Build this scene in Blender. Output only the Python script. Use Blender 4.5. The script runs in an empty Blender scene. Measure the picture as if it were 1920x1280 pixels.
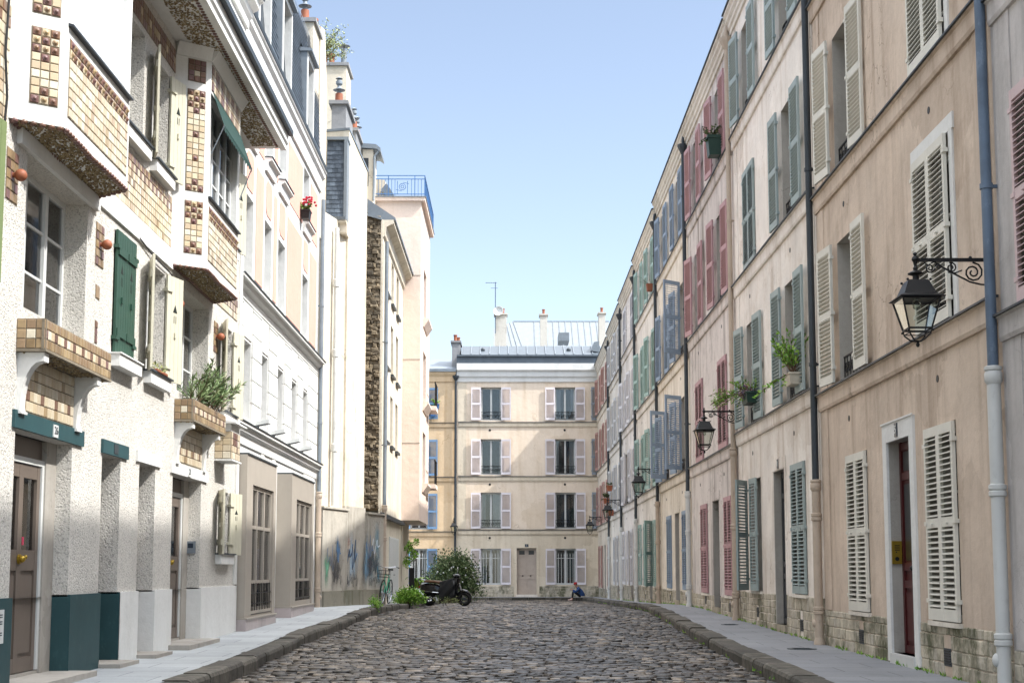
import bpy, bmesh, math, random
from mathutils import Vector, Matrix
random.seed(7)
R = math.radians
PI = math.pi
sc = bpy.context.scene
COL = sc.collection

# ---------------------------------------------------------------- camera
CAMZ = 1.25
PITCH = R(6.3)
FPX = 2667.0
def ray(px, py):
    x = (px-957)/FPX; u = (774.5-py)/FPX
    c, s = math.cos(PITCH), math.sin(PITCH)
    return (x, c-s*u, s+c*u)
def onX(px, py, X):          # surveyed point on a wall plane x = X -> (Y, Z)
    d = ray(px, py); t = X/d[0]
    return t*d[1], CAMZ+t*d[2]
def onY(px, py, Y):          # surveyed point on a plane y = Y -> (X, Z)
    d = ray(px, py); t = Y/d[1]
    return t*d[0], CAMZ+t*d[2]

cam = bpy.data.cameras.new('camera'); cam.lens = 50; cam.sensor_width = 36
cam.shift_x = 0.0016; cam.shift_y = 0.0700; cam.clip_end = 2000; cam.clip_start = .1
camo = bpy.data.objects.new('camera', cam); COL.objects.link(camo)
camo.location = (0, 0, CAMZ); camo.rotation_euler = (R(90)+PITCH, 0, 0)
sc.camera = camo

# ---------------------------------------------------------------- light
w = bpy.data.worlds.new('World'); sc.world = w; w.use_nodes = True
nt = w.node_tree; nt.nodes.clear()
SKYV, SKYFILL = .49, 8.2
sky = nt.nodes.new('ShaderNodeTexSky'); sky.sky_type = 'NISHITA'; sky.sun_disc = False
AZ, EL = R(17), R(48.8)        # sun stands behind the camera, to the right
sv = Vector((math.cos(AZ)*math.cos(EL), -math.sin(AZ)*math.cos(EL), math.sin(EL)))
sky.sun_elevation = EL
sky.sun_rotation = math.atan2(sv.x, sv.y)
sky.air_density = 1.0; sky.dust_density = .5; sky.ozone_density = 1.7
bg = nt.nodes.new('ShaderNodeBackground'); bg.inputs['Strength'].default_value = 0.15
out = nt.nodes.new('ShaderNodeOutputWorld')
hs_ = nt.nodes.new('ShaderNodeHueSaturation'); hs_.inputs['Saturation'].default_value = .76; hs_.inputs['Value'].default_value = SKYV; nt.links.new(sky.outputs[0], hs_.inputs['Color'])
# added glow overhead, out of view, lifts the shade; strongest on the sun's side
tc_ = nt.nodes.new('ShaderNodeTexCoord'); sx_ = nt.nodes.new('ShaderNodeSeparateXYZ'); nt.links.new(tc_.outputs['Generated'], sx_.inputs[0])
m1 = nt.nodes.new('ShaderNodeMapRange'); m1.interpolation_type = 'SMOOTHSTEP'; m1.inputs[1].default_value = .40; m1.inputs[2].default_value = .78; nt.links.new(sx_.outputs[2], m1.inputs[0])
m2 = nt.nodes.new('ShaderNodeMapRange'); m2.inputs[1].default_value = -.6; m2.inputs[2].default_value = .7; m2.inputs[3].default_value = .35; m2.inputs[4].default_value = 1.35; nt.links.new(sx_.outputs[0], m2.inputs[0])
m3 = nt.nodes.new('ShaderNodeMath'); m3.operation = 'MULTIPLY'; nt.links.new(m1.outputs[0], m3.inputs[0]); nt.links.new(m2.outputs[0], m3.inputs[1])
fill_ = nt.nodes.new('ShaderNodeVectorMath'); fill_.operation = 'SCALE'; fill_.inputs[0].default_value = (SKYFILL, SKYFILL*.985, SKYFILL*.96); nt.links.new(m3.outputs[0], fill_.inputs['Scale'])
ad_ = nt.nodes.new('ShaderNodeVectorMath'); ad_.operation = 'ADD'; nt.links.new(hs_.outputs[0], ad_.inputs[0]); nt.links.new(fill_.outputs[0], ad_.inputs[1])
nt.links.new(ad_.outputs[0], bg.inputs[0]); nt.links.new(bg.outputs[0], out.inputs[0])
sl = bpy.data.lights.new('sun', 'SUN'); sl.energy = 2.0; sl.angle = R(1.0); sl.color = (1, .97, .92)
so = bpy.data.objects.new('sun', sl); COL.objects.link(so)
so.rotation_euler = sv.to_track_quat('Z', 'Y').to_euler(); so.location = (20, -10, 30)
sc.view_settings.view_transform = 'Standard'; sc.view_settings.look = 'None'
sc.view_settings.exposure = 1.75; sc.view_settings.gamma = 1
sc.render.engine = 'CYCLES'
sc.cycles.max_bounces = 7; sc.cycles.diffuse_bounces = 5; sc.cycles.transparent_max_bounces = 12
sc.cycles.use_denoising = True

# ---------------------------------------------------------------- materials
def hexc(h):
    h = h.lstrip('#'); r = [int(h[i:i+2], 16)/255 for i in (0, 2, 4)]
    return tuple(((c/12.92) if c <= .04045 else ((c+.055)/1.055)**2.4) for c in r)
class NT:
    def __init__(s, name):
        s.m = bpy.data.materials.new(name); s.m.use_nodes = True
        s.t = s.m.node_tree; s.b = s.t.nodes['Principled BSDF']
        s.pos = None
    def n(s, typ, **kw):
        nd = s.t.nodes.new(typ)
        for k, v in kw.items(): setattr(nd, k, v)
        return nd
    def l(s, a, b): s.t.links.new(a, b)
    def P(s, scale=(1, 1, 1)):
        if s.pos is None: s.pos = s.n('ShaderNodeNewGeometry')
        mp = s.n('ShaderNodeMapping'); mp.inputs['Scale'].default_value = scale
        s.l(s.pos.outputs['Position'], mp.inputs[0]); return mp.outputs[0]
    def noise(s, scale, detail=4, vec=(1, 1, 1), rough=.55, dist=0):
        nd = s.n('ShaderNodeTexNoise'); nd.inputs['Scale'].default_value = scale
        nd.inputs['Detail'].default_value = detail; nd.inputs['Roughness'].default_value = rough
        nd.inputs['Distortion'].default_value = dist
        s.l(s.P(vec), nd.inputs['Vector']); return nd.outputs[0]
    def ramp(s, fac, a, b, ca=0, cb=1):
        r = s.n('ShaderNodeMapRange'); r.inputs[1].default_value = a; r.inputs[2].default_value = b
        r.inputs[3].default_value = ca; r.inputs[4].default_value = cb
        s.l(fac, r.inputs[0]); return r.outputs[0]
    def mul(s, a, b):
        m = s.n('ShaderNodeMath', operation='MULTIPLY'); s.l(a, m.inputs[0])
        if isinstance(b, (int, float)): m.inputs[1].default_value = b
        else: s.l(b, m.inputs[1])
        return m.outputs[0]
    def mix(s, fac, a, b):
        m = s.n('ShaderNodeMix', data_type='RGBA')
        if isinstance(fac, (int, float)): m.inputs[0].default_value = fac
        else: s.l(fac, m.inputs[0])
        for sock, v in ((m.inputs[6], a), (m.inputs[7], b)):
            if isinstance(v, tuple): sock.default_value = (v[0], v[1], v[2], 1)
            else: s.l(v, sock)
        return m.outputs[2]
    def bump(s, h, dist, prev=None, strength=1):
        b = s.n('ShaderNodeBump'); b.inputs['Distance'].default_value = dist; b.inputs['Strength'].default_value = strength
        s.l(h, b.inputs['Height'])
        if prev is not None: s.l(prev, b.inputs['Normal'])
        return b.outputs[0]
    def colour(s, c): s.l(c, s.b.inputs['Base Color'])
    def set(s, rough=.8, metal=0, spec=.3):
        s.b.inputs['Roughness'].default_value = rough; s.b.inputs['Metallic'].default_value = metal
        s.b.inputs['Specular IOR Level'].default_value = spec
def dk(c, k): return (c[0]*k, c[1]*k, c[2]*k)
def plaster(name, c, var=.12, stain=None, samt=.5, rough=.88, bs=60, bd=.003, island=0):
    t = NT(name); t.set(rough, 0, .2)
    c1 = t.mix(t.ramp(t.noise(.9, 6), .3, .7), dk(c, 1-var), dk(c, 1+var*.6))
    st = stain or dk(c, .55)
    f = t.mul(t.ramp(t.noise(1.0, 6, (3.2, 3.2, .28)), .5, .78), samt)
    c1 = t.mix(f, c1, st)
    f2 = t.mul(t.ramp(t.noise(2.3, 8, (1, 1, .8), .7), .52, .72), samt*.55)
    c1 = t.mix(f2, c1, dk(st, 1.15))
    if samt >= .4:
        vo = t.n('ShaderNodeTexVoronoi', feature='DISTANCE_TO_EDGE'); vo.inputs['Scale'].default_value = .42
        dn = t.n('ShaderNodeTexNoise'); dn.inputs['Scale'].default_value = 2.2; dn.inputs['Detail'].default_value = 8; t.l(t.P(), dn.inputs['Vector'])
        ad = t.n('ShaderNodeVectorMath', operation='MULTIPLY_ADD'); t.l(dn.outputs[1], ad.inputs[0]); ad.inputs[1].default_value = (1.1, 1.1, 1.1); t.l(t.P(), ad.inputs[2]); t.l(ad.outputs[0], vo.inputs['Vector'])
        cr = t.mul(t.ramp(vo.outputs['Distance'], .0015, .005, 1, 0), t.ramp(t.noise(.55, 3), .5, .6, 0, .55))
        c1 = t.mix(cr, c1, dk(st, .6))
        pt = t.n('ShaderNodeTexVoronoi'); pt.inputs['Scale'].default_value = .55; t.l(ad.outputs[0], pt.inputs['Vector'])
        c1 = t.mix(t.mul(t.ramp(pt.outputs['Color'], .62, .66), .2), c1, dk(c, 1.22))
        c1 = t.mix(t.mul(t.ramp(pt.outputs['Color'], .3, .26), .16), c1, dk(st, 1.05))
    f3 = t.mul(t.ramp(t.noise(14, 5), .45, .8), .12)
    c1 = t.mix(f3, c1, dk(st, .8))
    t.colour(c1)
    b = t.bump(t.noise(bs, 5), bd); b = t.bump(t.noise(5, 4), .012, b)
    t.l(b, t.b.inputs['Normal']); return t.m
def roughcast(name, c):
    t = NT(name); t.set(.95, 0, .15)
    v = t.n('ShaderNodeTexVoronoi'); v.inputs['Scale'].default_value = 34; t.l(t.P(), v.inputs['Vector'])
    pit = t.ramp(v.outputs['Distance'], .12, .42)
    h = t.noise(46, 5, rough=.7)
    c1 = t.mix(t.ramp(t.noise(1.1, 6), .3, .7), dk(c, .86), c)
    c1 = t.mix(t.mul(t.ramp(h, .52, .62), .8), c1, dk(c, .42))
    f = t.mul(t.ramp(t.noise(1.0, 6, (3, 3, .35)), .55, .8), .3)
    c1 = t.mix(f, c1, dk(c, .7))
    t.colour(c1)
    b = t.bump(h, .02); b = t.bump(pit, .006, b)
    t.l(b, t.b.inputs['Normal']); return t.m
def paint(name, c, rough=.5, var=.1, wear=.25, wc=None, metal=0, bs=30, bd=.001, spec=.4):
    t = NT(name); t.set(rough, metal, spec)
    c1 = t.mix(t.ramp(t.noise(3, 5), .3, .7), dk(c, 1-var), dk(c, 1+var*.5))
    oi = t.n('ShaderNodeObjectInfo'); c1 = t.mix(t.mul(oi.outputs['Random'], .22), c1, dk(c, .62))
    f = t.mul(t.ramp(t.noise(9, 8, (1, 1, .5), .7), .55, .72), wear)
    c1 = t.mix(f, c1, wc or dk(c, .5))
    t.colour(c1); t.l(t.bump(t.noise(bs, 4), bd), t.b.inputs['Normal']); return t.m
def island(name, cols, rough=.6, bd=.002, bs=40, var=.18, moss=None, spec=.4):
    """each loose piece of the mesh takes its own tone from the list"""
    t = NT(name); t.set(rough, 0, spec)
    g = t.n('ShaderNodeNewGeometry'); r = t.n('ShaderNodeValToRGB'); t.l(g.outputs['Random Per Island'], r.inputs[0])
    el = r.color_ramp.elements; r.color_ramp.interpolation = 'LINEAR'
    while len(el) < len(cols): el.new(.5)
    for i, cc in enumerate(cols):
        el[i].position = i/(len(cols)-1); el[i].color = (*cc, 1)
    c1 = t.mix(t.mul(t.ramp(t.noise(7, 6), .35, .75), var*2.2), r.outputs[0], dk(cols[0], .55))
    c1 = t.mix(t.mul(t.ramp(t.noise(bs, 4), .5, .7), var), c1, dk(cols[-1], .5))
    if moss:
        c1 = t.mix(t.ramp(t.noise(1.6, 7, rough=.7), .5, .66), c1, moss)
    t.colour(c1); t.l(t.bump(t.noise(bs, 4), bd), t.b.inputs['Normal']); return t.m
M = {}
M['cobble'] = island('cobble', [hexc('141312'), hexc('3c3732'), hexc('1e1c1b'), hexc('625950'), hexc('191818'), hexc('474039'), hexc('9a8d7d'), hexc('262422')], .36, .008, 30, .35)
M['mortar'] = plaster('road_sand', hexc('3a342c'), .2, hexc('26221d'), .7)
M['granite'] = island('kerb_granite', [hexc('4b4741'), hexc('69645a'), hexc('393631')], .85, .012, 14, .35, moss=hexc('33322a'))
def pavemat(name, c):
    t = NT(name); t.set(.8, 0, .3)
    c1 = t.mix(t.ramp(t.noise(.7, 7), .3, .7), dk(c, .82), dk(c, 1.08))
    br = t.n('ShaderNodeTexBrick'); t.l(t.P(), br.inputs['Vector']); br.offset = .5
    br.inputs['Scale'].default_value = 1; br.inputs['Brick Width'].default_value = .9; br.inputs['Row Height'].default_value = .62
    br.inputs['Mortar Size'].default_value = .006; br.inputs['Mortar Smooth'].default_value = .3
    br.inputs['Color1'].default_value = (1, 1, 1, 1); br.inputs['Color2'].default_value = (.86, .86, .88, 1); br.inputs['Mortar'].default_value = (.3, .3, .3, 1)
    mm = t.n('ShaderNodeMix', data_type='RGBA', blend_type='MULTIPLY'); mm.inputs[0].default_value = 1
    t.l(c1, mm.inputs[6]); t.l(br.outputs['Color'], mm.inputs[7])
    c2 = t.mix(t.mul(t.ramp(t.noise(40, 5), .55, .7), .35), mm.outputs[2], dk(c, .45))
    c2 = t.mix(t.mul(t.ramp(t.noise(2.2, 8, rough=.75), .55, .7), .35), c2, dk(c, .5))
    t.colour(c2); b = t.bump(t.noise(70, 4), .002); b = t.bump(t.noise(1.5, 3), .02, b); t.l(b, t.b.inputs['Normal']); return t.m
M['pavement'] = pavemat('pavement_stone', hexc('86888b')); M['pavement_l'] = pavemat('pale_pavement_stone', hexc('abafb0'))
M['earth'] = plaster('earth', hexc('5d574c'), .2, hexc('3a372f'), .6)
M['iron'] = paint('black_iron', hexc('0e0f11'), .5, .15, .2, hexc('2b2622'), 0)
M['zinc'] = paint('zinc_sheet', hexc('7f8890'), .5, .18, .5, hexc('59636d'), .15, 8, .004)
M['zincpale'] = paint('pale_zinc_sheet', hexc('80888e'), .5, .1, .4, hexc('687179'), .1, 8, .004)
M['zincmid'] = paint('mid_grey_zinc', hexc('5b646c'), .5, .15, .4, hexc('454d54'), .15)
M['zincdark'] = paint('dark_zinc', hexc('3c4349'), .5, .2, .4, hexc('25292c'), .2)
M['pipeblue'] = paint('blue_grey_zinc_pipe', hexc('5d6d80'), .5, .25, .5, hexc('8a97a6'), .15)
M['white'] = plaster('white_render', hexc('d9d9d6'), .05, hexc('a9a7a0'), .22, .85, 40, .001)
M['whitepaint'] = paint('white_paint', hexc('cfd1cf'), .5, .06, .2, hexc('8c8a84'))
M['castwhite'] = paint('white_cast_iron', hexc('c9cac7'), .5, .08, .35, hexc('7b7670'))
M['castcream'] = paint('cream_cast_iron', hexc('b7a796'), .55, .12, .35, hexc('6f5f50'))
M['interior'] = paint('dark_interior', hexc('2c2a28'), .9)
M['curtain'] = paint('curtain_cloth', hexc('b9b6ae'), .9, .15, .1)
M['terracotta'] = paint('terracotta', hexc('95583d'), .6, .2, .3)
M['slate'] = None
t = NT('slate_tiles'); t.set(.5, 0, .4)
M['slate'] = t.m
g = t.n('ShaderNodeNewGeometry')
c1 = t.mix(g.outputs['Random Per Island'], hexc('46505c'), hexc('6a7683'))
t.colour(t.mix(t.mul(t.ramp(t.noise(9, 6), .4, .7), .5), c1, hexc('3a424c'))); t.l(t.bump(t.noise(30, 4), .002), t.b.inputs['Normal'])
def glassmat(name, tint=(.9, .95, 1), refl=.35, fm=1.2):
    t = NT(name); t.t.nodes.remove(t.b)
    tr = t.n('ShaderNodeBsdfTransparent'); tr.inputs[0].default_value = (*tint, 1)
    gl = t.n('ShaderNodeBsdfGlossy'); gl.inputs['Roughness'].default_value = .03
    fr = t.n('ShaderNodeFresnel'); fr.inputs[0].default_value = 1.5
    ma = t.n('ShaderNodeMath', operation='MULTIPLY_ADD'); ma.inputs[1].default_value = fm; ma.inputs[2].default_value = refl*.08
    t.l(fr.outputs[0], ma.inputs[0])
    mx = t.n('ShaderNodeMixShader'); t.l(ma.outputs[0], mx.inputs[0]); t.l(tr.outputs[0], mx.inputs[1]); t.l(gl.outputs[0], mx.inputs[2])
    t.l(mx.outputs[0], t.t.nodes['Material Output'].inputs[0]); return t.m
M['glass'] = glassmat('window_glass')
M['lampglass'] = glassmat('lantern_glass', (.8, .83, .8), .1, .45)
def leafmat(name, a, b, c):
    t = NT(name); t.set(.55, 0, .35)
    g = t.n('ShaderNodeNewGeometry'); r = t.n('ShaderNodeValToRGB'); t.l(g.outputs['Random Per Island'], r.inputs[0])
    el = r.color_ramp.elements; el.new(.5)
    for i, cc in enumerate((a, b, c)): el[i].position = i/2; el[i].color = (*cc, 1)
    t.colour(r.outputs[0]); t.b.inputs['Transmission Weight'].default_value = 0
    return t.m
M['leaf'] = leafmat('green_leaves', hexc('2c4419'), hexc('55702c'), hexc('86984a'))
M['leafdark'] = leafmat('dark_leaves', hexc('26331c'), hexc('3f5230'), hexc('71804f'))
M['leafbright'] = leafmat('bright_leaves', hexc('4c7a22'), hexc('6f9c34'), hexc('9dbb54'))
M['leafdry'] = leafmat('yellowish_leaves', hexc('6c7a4e'), hexc('93a06c'), hexc('b0ad74'))
M['bark'] = paint('bark', hexc('5a4634'), .9, .2, .4)
M['red'] = paint('red_petals', hexc('b0213a'), .6)

# ---------------------------------------------------------------- mesh builder
class Fr:
    """a wall's own frame: u runs along it, n stands out from it"""
    def __init__(s, o, u, n):
        s.o = Vector((o[0], o[1], 0)); s.u = Vector((u[0], u[1], 0)).normalized(); s.nn = Vector((n[0], n[1], 0)).normalized()
    def p(s, u, n, z): return s.o + s.u*u + s.nn*n + Vector((0, 0, z))
class MB:
    def __init__(s): s.v = []; s.f = []; s.m = []
    def add(s, vs, fs, m=0):
        o = len(s.v); s.v.extend([tuple(v) for v in vs]); s.f.extend([tuple(i+o for i in f) for f in fs]); s.m.extend([m]*len(fs)); return s
    def hexa(s, p, m=0):
        return s.add(p, [(0, 3, 2, 1), (4, 5, 6, 7), (0, 1, 5, 4), (1, 2, 6, 5), (2, 3, 7, 6), (3, 0, 4, 7)], m)
    def box(s, x0, x1, y0, y1, z0, z1, m=0):
        return s.hexa([(x0, y0, z0), (x1, y0, z0), (x1, y1, z0), (x0, y1, z0), (x0, y0, z1), (x1, y0, z1), (x1, y1, z1), (x0, y1, z1)], m)
    def fb(s, F, u0, u1, n0, n1, z0, z1, m=0):
        return s.hexa([F.p(u0, n0, z0), F.p(u1, n0, z0), F.p(u1, n1, z0), F.p(u0, n1, z0), F.p(u0, n0, z1), F.p(u1, n0, z1), F.p(u1, n1, z1), F.p(u0, n1, z1)], m)
    def quad(s, a, b, c, d, m=0): return s.add([a, b, c, d], [(0, 1, 2, 3)], m)
    def prof(s, F, pr, u0, u1, m=0, u0b=None):
        """sweep a closed (n,z) outline along the wall"""
        k = len(pr); vs = [F.p(u0, n, z) for n, z in pr]+[F.p(u1, n, z) for n, z in pr]
        fs = [(i, (i+1) % k, k+(i+1) % k, k+i) for i in range(k)]+[tuple(range(k))[::-1], tuple(range(k, 2*k))]
        return s.add(vs, fs, m)
    def poly(s, pts, d, m=0):
        """a flat outline given thickness along vector d"""
        d = Vector(d); k = len(pts); vs = [Vector(p) for p in pts]+[Vector(p)+d for p in pts]
        return s.add(vs, [(i, (i+1) % k, k+(i+1) % k, k+i) for i in range(k)]+[tuple(range(k))[::-1], tuple(range(k, 2*k))], m)
    def cyl(s, a, b, r0, r1=None, seg=10, m=0):
        r1 = r0 if r1 is None else r1; a = Vector(a); b = Vector(b); d = (b-a).normalized()
        x = d.orthogonal().normalized(); y = d.cross(x)
        vs = [a+(x*math.cos(t)+y*math.sin(t))*r0 for t in [2*PI*i/seg for i in range(seg)]]+[b+(x*math.cos(t)+y*math.sin(t))*r1 for t in [2*PI*i/seg for i in range(seg)]]
        return s.add(vs, [(i, (i+1) % seg, seg+(i+1) % seg, seg+i) for i in range(seg)]+[tuple(range(seg))[::-1], tuple(range(seg, 2*seg))], m)
    def tube(s, pts, r, seg=6, m=0, taper=None):
        pts = [Vector(p) for p in pts]; n = len(pts); vs = []; prev = None
        for i, p in enumerate(pts):
            d = (pts[min(i+1, n-1)]-pts[max(i-1, 0)]).normalized()
            if prev is None: x = d.orthogonal().normalized()
            else:
                x = prev-d*prev.dot(d)
                x = x.normalized() if x.length > 1e-6 else d.orthogonal().normalized()
            prev = x; y = d.cross(x); rr = r if taper is None else r+(taper-r)*i/(n-1)
            vs += [p+(x*math.cos(2*PI*k/seg)+y*math.sin(2*PI*k/seg))*rr for k in range(seg)]
        fs = [(i*seg+k, i*seg+(k+1) % seg, (i+1)*seg+(k+1) % seg, (i+1)*seg+k) for i in range(n-1) for k in range(seg)]
        fs += [tuple(range(seg))[::-1], tuple(range((n-1)*seg, n*seg))]
        return s.add(vs, fs, m)
    def lathe(s, c, pr, seg=12, m=0, axis=None, rot=0):
        """(r, h) outline turned about the z axis (or given axis)"""
        c = Vector(c); ax = Vector(axis or (0, 0, 1)).normalized(); x = ax.orthogonal().normalized(); y = ax.cross(x); vs = []
        for r, h in pr: vs += [c+ax*h+(x*math.cos(2*PI*k/seg+rot)+y*math.sin(2*PI*k/seg+rot))*r for k in range(seg)]
        n = len(pr); fs = [(i*seg+k, i*seg+(k+1) % seg, (i+1)*seg+(k+1) % seg, (i+1)*seg+k) for i in range(n-1) for k in range(seg)]
        fs += [tuple(range(seg))[::-1], tuple(range((n-1)*seg, n*seg))]
        return s.add(vs, fs, m)
    def ball(s, c, r, m=0, seg=12, rings=7, sq=(1, 1, 1)):
        c = Vector(c); vs = [c+Vector((0, 0, -r*sq[2]))]
        for i in range(1, rings):
            a = -PI/2+PI*i/rings
            vs += [c+Vector((r*math.cos(a)*math.cos(2*PI*k/seg)*sq[0], r*math.cos(a)*math.sin(2*PI*k/seg)*sq[1], r*math.sin(a)*sq[2])) for k in range(seg)]
        vs.append(c+Vector((0, 0, r*sq[2]))); fs = [(0, 1+(k+1) % seg, 1+k) for k in range(seg)]
        for i in range(rings-2): fs += [(1+i*seg+k, 1+i*seg+(k+1) % seg, 1+(i+1)*seg+(k+1) % seg, 1+(i+1)*seg+k) for k in range(seg)]
        L = len(vs)-1; o = 1+(rings-2)*seg; fs += [(L, o+k, o+(k+1) % seg) for k in range(seg)]
        return s.add(vs, fs, m)
    def holes(s, F, u0, u1, z0, z1, hs, n=0, m=0, reveal=0, rm=None, back=None, bd=.55):
        """wall sheet with rectangular openings, their reveals, and a dark room behind each"""
        us = sorted({u0, u1, *[min(max(h[i], u0), u1) for h in hs for i in (0, 1)]}); zs = sorted({z0, z1, *[min(max(h[i], z0), z1) for h in hs for i in (2, 3)]})
        for a, b in zip(us, us[1:]):
            for c, d in zip(zs, zs[1:]):
                cu, cz = (a+b)/2, (c+d)/2
                if any(h[0] < cu < h[1] and h[2] < cz < h[3] for h in hs): continue
                s.quad(F.p(a, n, c), F.p(b, n, c), F.p(b, n, d), F.p(a, n, d), m)
        if reveal:
            rm = m if rm is None else rm
            for h in hs:
                a, b, c, d = h[:4]; a = max(a, u0); b = min(b, u1); c = max(c, z0); d = min(d, z1); r = h[4] if len(h) > 4 else reveal; k = n-r
                s.quad(F.p(a, n, c), F.p(a, k, c), F.p(a, k, d), F.p(a, n, d), rm); s.quad(F.p(b, n, c), F.p(b, n, d), F.p(b, k, d), F.p(b, k, c), rm)
                s.quad(F.p(a, n, d), F.p(a, k, d), F.p(b, k, d), F.p(b, n, d), rm); h[2] >= z0 and s.quad(F.p(a, n, c), F.p(b, n, c), F.p(b, k, c), F.p(a, k, c), rm)
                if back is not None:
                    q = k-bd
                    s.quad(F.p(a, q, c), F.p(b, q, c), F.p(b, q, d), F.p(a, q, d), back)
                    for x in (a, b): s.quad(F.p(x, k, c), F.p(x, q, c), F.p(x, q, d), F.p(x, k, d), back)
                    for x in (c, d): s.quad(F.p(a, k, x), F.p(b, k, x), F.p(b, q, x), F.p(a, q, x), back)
        return s
    def build(s, name, mats, parent=None, smooth=False, label=None, recalc=True):
        me = bpy.data.meshes.new(name)
        off = Vector((0, 0, 0))
        if parent is not None: off = wloc(parent)
        me.from_pydata([tuple(Vector(v)-off) for v in s.v], [], s.f)
        if not isinstance(mats, (list, tuple)): mats = [mats]
        for m in mats: me.materials.append(m)
        if len(mats) > 1: me.polygons.foreach_set('material_index', s.m)
        if recalc:
            bm = bmesh.new(); bm.from_mesh(me); bmesh.ops.recalc_face_normals(bm, faces=bm.faces); bm.to_mesh(me); bm.free()
        if smooth:
            me.polygons.foreach_set('use_smooth', [True]*len(me.polygons))
            if smooth != 'all': me.set_sharp_from_angle(angle=R(35))
        me.update()
        o = bpy.data.objects.new(name, me); COL.objects.link(o)
        if parent is not None: o.parent = parent
        if label: o['label'] = label
        return o
def wloc(o):
    v = Vector((0, 0, 0))
    while o is not None: v += o.location; o = o.parent
    return v
def thing(name, label, cat, loc=(0, 0, 0), group=None):
    o = bpy.data.objects.new(name, None); COL.objects.link(o); o.location = loc; o.empty_display_size = .2
    o['label'] = label; o['category'] = cat
    if group: o['group'] = group
    return o
def tag(o, label, cat, group=None):
    o['label'] = label; o['category'] = cat
    if group: o['group'] = group
    return o
def struct(o): o['kind'] = 'structure'; return o
def text_part(name, txt, size, mat, parent, pos, xdir, mirror=False, ext=.003):
    """raised figures: letters run along xdir, upright"""
    cu = bpy.data.curves.new(name, 'FONT'); cu.body = txt; cu.size = size; cu.extrude = ext; cu.align_x = 'CENTER'; cu.align_y = 'CENTER'
    tmp = bpy.data.objects.new('tmp', cu); me = bpy.data.meshes.new_from_object(tmp); bpy.data.objects.remove(tmp)
    me.name = name; me.materials.clear(); me.materials.append(mat)
    o = bpy.data.objects.new(name, me); COL.objects.link(o); o.parent = parent
    x = Vector((xdir[0], xdir[1], 0)).normalized(); z = Vector((0, 0, 1)); y = z  # letter up = world z
    n = x.cross(z)
    mt = Matrix((x, z, n)).transposed().to_4x4()
    o.matrix_local = Matrix.Translation(Vector(pos)-wloc(parent)) @ mt
    return o

# ---------------------------------------------------------------- leaves
def leaves(mb, c, rad, n, L=.08, Wd=.025, up=.3, m=0, shell=.55):
    c = Vector(c)
    for _ in range(n):
        while True:
            d = Vector((random.uniform(-1, 1), random.uniform(-1, 1), random.uniform(-1, 1)))
            if .05 < d.length <= 1: break
        d *= (shell+(1-shell)*random.random())/max(d.length, .4) if random.random() < .6 else 1
        p = c+Vector((d.x*rad[0], d.y*rad[1], d.z*rad[2]))
        a = Vector((d.x, d.y, d.z+up+random.uniform(-.6, .6))).normalized()+Vector((random.gauss(0, .5), random.gauss(0, .5), random.gauss(0, .5)))
        leaf(mb, p, a, L*random.uniform(.6, 1.2), Wd*random.uniform(.7, 1.2), m)
def leaf(mb, p, a, L, Wd, m=0):
    p = Vector(p)
    a = Vector(a).normalized(); s = a.cross(Vector((random.gauss(0, 1), random.gauss(0, 1), random.gauss(0, 1)))).normalized()
    nn = a.cross(s)
    mb.add([p, p+a*L*.45+s*Wd+nn*Wd*.3, p+a*L, p+a*L*.45-s*Wd+nn*Wd*.3], [(0, 1, 2), (0, 2, 3)], m)
# ================================================================ GROUND
PK = [(0, .12), (12, .15), (20.5, .2), (28, .29), (33.5, .37), (37, .365), (43, .27), (50, .17), (57, .08), (64, 0), (73, -.09), (120, -.1)]
def P(y):
    for (a, p), (b, q) in zip(PK, PK[1:]):
        if a <= y <= b:
            t = (y-a)/(b-a); return p+(q-p)*t
    return PK[0][1] if y < 0 else PK[-1][1]
def lerpk(K, y):
    for (a, p), (b, q) in zip(K, K[1:]):
        if a <= y <= b: return p+(q-p)*(y-a)/(b-a)
    return K[0][1] if y < K[0][0] else K[-1][1]
RD = .14
KR = [(8, 2.8), (15.8, 2.92), (21.7, 3.03), (30, 3.28), (36, 3.42), (40, 3.55), (48, 3.68), (58, 3.72), (66, 3.66), (69.6, 3.5)]
KL = [(8, -3.15), (15.8, -3.14), (25, -3.34), (29, -3.2), (34, -3.22), (38, -3.0), (44, -2.98), (50, -2.9), (60, -2.45), (69.6, -2.05)]
# terrain sheet to the horizon
mb = MB(); mb.quad((-400, -60, -.6), (400, -60, -.6), (400, 700, -.6), (-400, 700, -.6))
struct(mb.build('ground', M['earth']))
ys = [6+i*1.0 for i in range(68)]
mb = MB()
for a, b in zip(ys, ys[1:]):
    mb.quad((-3.6, a, P(a)-RD-.035), (4.2, a, P(a)-RD-.035), (4.2, b, P(b)-RD-.035), (-3.6, b, P(b)-RD-.035))
struct(mb.build('road', M['mortar']))
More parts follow.
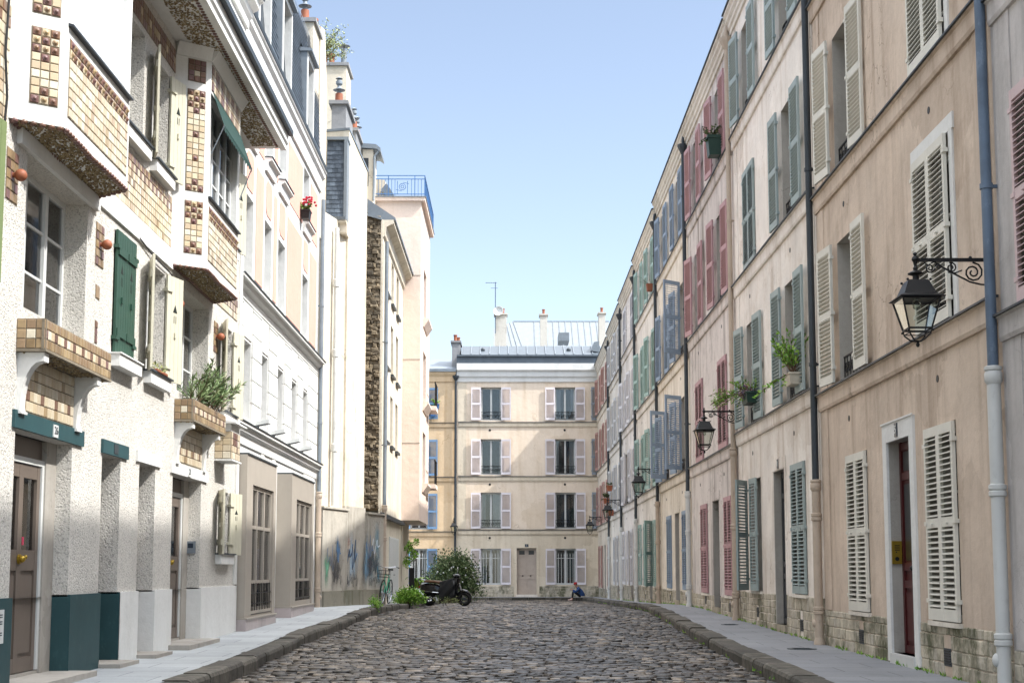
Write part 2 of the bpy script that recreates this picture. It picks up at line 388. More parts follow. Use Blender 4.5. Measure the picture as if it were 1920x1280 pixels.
# cobbles: every sett is a rounded block
mb = MB(); y = 11.5; row = 0
while y < 70.2:
    rw = .102*random.uniform(.88, 1.15) if y < 45 else .15
    x = lerpk(KL, y)-.1+random.random()*.1
    xe = lerpk(KR, y)+.1
    if y > 45: x = min(x, lerpk(KL, y)-.05)
    while x < xe:
        L = random.uniform(.11, .23) if y < 45 else random.uniform(.16, .3)
        if random.random() < .995:
            j = .005; x0, x1, y0, y1 = x+j, x+L-j, y+j+random.uniform(-.006, .006), y+rw-j
            mid = (x0+x1)/2
            und = .012*math.sin(mid*2.1+y*.7)+.01*math.sin(y*1.9+mid)
            zt = P(y)-RD+random.gauss(0, .0075)+und-.03*((mid/3.2)**2)+.01; tx, ty = random.gauss(0, .03), random.gauss(0, .05)
            def cz(px_, py_, k): return zt-k+(px_-mid)*tx+(py_-y)*ty
            vs = []
            for ins, dz in ((0, .06), (.002, .016), (.009, .003), (.022, 0)):
                e = min(ins, (x1-x0)*.4); e2 = min(ins, (y1-y0)*.4)
                for (qx, qy) in ((x0+e, y0+e2), (x1-e, y0+e2), (x1-e, y1-e2), (x0+e, y1-e2)): vs.append((qx, qy, cz(qx, qy, dz)))
            fs = [(k*4+i, k*4+(i+1) % 4, k*4+4+(i+1) % 4, k*4+4+i) for k in range(3) for i in range(4)]+[(12, 13, 14, 15)]
            mb.add(vs, fs)
        x += L
    y += rw
struct(mb.build('cobbled_road', M['cobble'], smooth='all', recalc=False))
# dark tarred repair in the setts
# pavements
def pave(name, f0, f1, ys, m):
    mb = MB()
    for a, b in zip(ys, ys[1:]):
        mb.add([(f0(a), a, P(a)), (f1(a), a, P(a)), (f1(b), b, P(b)), (f0(b), b, P(b))], [(0, 1, 2, 3)])
    return struct(mb.build(name, m))
pave('pavement', lambda y: lerpk(KR, y)+.27, lambda y: 4.9, [6+i*1.0 for i in range(64)]+[69.8, 75], M['pavement'])
pave('pavement', lambda y: -5.6 if y < 49 else -9.0, lambda y: lerpk(KL, y)-.27, [6+i*1.0 for i in range(64)]+[69.8, 75], M['pavement_l'])
mb = MB(); mb.quad((-2.6, 69.75, P(70)+.004), (4.0, 69.75, P(70)+.004), (4.0, 73.2, P(73)+.004), (-2.6, 73.2, P(73)+.004)); struct(mb.build('pavement', M['pavement']))
# granite kerbs
def kerb(K, side):
    mb = MB(); y = 8.0
    while y < 69.4:
        L = random.uniform(.7, 1.15); y1 = min(y+L, 69.6); g = .008
        xa, xb = lerpk(K, y+g), lerpk(K, y1-g); dz = random.uniform(-.012, .01); wd = .29; jx = random.uniform(-.012, .012); zt0, zt1 = P(y)+dz+.004, P(y1)+dz+random.uniform(-.008, .008)+.004
        s = side
        n = 5; vs = []
        for i in range(n):
            f = i/(n-1); X = xa+(xb-xa)*f+jx+random.uniform(-.006, .006); Y = y+g+(y1-y-2*g)*f; Z = zt0+(zt1-zt0)*f+random.uniform(-.005, .004)
            vs += [(X, Y, Z-.3), (X-.004*s, Y, Z-.05), (X+.012*s, Y, Z-.014), (X+.045*s, Y, Z), (X+wd*s, Y, Z), (X+wd*s, Y, Z-.3)]
        fs = [(i*6+k, i*6+(k+1) % 6, (i+1)*6+(k+1) % 6, (i+1)*6+k) for i in range(n-1) for k in range(6)]+[(0, 1, 2, 3, 4, 5), tuple((n-1)*6+k for k in range(6))]
        mb.add(vs, fs); y = y1
    return mb
struct(kerb(KR, 1).build('kerb', M['granite'])); struct(kerb(KL, -1).build('kerb', M['granite']))
mb = MB(); x = -2.1
while x < 3.6:
    L = random.uniform(.7, 1.1); mb.hexa([(x+.008, 69.5, P(70)-.3), (x+L-.008, 69.5, P(70)-.3), (x+L-.008, 69.8, P(70)-.3), (x+.008, 69.8, P(70)-.3), (x+.008, 69.52, P(70)+.01), (x+L-.008, 69.52, P(70)+.01), (x+L-.008, 69.8, P(70)+.01), (x+.008, 69.8, P(70)+.01)]); x += L
struct(mb.build('kerb', M['granite']))
# repair patch of tar and cast covers
def disc(name, x, y, r, mat, label, cat, grp=None, sq=False):
    t = thing(name, label, cat, (x, y, P(y)), grp); mb = MB()
    if sq: mb.box(x-r, x+r, y-r*.7, y+r*.7, P(y)-.03, P(y)+.006)
    else: mb.cyl((x, y, P(y)-.03), (x, y, P(y)+.007), r, seg=20)
    mb.build('cover', mat, t)
    mb = MB()
    for k in range(5): mb.box(x-r*.6, x+r*.6, y-r*.55+k*r*.25, y-r*.5+k*r*.25, P(y)+.0065, P(y)+.011)
    mb.build('ribs', M['zincdark'], t)
disc('manhole_cover', 3.95, 19.5, .2, M['zincdark'], 'round iron cover in the pavement before the red door', 'manhole cover')
disc('manhole_cover', 4.0, 26.2, .16, M['zincdark'], 'small iron cover in the pavement by the sage shuttered house', 'manhole cover')
# ================================================================ SHUTTERS, WINDOWS
_leaf = {}
def shutter_mesh(mat, w_, h_, side, sp=.058):
    key = (mat.name, round(w_, 2), round(h_, 2), side)
    if key in _leaf: return _leaf[key]
    mb = MB(); th = .018; st = .055; md = h_*.5
    for a, b in ((0, st), (w_-st, w_)): mb.box(a, b, -th, th, 0, h_)
    for a, b in ((0, .12), (md-.05, md+.05), (h_-.1, h_)): mb.box(st, w_-st, -th+.002, th-.002, a, b)
    for (z0, z1) in ((.12, md-.05), (md+.05, h_-.1)):
        n = max(2, round((z1-z0)/sp)); d = (z1-z0)/n
        for i in range(n):
            z = z0+d*(i+.5); y0, y1 = -.022*side, .022*side
            mb.hexa([(st-.004, y0, z+.006), (w_-st+.004, y0, z+.006), (w_-st+.004, y1, z-.014), (st-.004, y1, z-.014), (st-.004, y0, z+.014), (w_-st+.004, y0, z+.014), (w_-st+.004, y1, z-.006), (st-.004, y1, z-.006)])
    # hinges and latch
    for z in (.2, md, h_-.18): mb.box(-.03, .05, -.026, .026, z-.022, z+.022)
    mb.box(w_*.45, w_*.55, th*side, th*side+.02*side, md-.02, md-.005)
    o = mb.build('tmp', mat); me = o.data; me.name = 'shutter_leaf'; bpy.data.objects.remove(o); _leaf[key] = me; return me
def shutter(parent, F, uh, n, z, dirs, ang, w_, h_, mat, name='shutter', meshf=None):
    """leaf hinged at uh; dirs=+1 closes towards +u; ang 0 closed, 180 folded on the wall"""
    cd = F.u*dirs; a = R(ang); d = cd*math.cos(a)+F.nn*math.sin(a)
    perp = Vector((-cd.y, cd.x, 0)); side = 1 if perp.dot(F.nn) > 0 else -1
    # turning outwards: local y mirrors with the leaf
    me = (meshf or shutter_mesh)(mat, w_, h_, side)
    o = bpy.data.objects.new(name, me); COL.objects.link(o); o.parent = parent
    o.location = F.p(uh, n, z)-wloc(parent); o.rotation_euler = (0, 0, math.atan2(d.y, d.x)); return o
def window(parent, F, a, b, z0, z1, n, fm, style=2, curtain=None, bars=3, glass=None, name='window', fw=.05, door=False):
    """casement: frame with two leaves, glazing bars, a real glass pane and maybe a curtain"""
    mb = MB(); n0, n1 = n-.05, n
    mb.fb(F, a, a+fw, n0, n1, z0, z1); mb.fb(F, b-fw, b, n0, n1, z0, z1); mb.fb(F, a+fw, b-fw, n0, n1, z1-fw, z1); mb.fb(F, a+fw, b-fw, n0, n1, z0, z0+fw*1.2)
    for k in range(1, style):
        c = a+(b-a)*k/style; mb.fb(F, c-.045, c+.045, n0+.004, n1+.012, z0+fw*1.2, z1-fw)
    for k in range(1, bars):
        z = z0+(z1-z0)*k/bars; mb.fb(F, a+fw, b-fw, n0+.012, n1-.006, z-.013, z+.013)
    o = mb.build(name, fm, parent)
    mb = MB(); mb.fb(F, a+fw*.5, b-fw*.5, n-.03, n-.024, z0+fw*.5, z1-fw*.5); mb.build('pane', glass or M['glass'], o)
    if curtain:
        mb = MB(); k = 24; lo, hi = curtain
        for s0, s1 in ((a+.05, a+(b-a)*lo), (b-(b-a)*hi, b-.05)):
            if s1-s0 < .06: continue
            pts = [(s0+(s1-s0)*i/k, n-.12+.018*math.sin(i*1.7)+.01*math.sin(i*.9)) for i in range(k+1)]
            for (u0, m0), (u1, m1) in zip(pts, pts[1:]): mb.quad(F.p(u0, m0, z0+.05), F.p(u1, m1, z0+.05), F.p(u1, m1, z1-.05), F.p(u0, m0, z1-.05))
        if mb.v: mb.build('curtain', M['curtain'], o, recalc=False)
    return o
def guard(parent, F, a, b, z0, h, n, mat=None, name='railing'):
    mb = MB(); mat = mat or M['iron']
    mb.fb(F, a, b, n-.012, n+.012, z0+h-.022, z0+h); mb.fb(F, a, b, n-.01, n+.01, z0+.03, z0+.05)
    k = max(3, round((b-a)/.16)); s = (b-a)/k
    for i in range(k+1): mb.fb(F, a+i*s-.006, a+i*s+.006, n-.006, n+.006, z0+.05, z0+h-.02)
    for i in range(k):
        c = F.p(a+(i+.5)*s, n, z0+h*.5); r0 = min(s*.4, h*.3); pts = []
        for j in range(15):
            t = j/14*2*PI*1.4; r = r0*(1-.62*j/14); pts.append(c+F.u*(r*math.cos(t))+Vector((0, 0, r*math.sin(t)*1.25)))
        mb.tube(pts, .009, 4)
    return mb.build(name, mat, parent)
def drainpipe(parent, F, u, n, z0, zs, z1, mu, ml, hopper=True, ru=.05, rl=.062, elbow=True):
    mb = MB(); mb.cyl(F.p(u, n, zs), F.p(u, n, z1), ru, seg=14)
    z = zs+1.7
    while z < z1-.3: mb.cyl(F.p(u, n, z), F.p(u, n, z+.05), ru*1.22, seg=14); mb.fb(F, u-.012, u+.012, 0, n, z+.01, z+.04); z += 2.9
    if hopper:
        mb.lathe(F.p(u, n, z1-.06), [(ru, 0), (ru*1.5, .05), (ru*2.5, .16), (ru*2.9, .2), (ru*2.9, .26), (ru*1.2, .27)], 8)
        mb.tube([F.p(u, n, z1+.15), F.p(u, n, z1+.32), F.p(u, n-.02, z1+.45)], ru*.8, 8)
    o = mb.build('drainpipe', mu, parent, smooth=True)
    if ml is not None:
        mb = MB(); mb.cyl(F.p(u, n, z0+.05), F.p(u, n, zs+.02), rl, seg=16)
        mb.lathe(F.p(u, n, zs-.12), [(rl, 0), (rl*1.3, .03), (rl*1.3, .1), (rl*1.12, .12), (rl*1.3, .135), (rl*1.3, .16), (rl, .17)], 16)
        for zz in (z0+.42, z0+1.75): mb.lathe(F.p(u, n, zz), [(rl, 0), (rl*1.28, .015), (rl*1.28, .05), (rl*1.1, .06), (rl*1.28, .075), (rl*1.28, .11), (rl, .12)], 16)
        mb.lathe(F.p(u, n, z0-.02), [(rl*1.25, 0), (rl*1.3, .05), (rl, .12)], 16)
        mb.ball(F.p(u+.02, n+rl*.8, z0+.3), .05, sq=(1, 1, 1.3))
        mb.build('pipe_base', ml, o, smooth=True)
    return o
def stones(mb, F, u0, u1, z0f, z1, n=0, skip=(), sz=(.26, .15)):
    """irregular dressed stones, each a bevelled block"""
    z = min(z0f(u0), z0f(u1))-.02
    while z < z1-.03:
        h = min(sz[1]*random.uniform(.85, 1.25), z1-z)
        if z1-(z+h) < .06: h = z1-z
        u = u0
        while u < u1-.01:
            L = min(sz[0]*random.uniform(.6, 1.35), u1-u)
            if u1-(u+L) < .08: L = u1-u
            c = u+L/2
            sk = False
            for (a, b, c0, c1) in skip:
                if u+L > a+.005 and u < b-.005 and z+h > c0+.005 and z < c1-.005:
                    if u < a-.04: L = a-u; break
                    sk = True; nxt = b; break
            if sk: u = nxt; continue
            if z+h > z0f(c)-.05:
                g = .003; e = .012; k = n+random.uniform(.001, .009); r = lambda: random.uniform(-.006, .006)
                a0, a1, b0, b1 = u+g, u+L-g, z+g, z+h-g
                q = [(a0+r(), b0+r()), (a1+r(), b0+r()), (a1+r(), b1+r()), (a0+r(), b1+r())]
                cu, cz = (a0+a1)/2, (b0+b1)/2
                vs = [F.p(x_, n-.03, y_) for x_, y_ in q]+[F.p(x_, k-.006, y_) for x_, y_ in q]+[F.p(x_+(e if x_ < cu else -e), k+.003, y_+(e if y_ < cz else -e)) for x_, y_ in q]
                mb.add(vs, [(i, (i+1) % 4, 4+(i+1) % 4, 4+i) for i in range(4)]+[(4+i, 4+(i+1) % 4, 8+(i+1) % 4, 8+i) for i in range(4)]+[(8, 9, 10, 11)], 0)
            u += L
        z += h
    return mb
M['stone'] = island('plinth_stone', [hexc('b0a897'), hexc('c8bfac'), hexc('b8b1a4'), hexc('d2c8b4'), hexc('a39b8c')], .9, .008, 20, .3, moss=None, spec=.15)
t = M['stone']
M['stonegap'] = plaster('plinth_mortar', hexc('a59c8b'), .15, hexc('4b4c34'), .7)
# moss stains on the stone
nt_ = M['stone'].node_tree
T = NT.__new__(NT); T.m = M['stone']; T.t = nt_; T.b = nt_.nodes['Principled BSDF']; T.pos = None
prev = T.b.inputs['Base Color'].links[0].from_socket
f = T.ramp(T.noise(1.9, 8, (1, 1, .7), .75), .47, .62)
f = T.mul(f, .8)
T.colour(T.mix(f, prev, hexc('3c4224')))

F_R = Fr((4.5, 0), (0, 1), (-1, 0))
def wall_right(u): return P(u)
STY = {
 'O': (182, 174), 'C': (0, 0), 'S': (168, 176), 'W': (128, 170), 'H': (150, 10), 'N': (None, None), 'K': (3, 36), 'E': (118, 120)}
def townhouse(idx, Y0, Y1, zs, T, label, wm, sm, states, doorc, quoin=True, wins=(.24, .74), gwins=(.22, .45, .70), zpipe=None, mu=None, ml=None, white_surround=False, dgr=None, number=None, ledgem=None):
    """right-hand row house; states: for each storey (near, far)"""
    F = F_R; Wd = Y1-Y0; base = min(P(Y0), P(Y1))
    t = thing('townhouse', label, 'house', (4.5, (Y0+Y1)/2, base), 'row houses with louvred shutters')
    A, B, C = zs; pz = A-3.05 if idx else A-3.0
    gz0 = A-3.02+ .0; # window foot on the ground floor
    gz0 = pz+.02+.0
    plz = gz0-.03
    holes = []; wl = []
    wv = lambda k: 1.0 if k == 0 else 1.18
    for k, (fl, zb, hh) in enumerate((('G', gz0, 2.04), ('1', A+.03, 1.93), ('2', B+.03, 1.93), ('3', C+.03, min(1.78, T-.55-C)))):
        cs = (gwins[0], gwins[2]) if k == 0 else wins
        for q, c in enumerate(cs):
            ww = wv(k); u = Y0+c*Wd; holes.append((u-ww/2, u+ww/2, zb, zb+hh, .26)); wl.append((k, q, u, zb, hh))
    du = Y0+gwins[1]*Wd; dz0 = P(du)+.12; holes.append((du-.48, du+.48, dz0, gz0+2.03, .19))
    mb = MB(); zlow = base-.35
    mb.holes(F, Y0, Y1, zlow, T-.02, holes, 0, 0, .26, 1, 2)
    # sides, back and top close the block
    mb.quad(F.p(Y0, 0, zlow), F.p(Y0, -9, zlow), F.p(Y0, -9, T), F.p(Y0, 0, T-.02)); mb.quad(F.p(Y1, 0, zlow), F.p(Y1, -9, zlow), F.p(Y1, -9, T), F.p(Y1, 0, T-.02)); mb.quad(F.p(Y0, -9, zlow), F.p(Y1, -9, zlow), F.p(Y1, -9, T), F.p(Y0, -9, T))
    rv = M['reveal']
    mb.build('wall', [wm, rv, M['interior']], t, recalc=False)
    lm = ledgem or wm
    # string courses
    for zc in (A, B, C):
        mb = MB(); mb.prof(F, [(0, zc-.24), (.035, zc-.24), (.05, zc-.20), (.05, zc-.035), (.075, zc-.02), (.075, zc-.004), (0, zc-.004)], Y0+.06, Y1-.06)
        o = mb.build('string_course', lm, t); mb = MB(); mb.prof(F, [(0, zc-.003), (.105, zc-.012), (.105, zc+.008), (0, zc+.022)], Y0+.05, Y1-.05); mb.build('ledge', M['zincdark'], o)
    if quoin:
        for a, b in ((Y0+.1, Y0+.5), (Y1-.5, Y1-.1)):
            mb = MB(); mb.fb(F, a, b, 0, .014, gz0-.02, T-.47); mb.build('pilaster', lm, t)
    # cornice and zinc roof
    mb = MB(); mb.prof(F, [(0, T-.46), (.04, T-.46), (.04, T-.36), (.075, T-.33), (.075, T-.25), (.12, T-.2), (.12, T-.13), (.16, T-.09), (.16, T-.03), (0, T-.03)], Y0, Y1)
    mb.build('cornice', M['cornice'], t)
    mb = MB(); mb.prof(F, [(-.02, T-.029), (.19, T-.029), (.19, T+.005), (-4.5, T+1.7), (-9, T)], Y0, Y1); mb.build('roof', M['zincdark'], t)
    # stone plinth
    mb = MB(); vent = [(Y0+gwins[0]*Wd-.12, Y0+gwins[0]*Wd+.12, P(Y0)+.12, P(Y0)+.3), (Y0+gwins[2]*Wd-.12, Y0+gwins[2]*Wd+.12, P(Y1)+.12, P(Y1)+.3)]
    sk = [(du-.64 if white_surround else du-.5, du+.64 if white_surround else du+.5, -9, 9)]+vent
    for s0, s1 in ((Y0+.02, sk[0][0]-.002), (sk[0][1]+.002, Y1-.02)):
        mb = MB(); stones(mb, F, s0, s1, wall_right, plz, .004, sk[1:], (.22, .135)); o = mb.build('plinth', M['stone'], t, recalc=False)
    for v in vent:
        mb = MB(); mb.fb(F, v[0], v[1], -.01, .008, v[2], v[3]); g_ = mb.build('vent_grille', M['zincdark'], t)
        mb = MB()
        for i in range(6): mb.fb(F, v[0]+.02, v[1]-.02, .008, .016, v[2]+.02+i*.026, v[2]+.03+i*.026)
        mb.build('grille_bars', M['iron'], g_)
    # door
    mb = MB(); mb.fb(F, du-.5, du+.5, -.34, .05, P(du)-.1, dz0); mb.build('doorstep', M['castwhite'] if white_surround else M['stonegap'], t)
    dn = -.14; dm = doorc
    mb = MB(); a, b, z0, z1 = du-.48, du+.48, dz0, gz0+2.03
    mb.fb(F, a, b, dn-.04, dn-.008, z0, z1)
    for x0, x1 in ((a, a+.07), (b-.07, b), ((a+b)/2-.03, (a+b)/2+.03)): mb.fb(F, x0, x1, dn-.008, dn+.018, z0, z1)
    for zz in (z0, z0+.75, z0+.95, z1-.45, z1-.1): mb.fb(F, a+.07, b-.07, dn-.008, dn+.014, zz, zz+.09)
    for x0, x1 in ((a+.1, (a+b)/2-.06), ((a+b)/2+.06, b-.1)): mb.fb(F, x0, x1, dn-.008, dn+.006, z0+.14, z0+.7)
    d_ = mb.build('door', dm, t)
    mb = MB(); mb.fb(F, a+.12, b-.12, dn-.007, dn+.004, z0+1.07, z1-.5); mb.fb(F, a+.12, b-.12, dn-.007, dn+.004, z1-.34, z1-.12); mb.build('door_glass', M['darkglass'], d_)
    mb = MB(); mb.ball(F.p((a+b)/2-.06, dn+.05, z0+.98), .03); mb.build('door_knob', M['iron'], d_, smooth='all')
    if white_surround:
        mb = MB(); mb.fb(F, a-.17, a, 0, .03, P(du)+.02, z1); mb.fb(F, b, b+.17, 0, .03, P(du)+.02, z1); mb.fb(F, a-.17, b+.17, 0, .031, z1, z1+.22); mb.fb(F, a-.19, b+.19, 0.0305, .045, z1+.215, z1+.235)
        mb.build('door_surround', M['white'], t)
        i_ = MB(); i_.box(4.5+.0, 4.5+.115, b-.03, b-.0, z0+1.03, z0+1.3); io = i_.build('intercom', M['brass'], t)
        i_ = MB(); i_.cyl((4.5+.057, b-.033, z0+1.09), (4.5+.057, b-.028, z0+1.09), .025); i_.ball((4.5+.05, b-.031, z0+1.17), .008)
        for k in range(3): i_.box(4.5+.03, 4.5+.09, b-.033, b-.03, z0+1.19+.025*k, z0+1.2+.025*k)
        i_.build('intercom_panel', M['iron'], io)
    else:
        mb = MB(); mb.fb(F, a-.13, a-.01, 0, .012, plz+.01, z1+.01); mb.fb(F, b+.01, b+.13, 0, .012, plz+.01, z1+.01); mb.fb(F, a-.13, b+.13, 0, .013, z1+.012, z1+.2); mb.build('door_surround', lm, t)
    if number:
        mb = MB(); mb.fb(F, du-.05, du+.05, 0, .045 if white_surround else .025, z1+.03, z1+.19); no = mb.build('number_plate', M['plateblue'], t)
        text_part('number', number, .13, M['whitepaint'], no, F.p(du, .047 if white_surround else .027, z1+.11), (0, -1))
    # windows and shutters
    for (k, q, u, zb, hh) in wl:
        ww = wv(k); a, b = u-ww/2, u+ww/2; st = states[k][q]
        if idx < 7 or k == 0 or True:
            window(t, F, a, b, zb, zb+hh, -.24, M['sash'], 2, (.3, .3) if random.random() < .4 else None)
        if k: guard(t, F, a+.01, b-.01, zb+.02, .34, -.06)
        mb = MB(); mb.fb(F, a-.03, b+.03, -.26, .045, zb-.05, zb-.002); mb.build('window_sill', M['cornice'] if k == 0 else M['zincdark'], t)
        if white_surround and q == 0 and k in (1, 2):
            mb = MB(); mb.fb(F, a-.13, a-.01, 0, .02, zb, zb+hh); mb.fb(F, b+.01, b+.13, 0, .02, zb, zb+hh); mb.fb(F, a-.16, b+.16, 0, .022, zb+hh, zb+hh+.17); mb.build('window_surround', M['white'], t)
        an = STY[st]
        if st != 'N':
            j1, j2 = (0, 0) if st == 'C' else (random.uniform(-1.5, 3), random.uniform(-5, 4))
            nn_ = .075 if st != 'C' else .012
            if white_surround and q == 0 and k in (1, 2): nn_ = .04
            shutter(t, F, a+.004, nn_+.015, zb+.01, 1, an[0]+j1, ww/2-.006, hh-.02, sm); shutter(t, F, b-.004, nn_+.015, zb+.01, -1, an[1]+j2, ww/2-.006, hh-.02, sm)
    # small round wall vents
    mb = MB()
    for zc in (A, B):
        for c in (.12 if False else wins[0]+.01, wins[1]+.02): mb.cyl(F.p(Y0+c*Wd, -.01, zc-.5), F.p(Y0+c*Wd, .006, zc-.5), .04, seg=12)
    mb.build('wall_vent', M['iron'], t)
    if mu is not None: drainpipe(t, F, Y0-.02, .1, P(Y0), zpipe, T-.62, mu, ml)
    return t
M['reveal'] = plaster('grey_reveal', hexc('a9a49c'), .13, hexc('6f6a62'), .4)
M['cornice'] = plaster('cornice_plaster', hexc('dbd4c8'), .1, hexc('7c705c'), .4)
M['sash'] = M['whitepaint']
M['darkglass'] = paint('dark_glass', hexc('16191c'), .28, .1, .1, spec=.8)
M['brass'] = paint('brass_plate', hexc('a08430'), .35, .15, .3, metal=.6)
M['plateblue'] = paint('enamel_plate', hexc('23303f'), .3, .05, .1)
def shm(n, c, w=.18): return paint(n, hexc(c), .6, .08, w, dk(hexc(c), .6))
SH = dict(white=shm('white_shutter_paint', 'd6d3c8'), sage=shm('sage_shutter_paint', '98a6a5'), pink=shm('pink_shutter_paint', 'b38e91'), blue=shm('blue_shutter_paint', '8799ae'), mint=shm('mint_shutter_paint', '97b3ad'), grey=shm('grey_white_shutter_paint', 'cbcbcc'), white2=shm('cool_white_shutter_paint', 'd6d5d8'), rose=shm('dusty_rose_shutter_paint', 'b78f86'), palepink=shm('pale_pink_shutter_paint', 'c9b3b3'), lilac=shm('lilac_white_shutter_paint', 'dcd6da', .1), sky=shm('sky_blue_shutter_paint', '7497bb'))
DO = dict(red=paint('dark_red_door', hexc('4d1a1a'), .4, .15, .2), grey=paint('grey_door', hexc('46484a'), .5), brown=paint('taupe_door', hexc('b3a598'), .5))
WM = [plaster('lilac_grey_plaster', hexc('c4bfbc'), .17, hexc('77726e'), .62), plaster('tan_plaster', hexc('cdbcab'), .17, hexc('7a6450'), .62), plaster('pale_beige_plaster', hexc('e7e0d7'), .17, hexc('9c8468'), .66),
      plaster('grey_pink_plaster', hexc('d4ccc6'), .1, hexc('6f665e'), .95), plaster('cream_plaster', hexc('e3dacd'), .17, hexc('957f5f'), .66), plaster('greyish_cream_plaster', hexc('e2ddd6'), .17, hexc('8d8270'), .7),
      plaster('light_beige_plaster', hexc('e2dcd6'), .17, hexc('958a78'), .66), plaster('warm_beige_plaster', hexc('e1dad0'), .17, hexc('93836b'), .7), plaster('sand_plaster', hexc('e1d7c9'), .17, hexc('98825f'), .7)]
YB = [4.9, 12.86, 20.5, 28.0, 35.3, 42.6, 50.0, 56.6, 63.8, 73.0]
cA = [.515, .56, .595, .562, .565, .567, .557, .54, .49]; cB = [1.18, 1.21, 1.255, 1.265, 1.235, 1.232, 1.208, 1.17, 1.11]; cC = [1.85, 1.86, 1.93, 1.92, 1.93, 1.91, 1.87, 1.82, 1.74]
cT = [2.6, 2.6, 2.6, 2.585, 2.585, 2.54, 2.50, 2.468, 2.43]
HL = ['lilac grey plastered house with pale pink shutters, next to the tan one',
 'tan plastered house with white louvred shutters and a dark red door',
 'pale beige house with sage green shutters, between the tan and the grey stained house',
 'grey stained house with dusty pink shutters behind the second lantern',
 'cream house with grey blue shutters, some leaves standing out from its wall',
 'greyish cream house with mint green shutters',
 'light beige house with white shutters beyond the mint green ones',
 'beige house with off-white shutters and pots on a sill, beside the rose shuttered house',
 'sand coloured house with faded rose shutters meeting the end house in the corner']
ST = [[('C', 'C')]*4,
 [('C', 'C'), ('C', 'O'), ('C', 'O'), ('O', 'O')],
 [('C', 'K'), ('O', 'O'), ('O', 'C'), ('O', 'O')],
 [('C', 'C'), ('C', 'C'), ('O', 'O'), ('O', 'O')],
 [('C', 'C'), ('W', 'W'), ('W', 'O'), ('O', 'O')],
 [('K', 'O'), ('O', 'O'), ('O', 'O'), ('O', 'O')],
 [('O', 'O'), ('O', 'S'), ('O', 'O'), ('C', 'C')],
 [('O', 'C'), ('O', 'O'), ('O', 'O'), ('O', 'O')],
 [('C', 'O'), ('O', 'O'), ('O', 'O'), ('O', 'O')]]
SC = ['palepink', 'white', 'sage', 'pink', 'blue', 'mint', 'white2', 'grey', 'rose']
PM = [None, ('pipeblue', 'castwhite', 3.05), ('zincdark', 'castcream', 2.5), ('castcream', 'castcream', 3.6), ('zincdark', 'castwhite', 3.15), ('zincdark', 'castcream', 3.25), ('zincdark', 'castwhite', 3.0), ('zincdark', 'castwhite', 2.9), ('zincdark', 'castwhite', 2.7)]

NUM = [None, '5', '8', None, None, None, None, None, None]
for i in range(9):
    z = [1.25+k*4.5*.994 for k in (cA[i], cB[i], cC[i])]; T_ = 1.25+cT[i]*4.33
    pm = PM[i]
    townhouse(i, YB[i], YB[i+1], z, T_, HL[i], WM[i], SH[SC[i]], ST[i], DO['red'] if i == 1 else DO['grey'], white_surround=(i == 1),
              gwins=((.254, .462, .725) if i == 1 else (.22, .44, .74) if i == 2 else (.18, .43, .68)), wins=((.86, .3) if i == 0 else (.25, .755)),
              mu=M[pm[0]] if pm else None, ml=M[pm[1]] if pm else None, zpipe=pm[2] if pm else None, number=NUM[i])

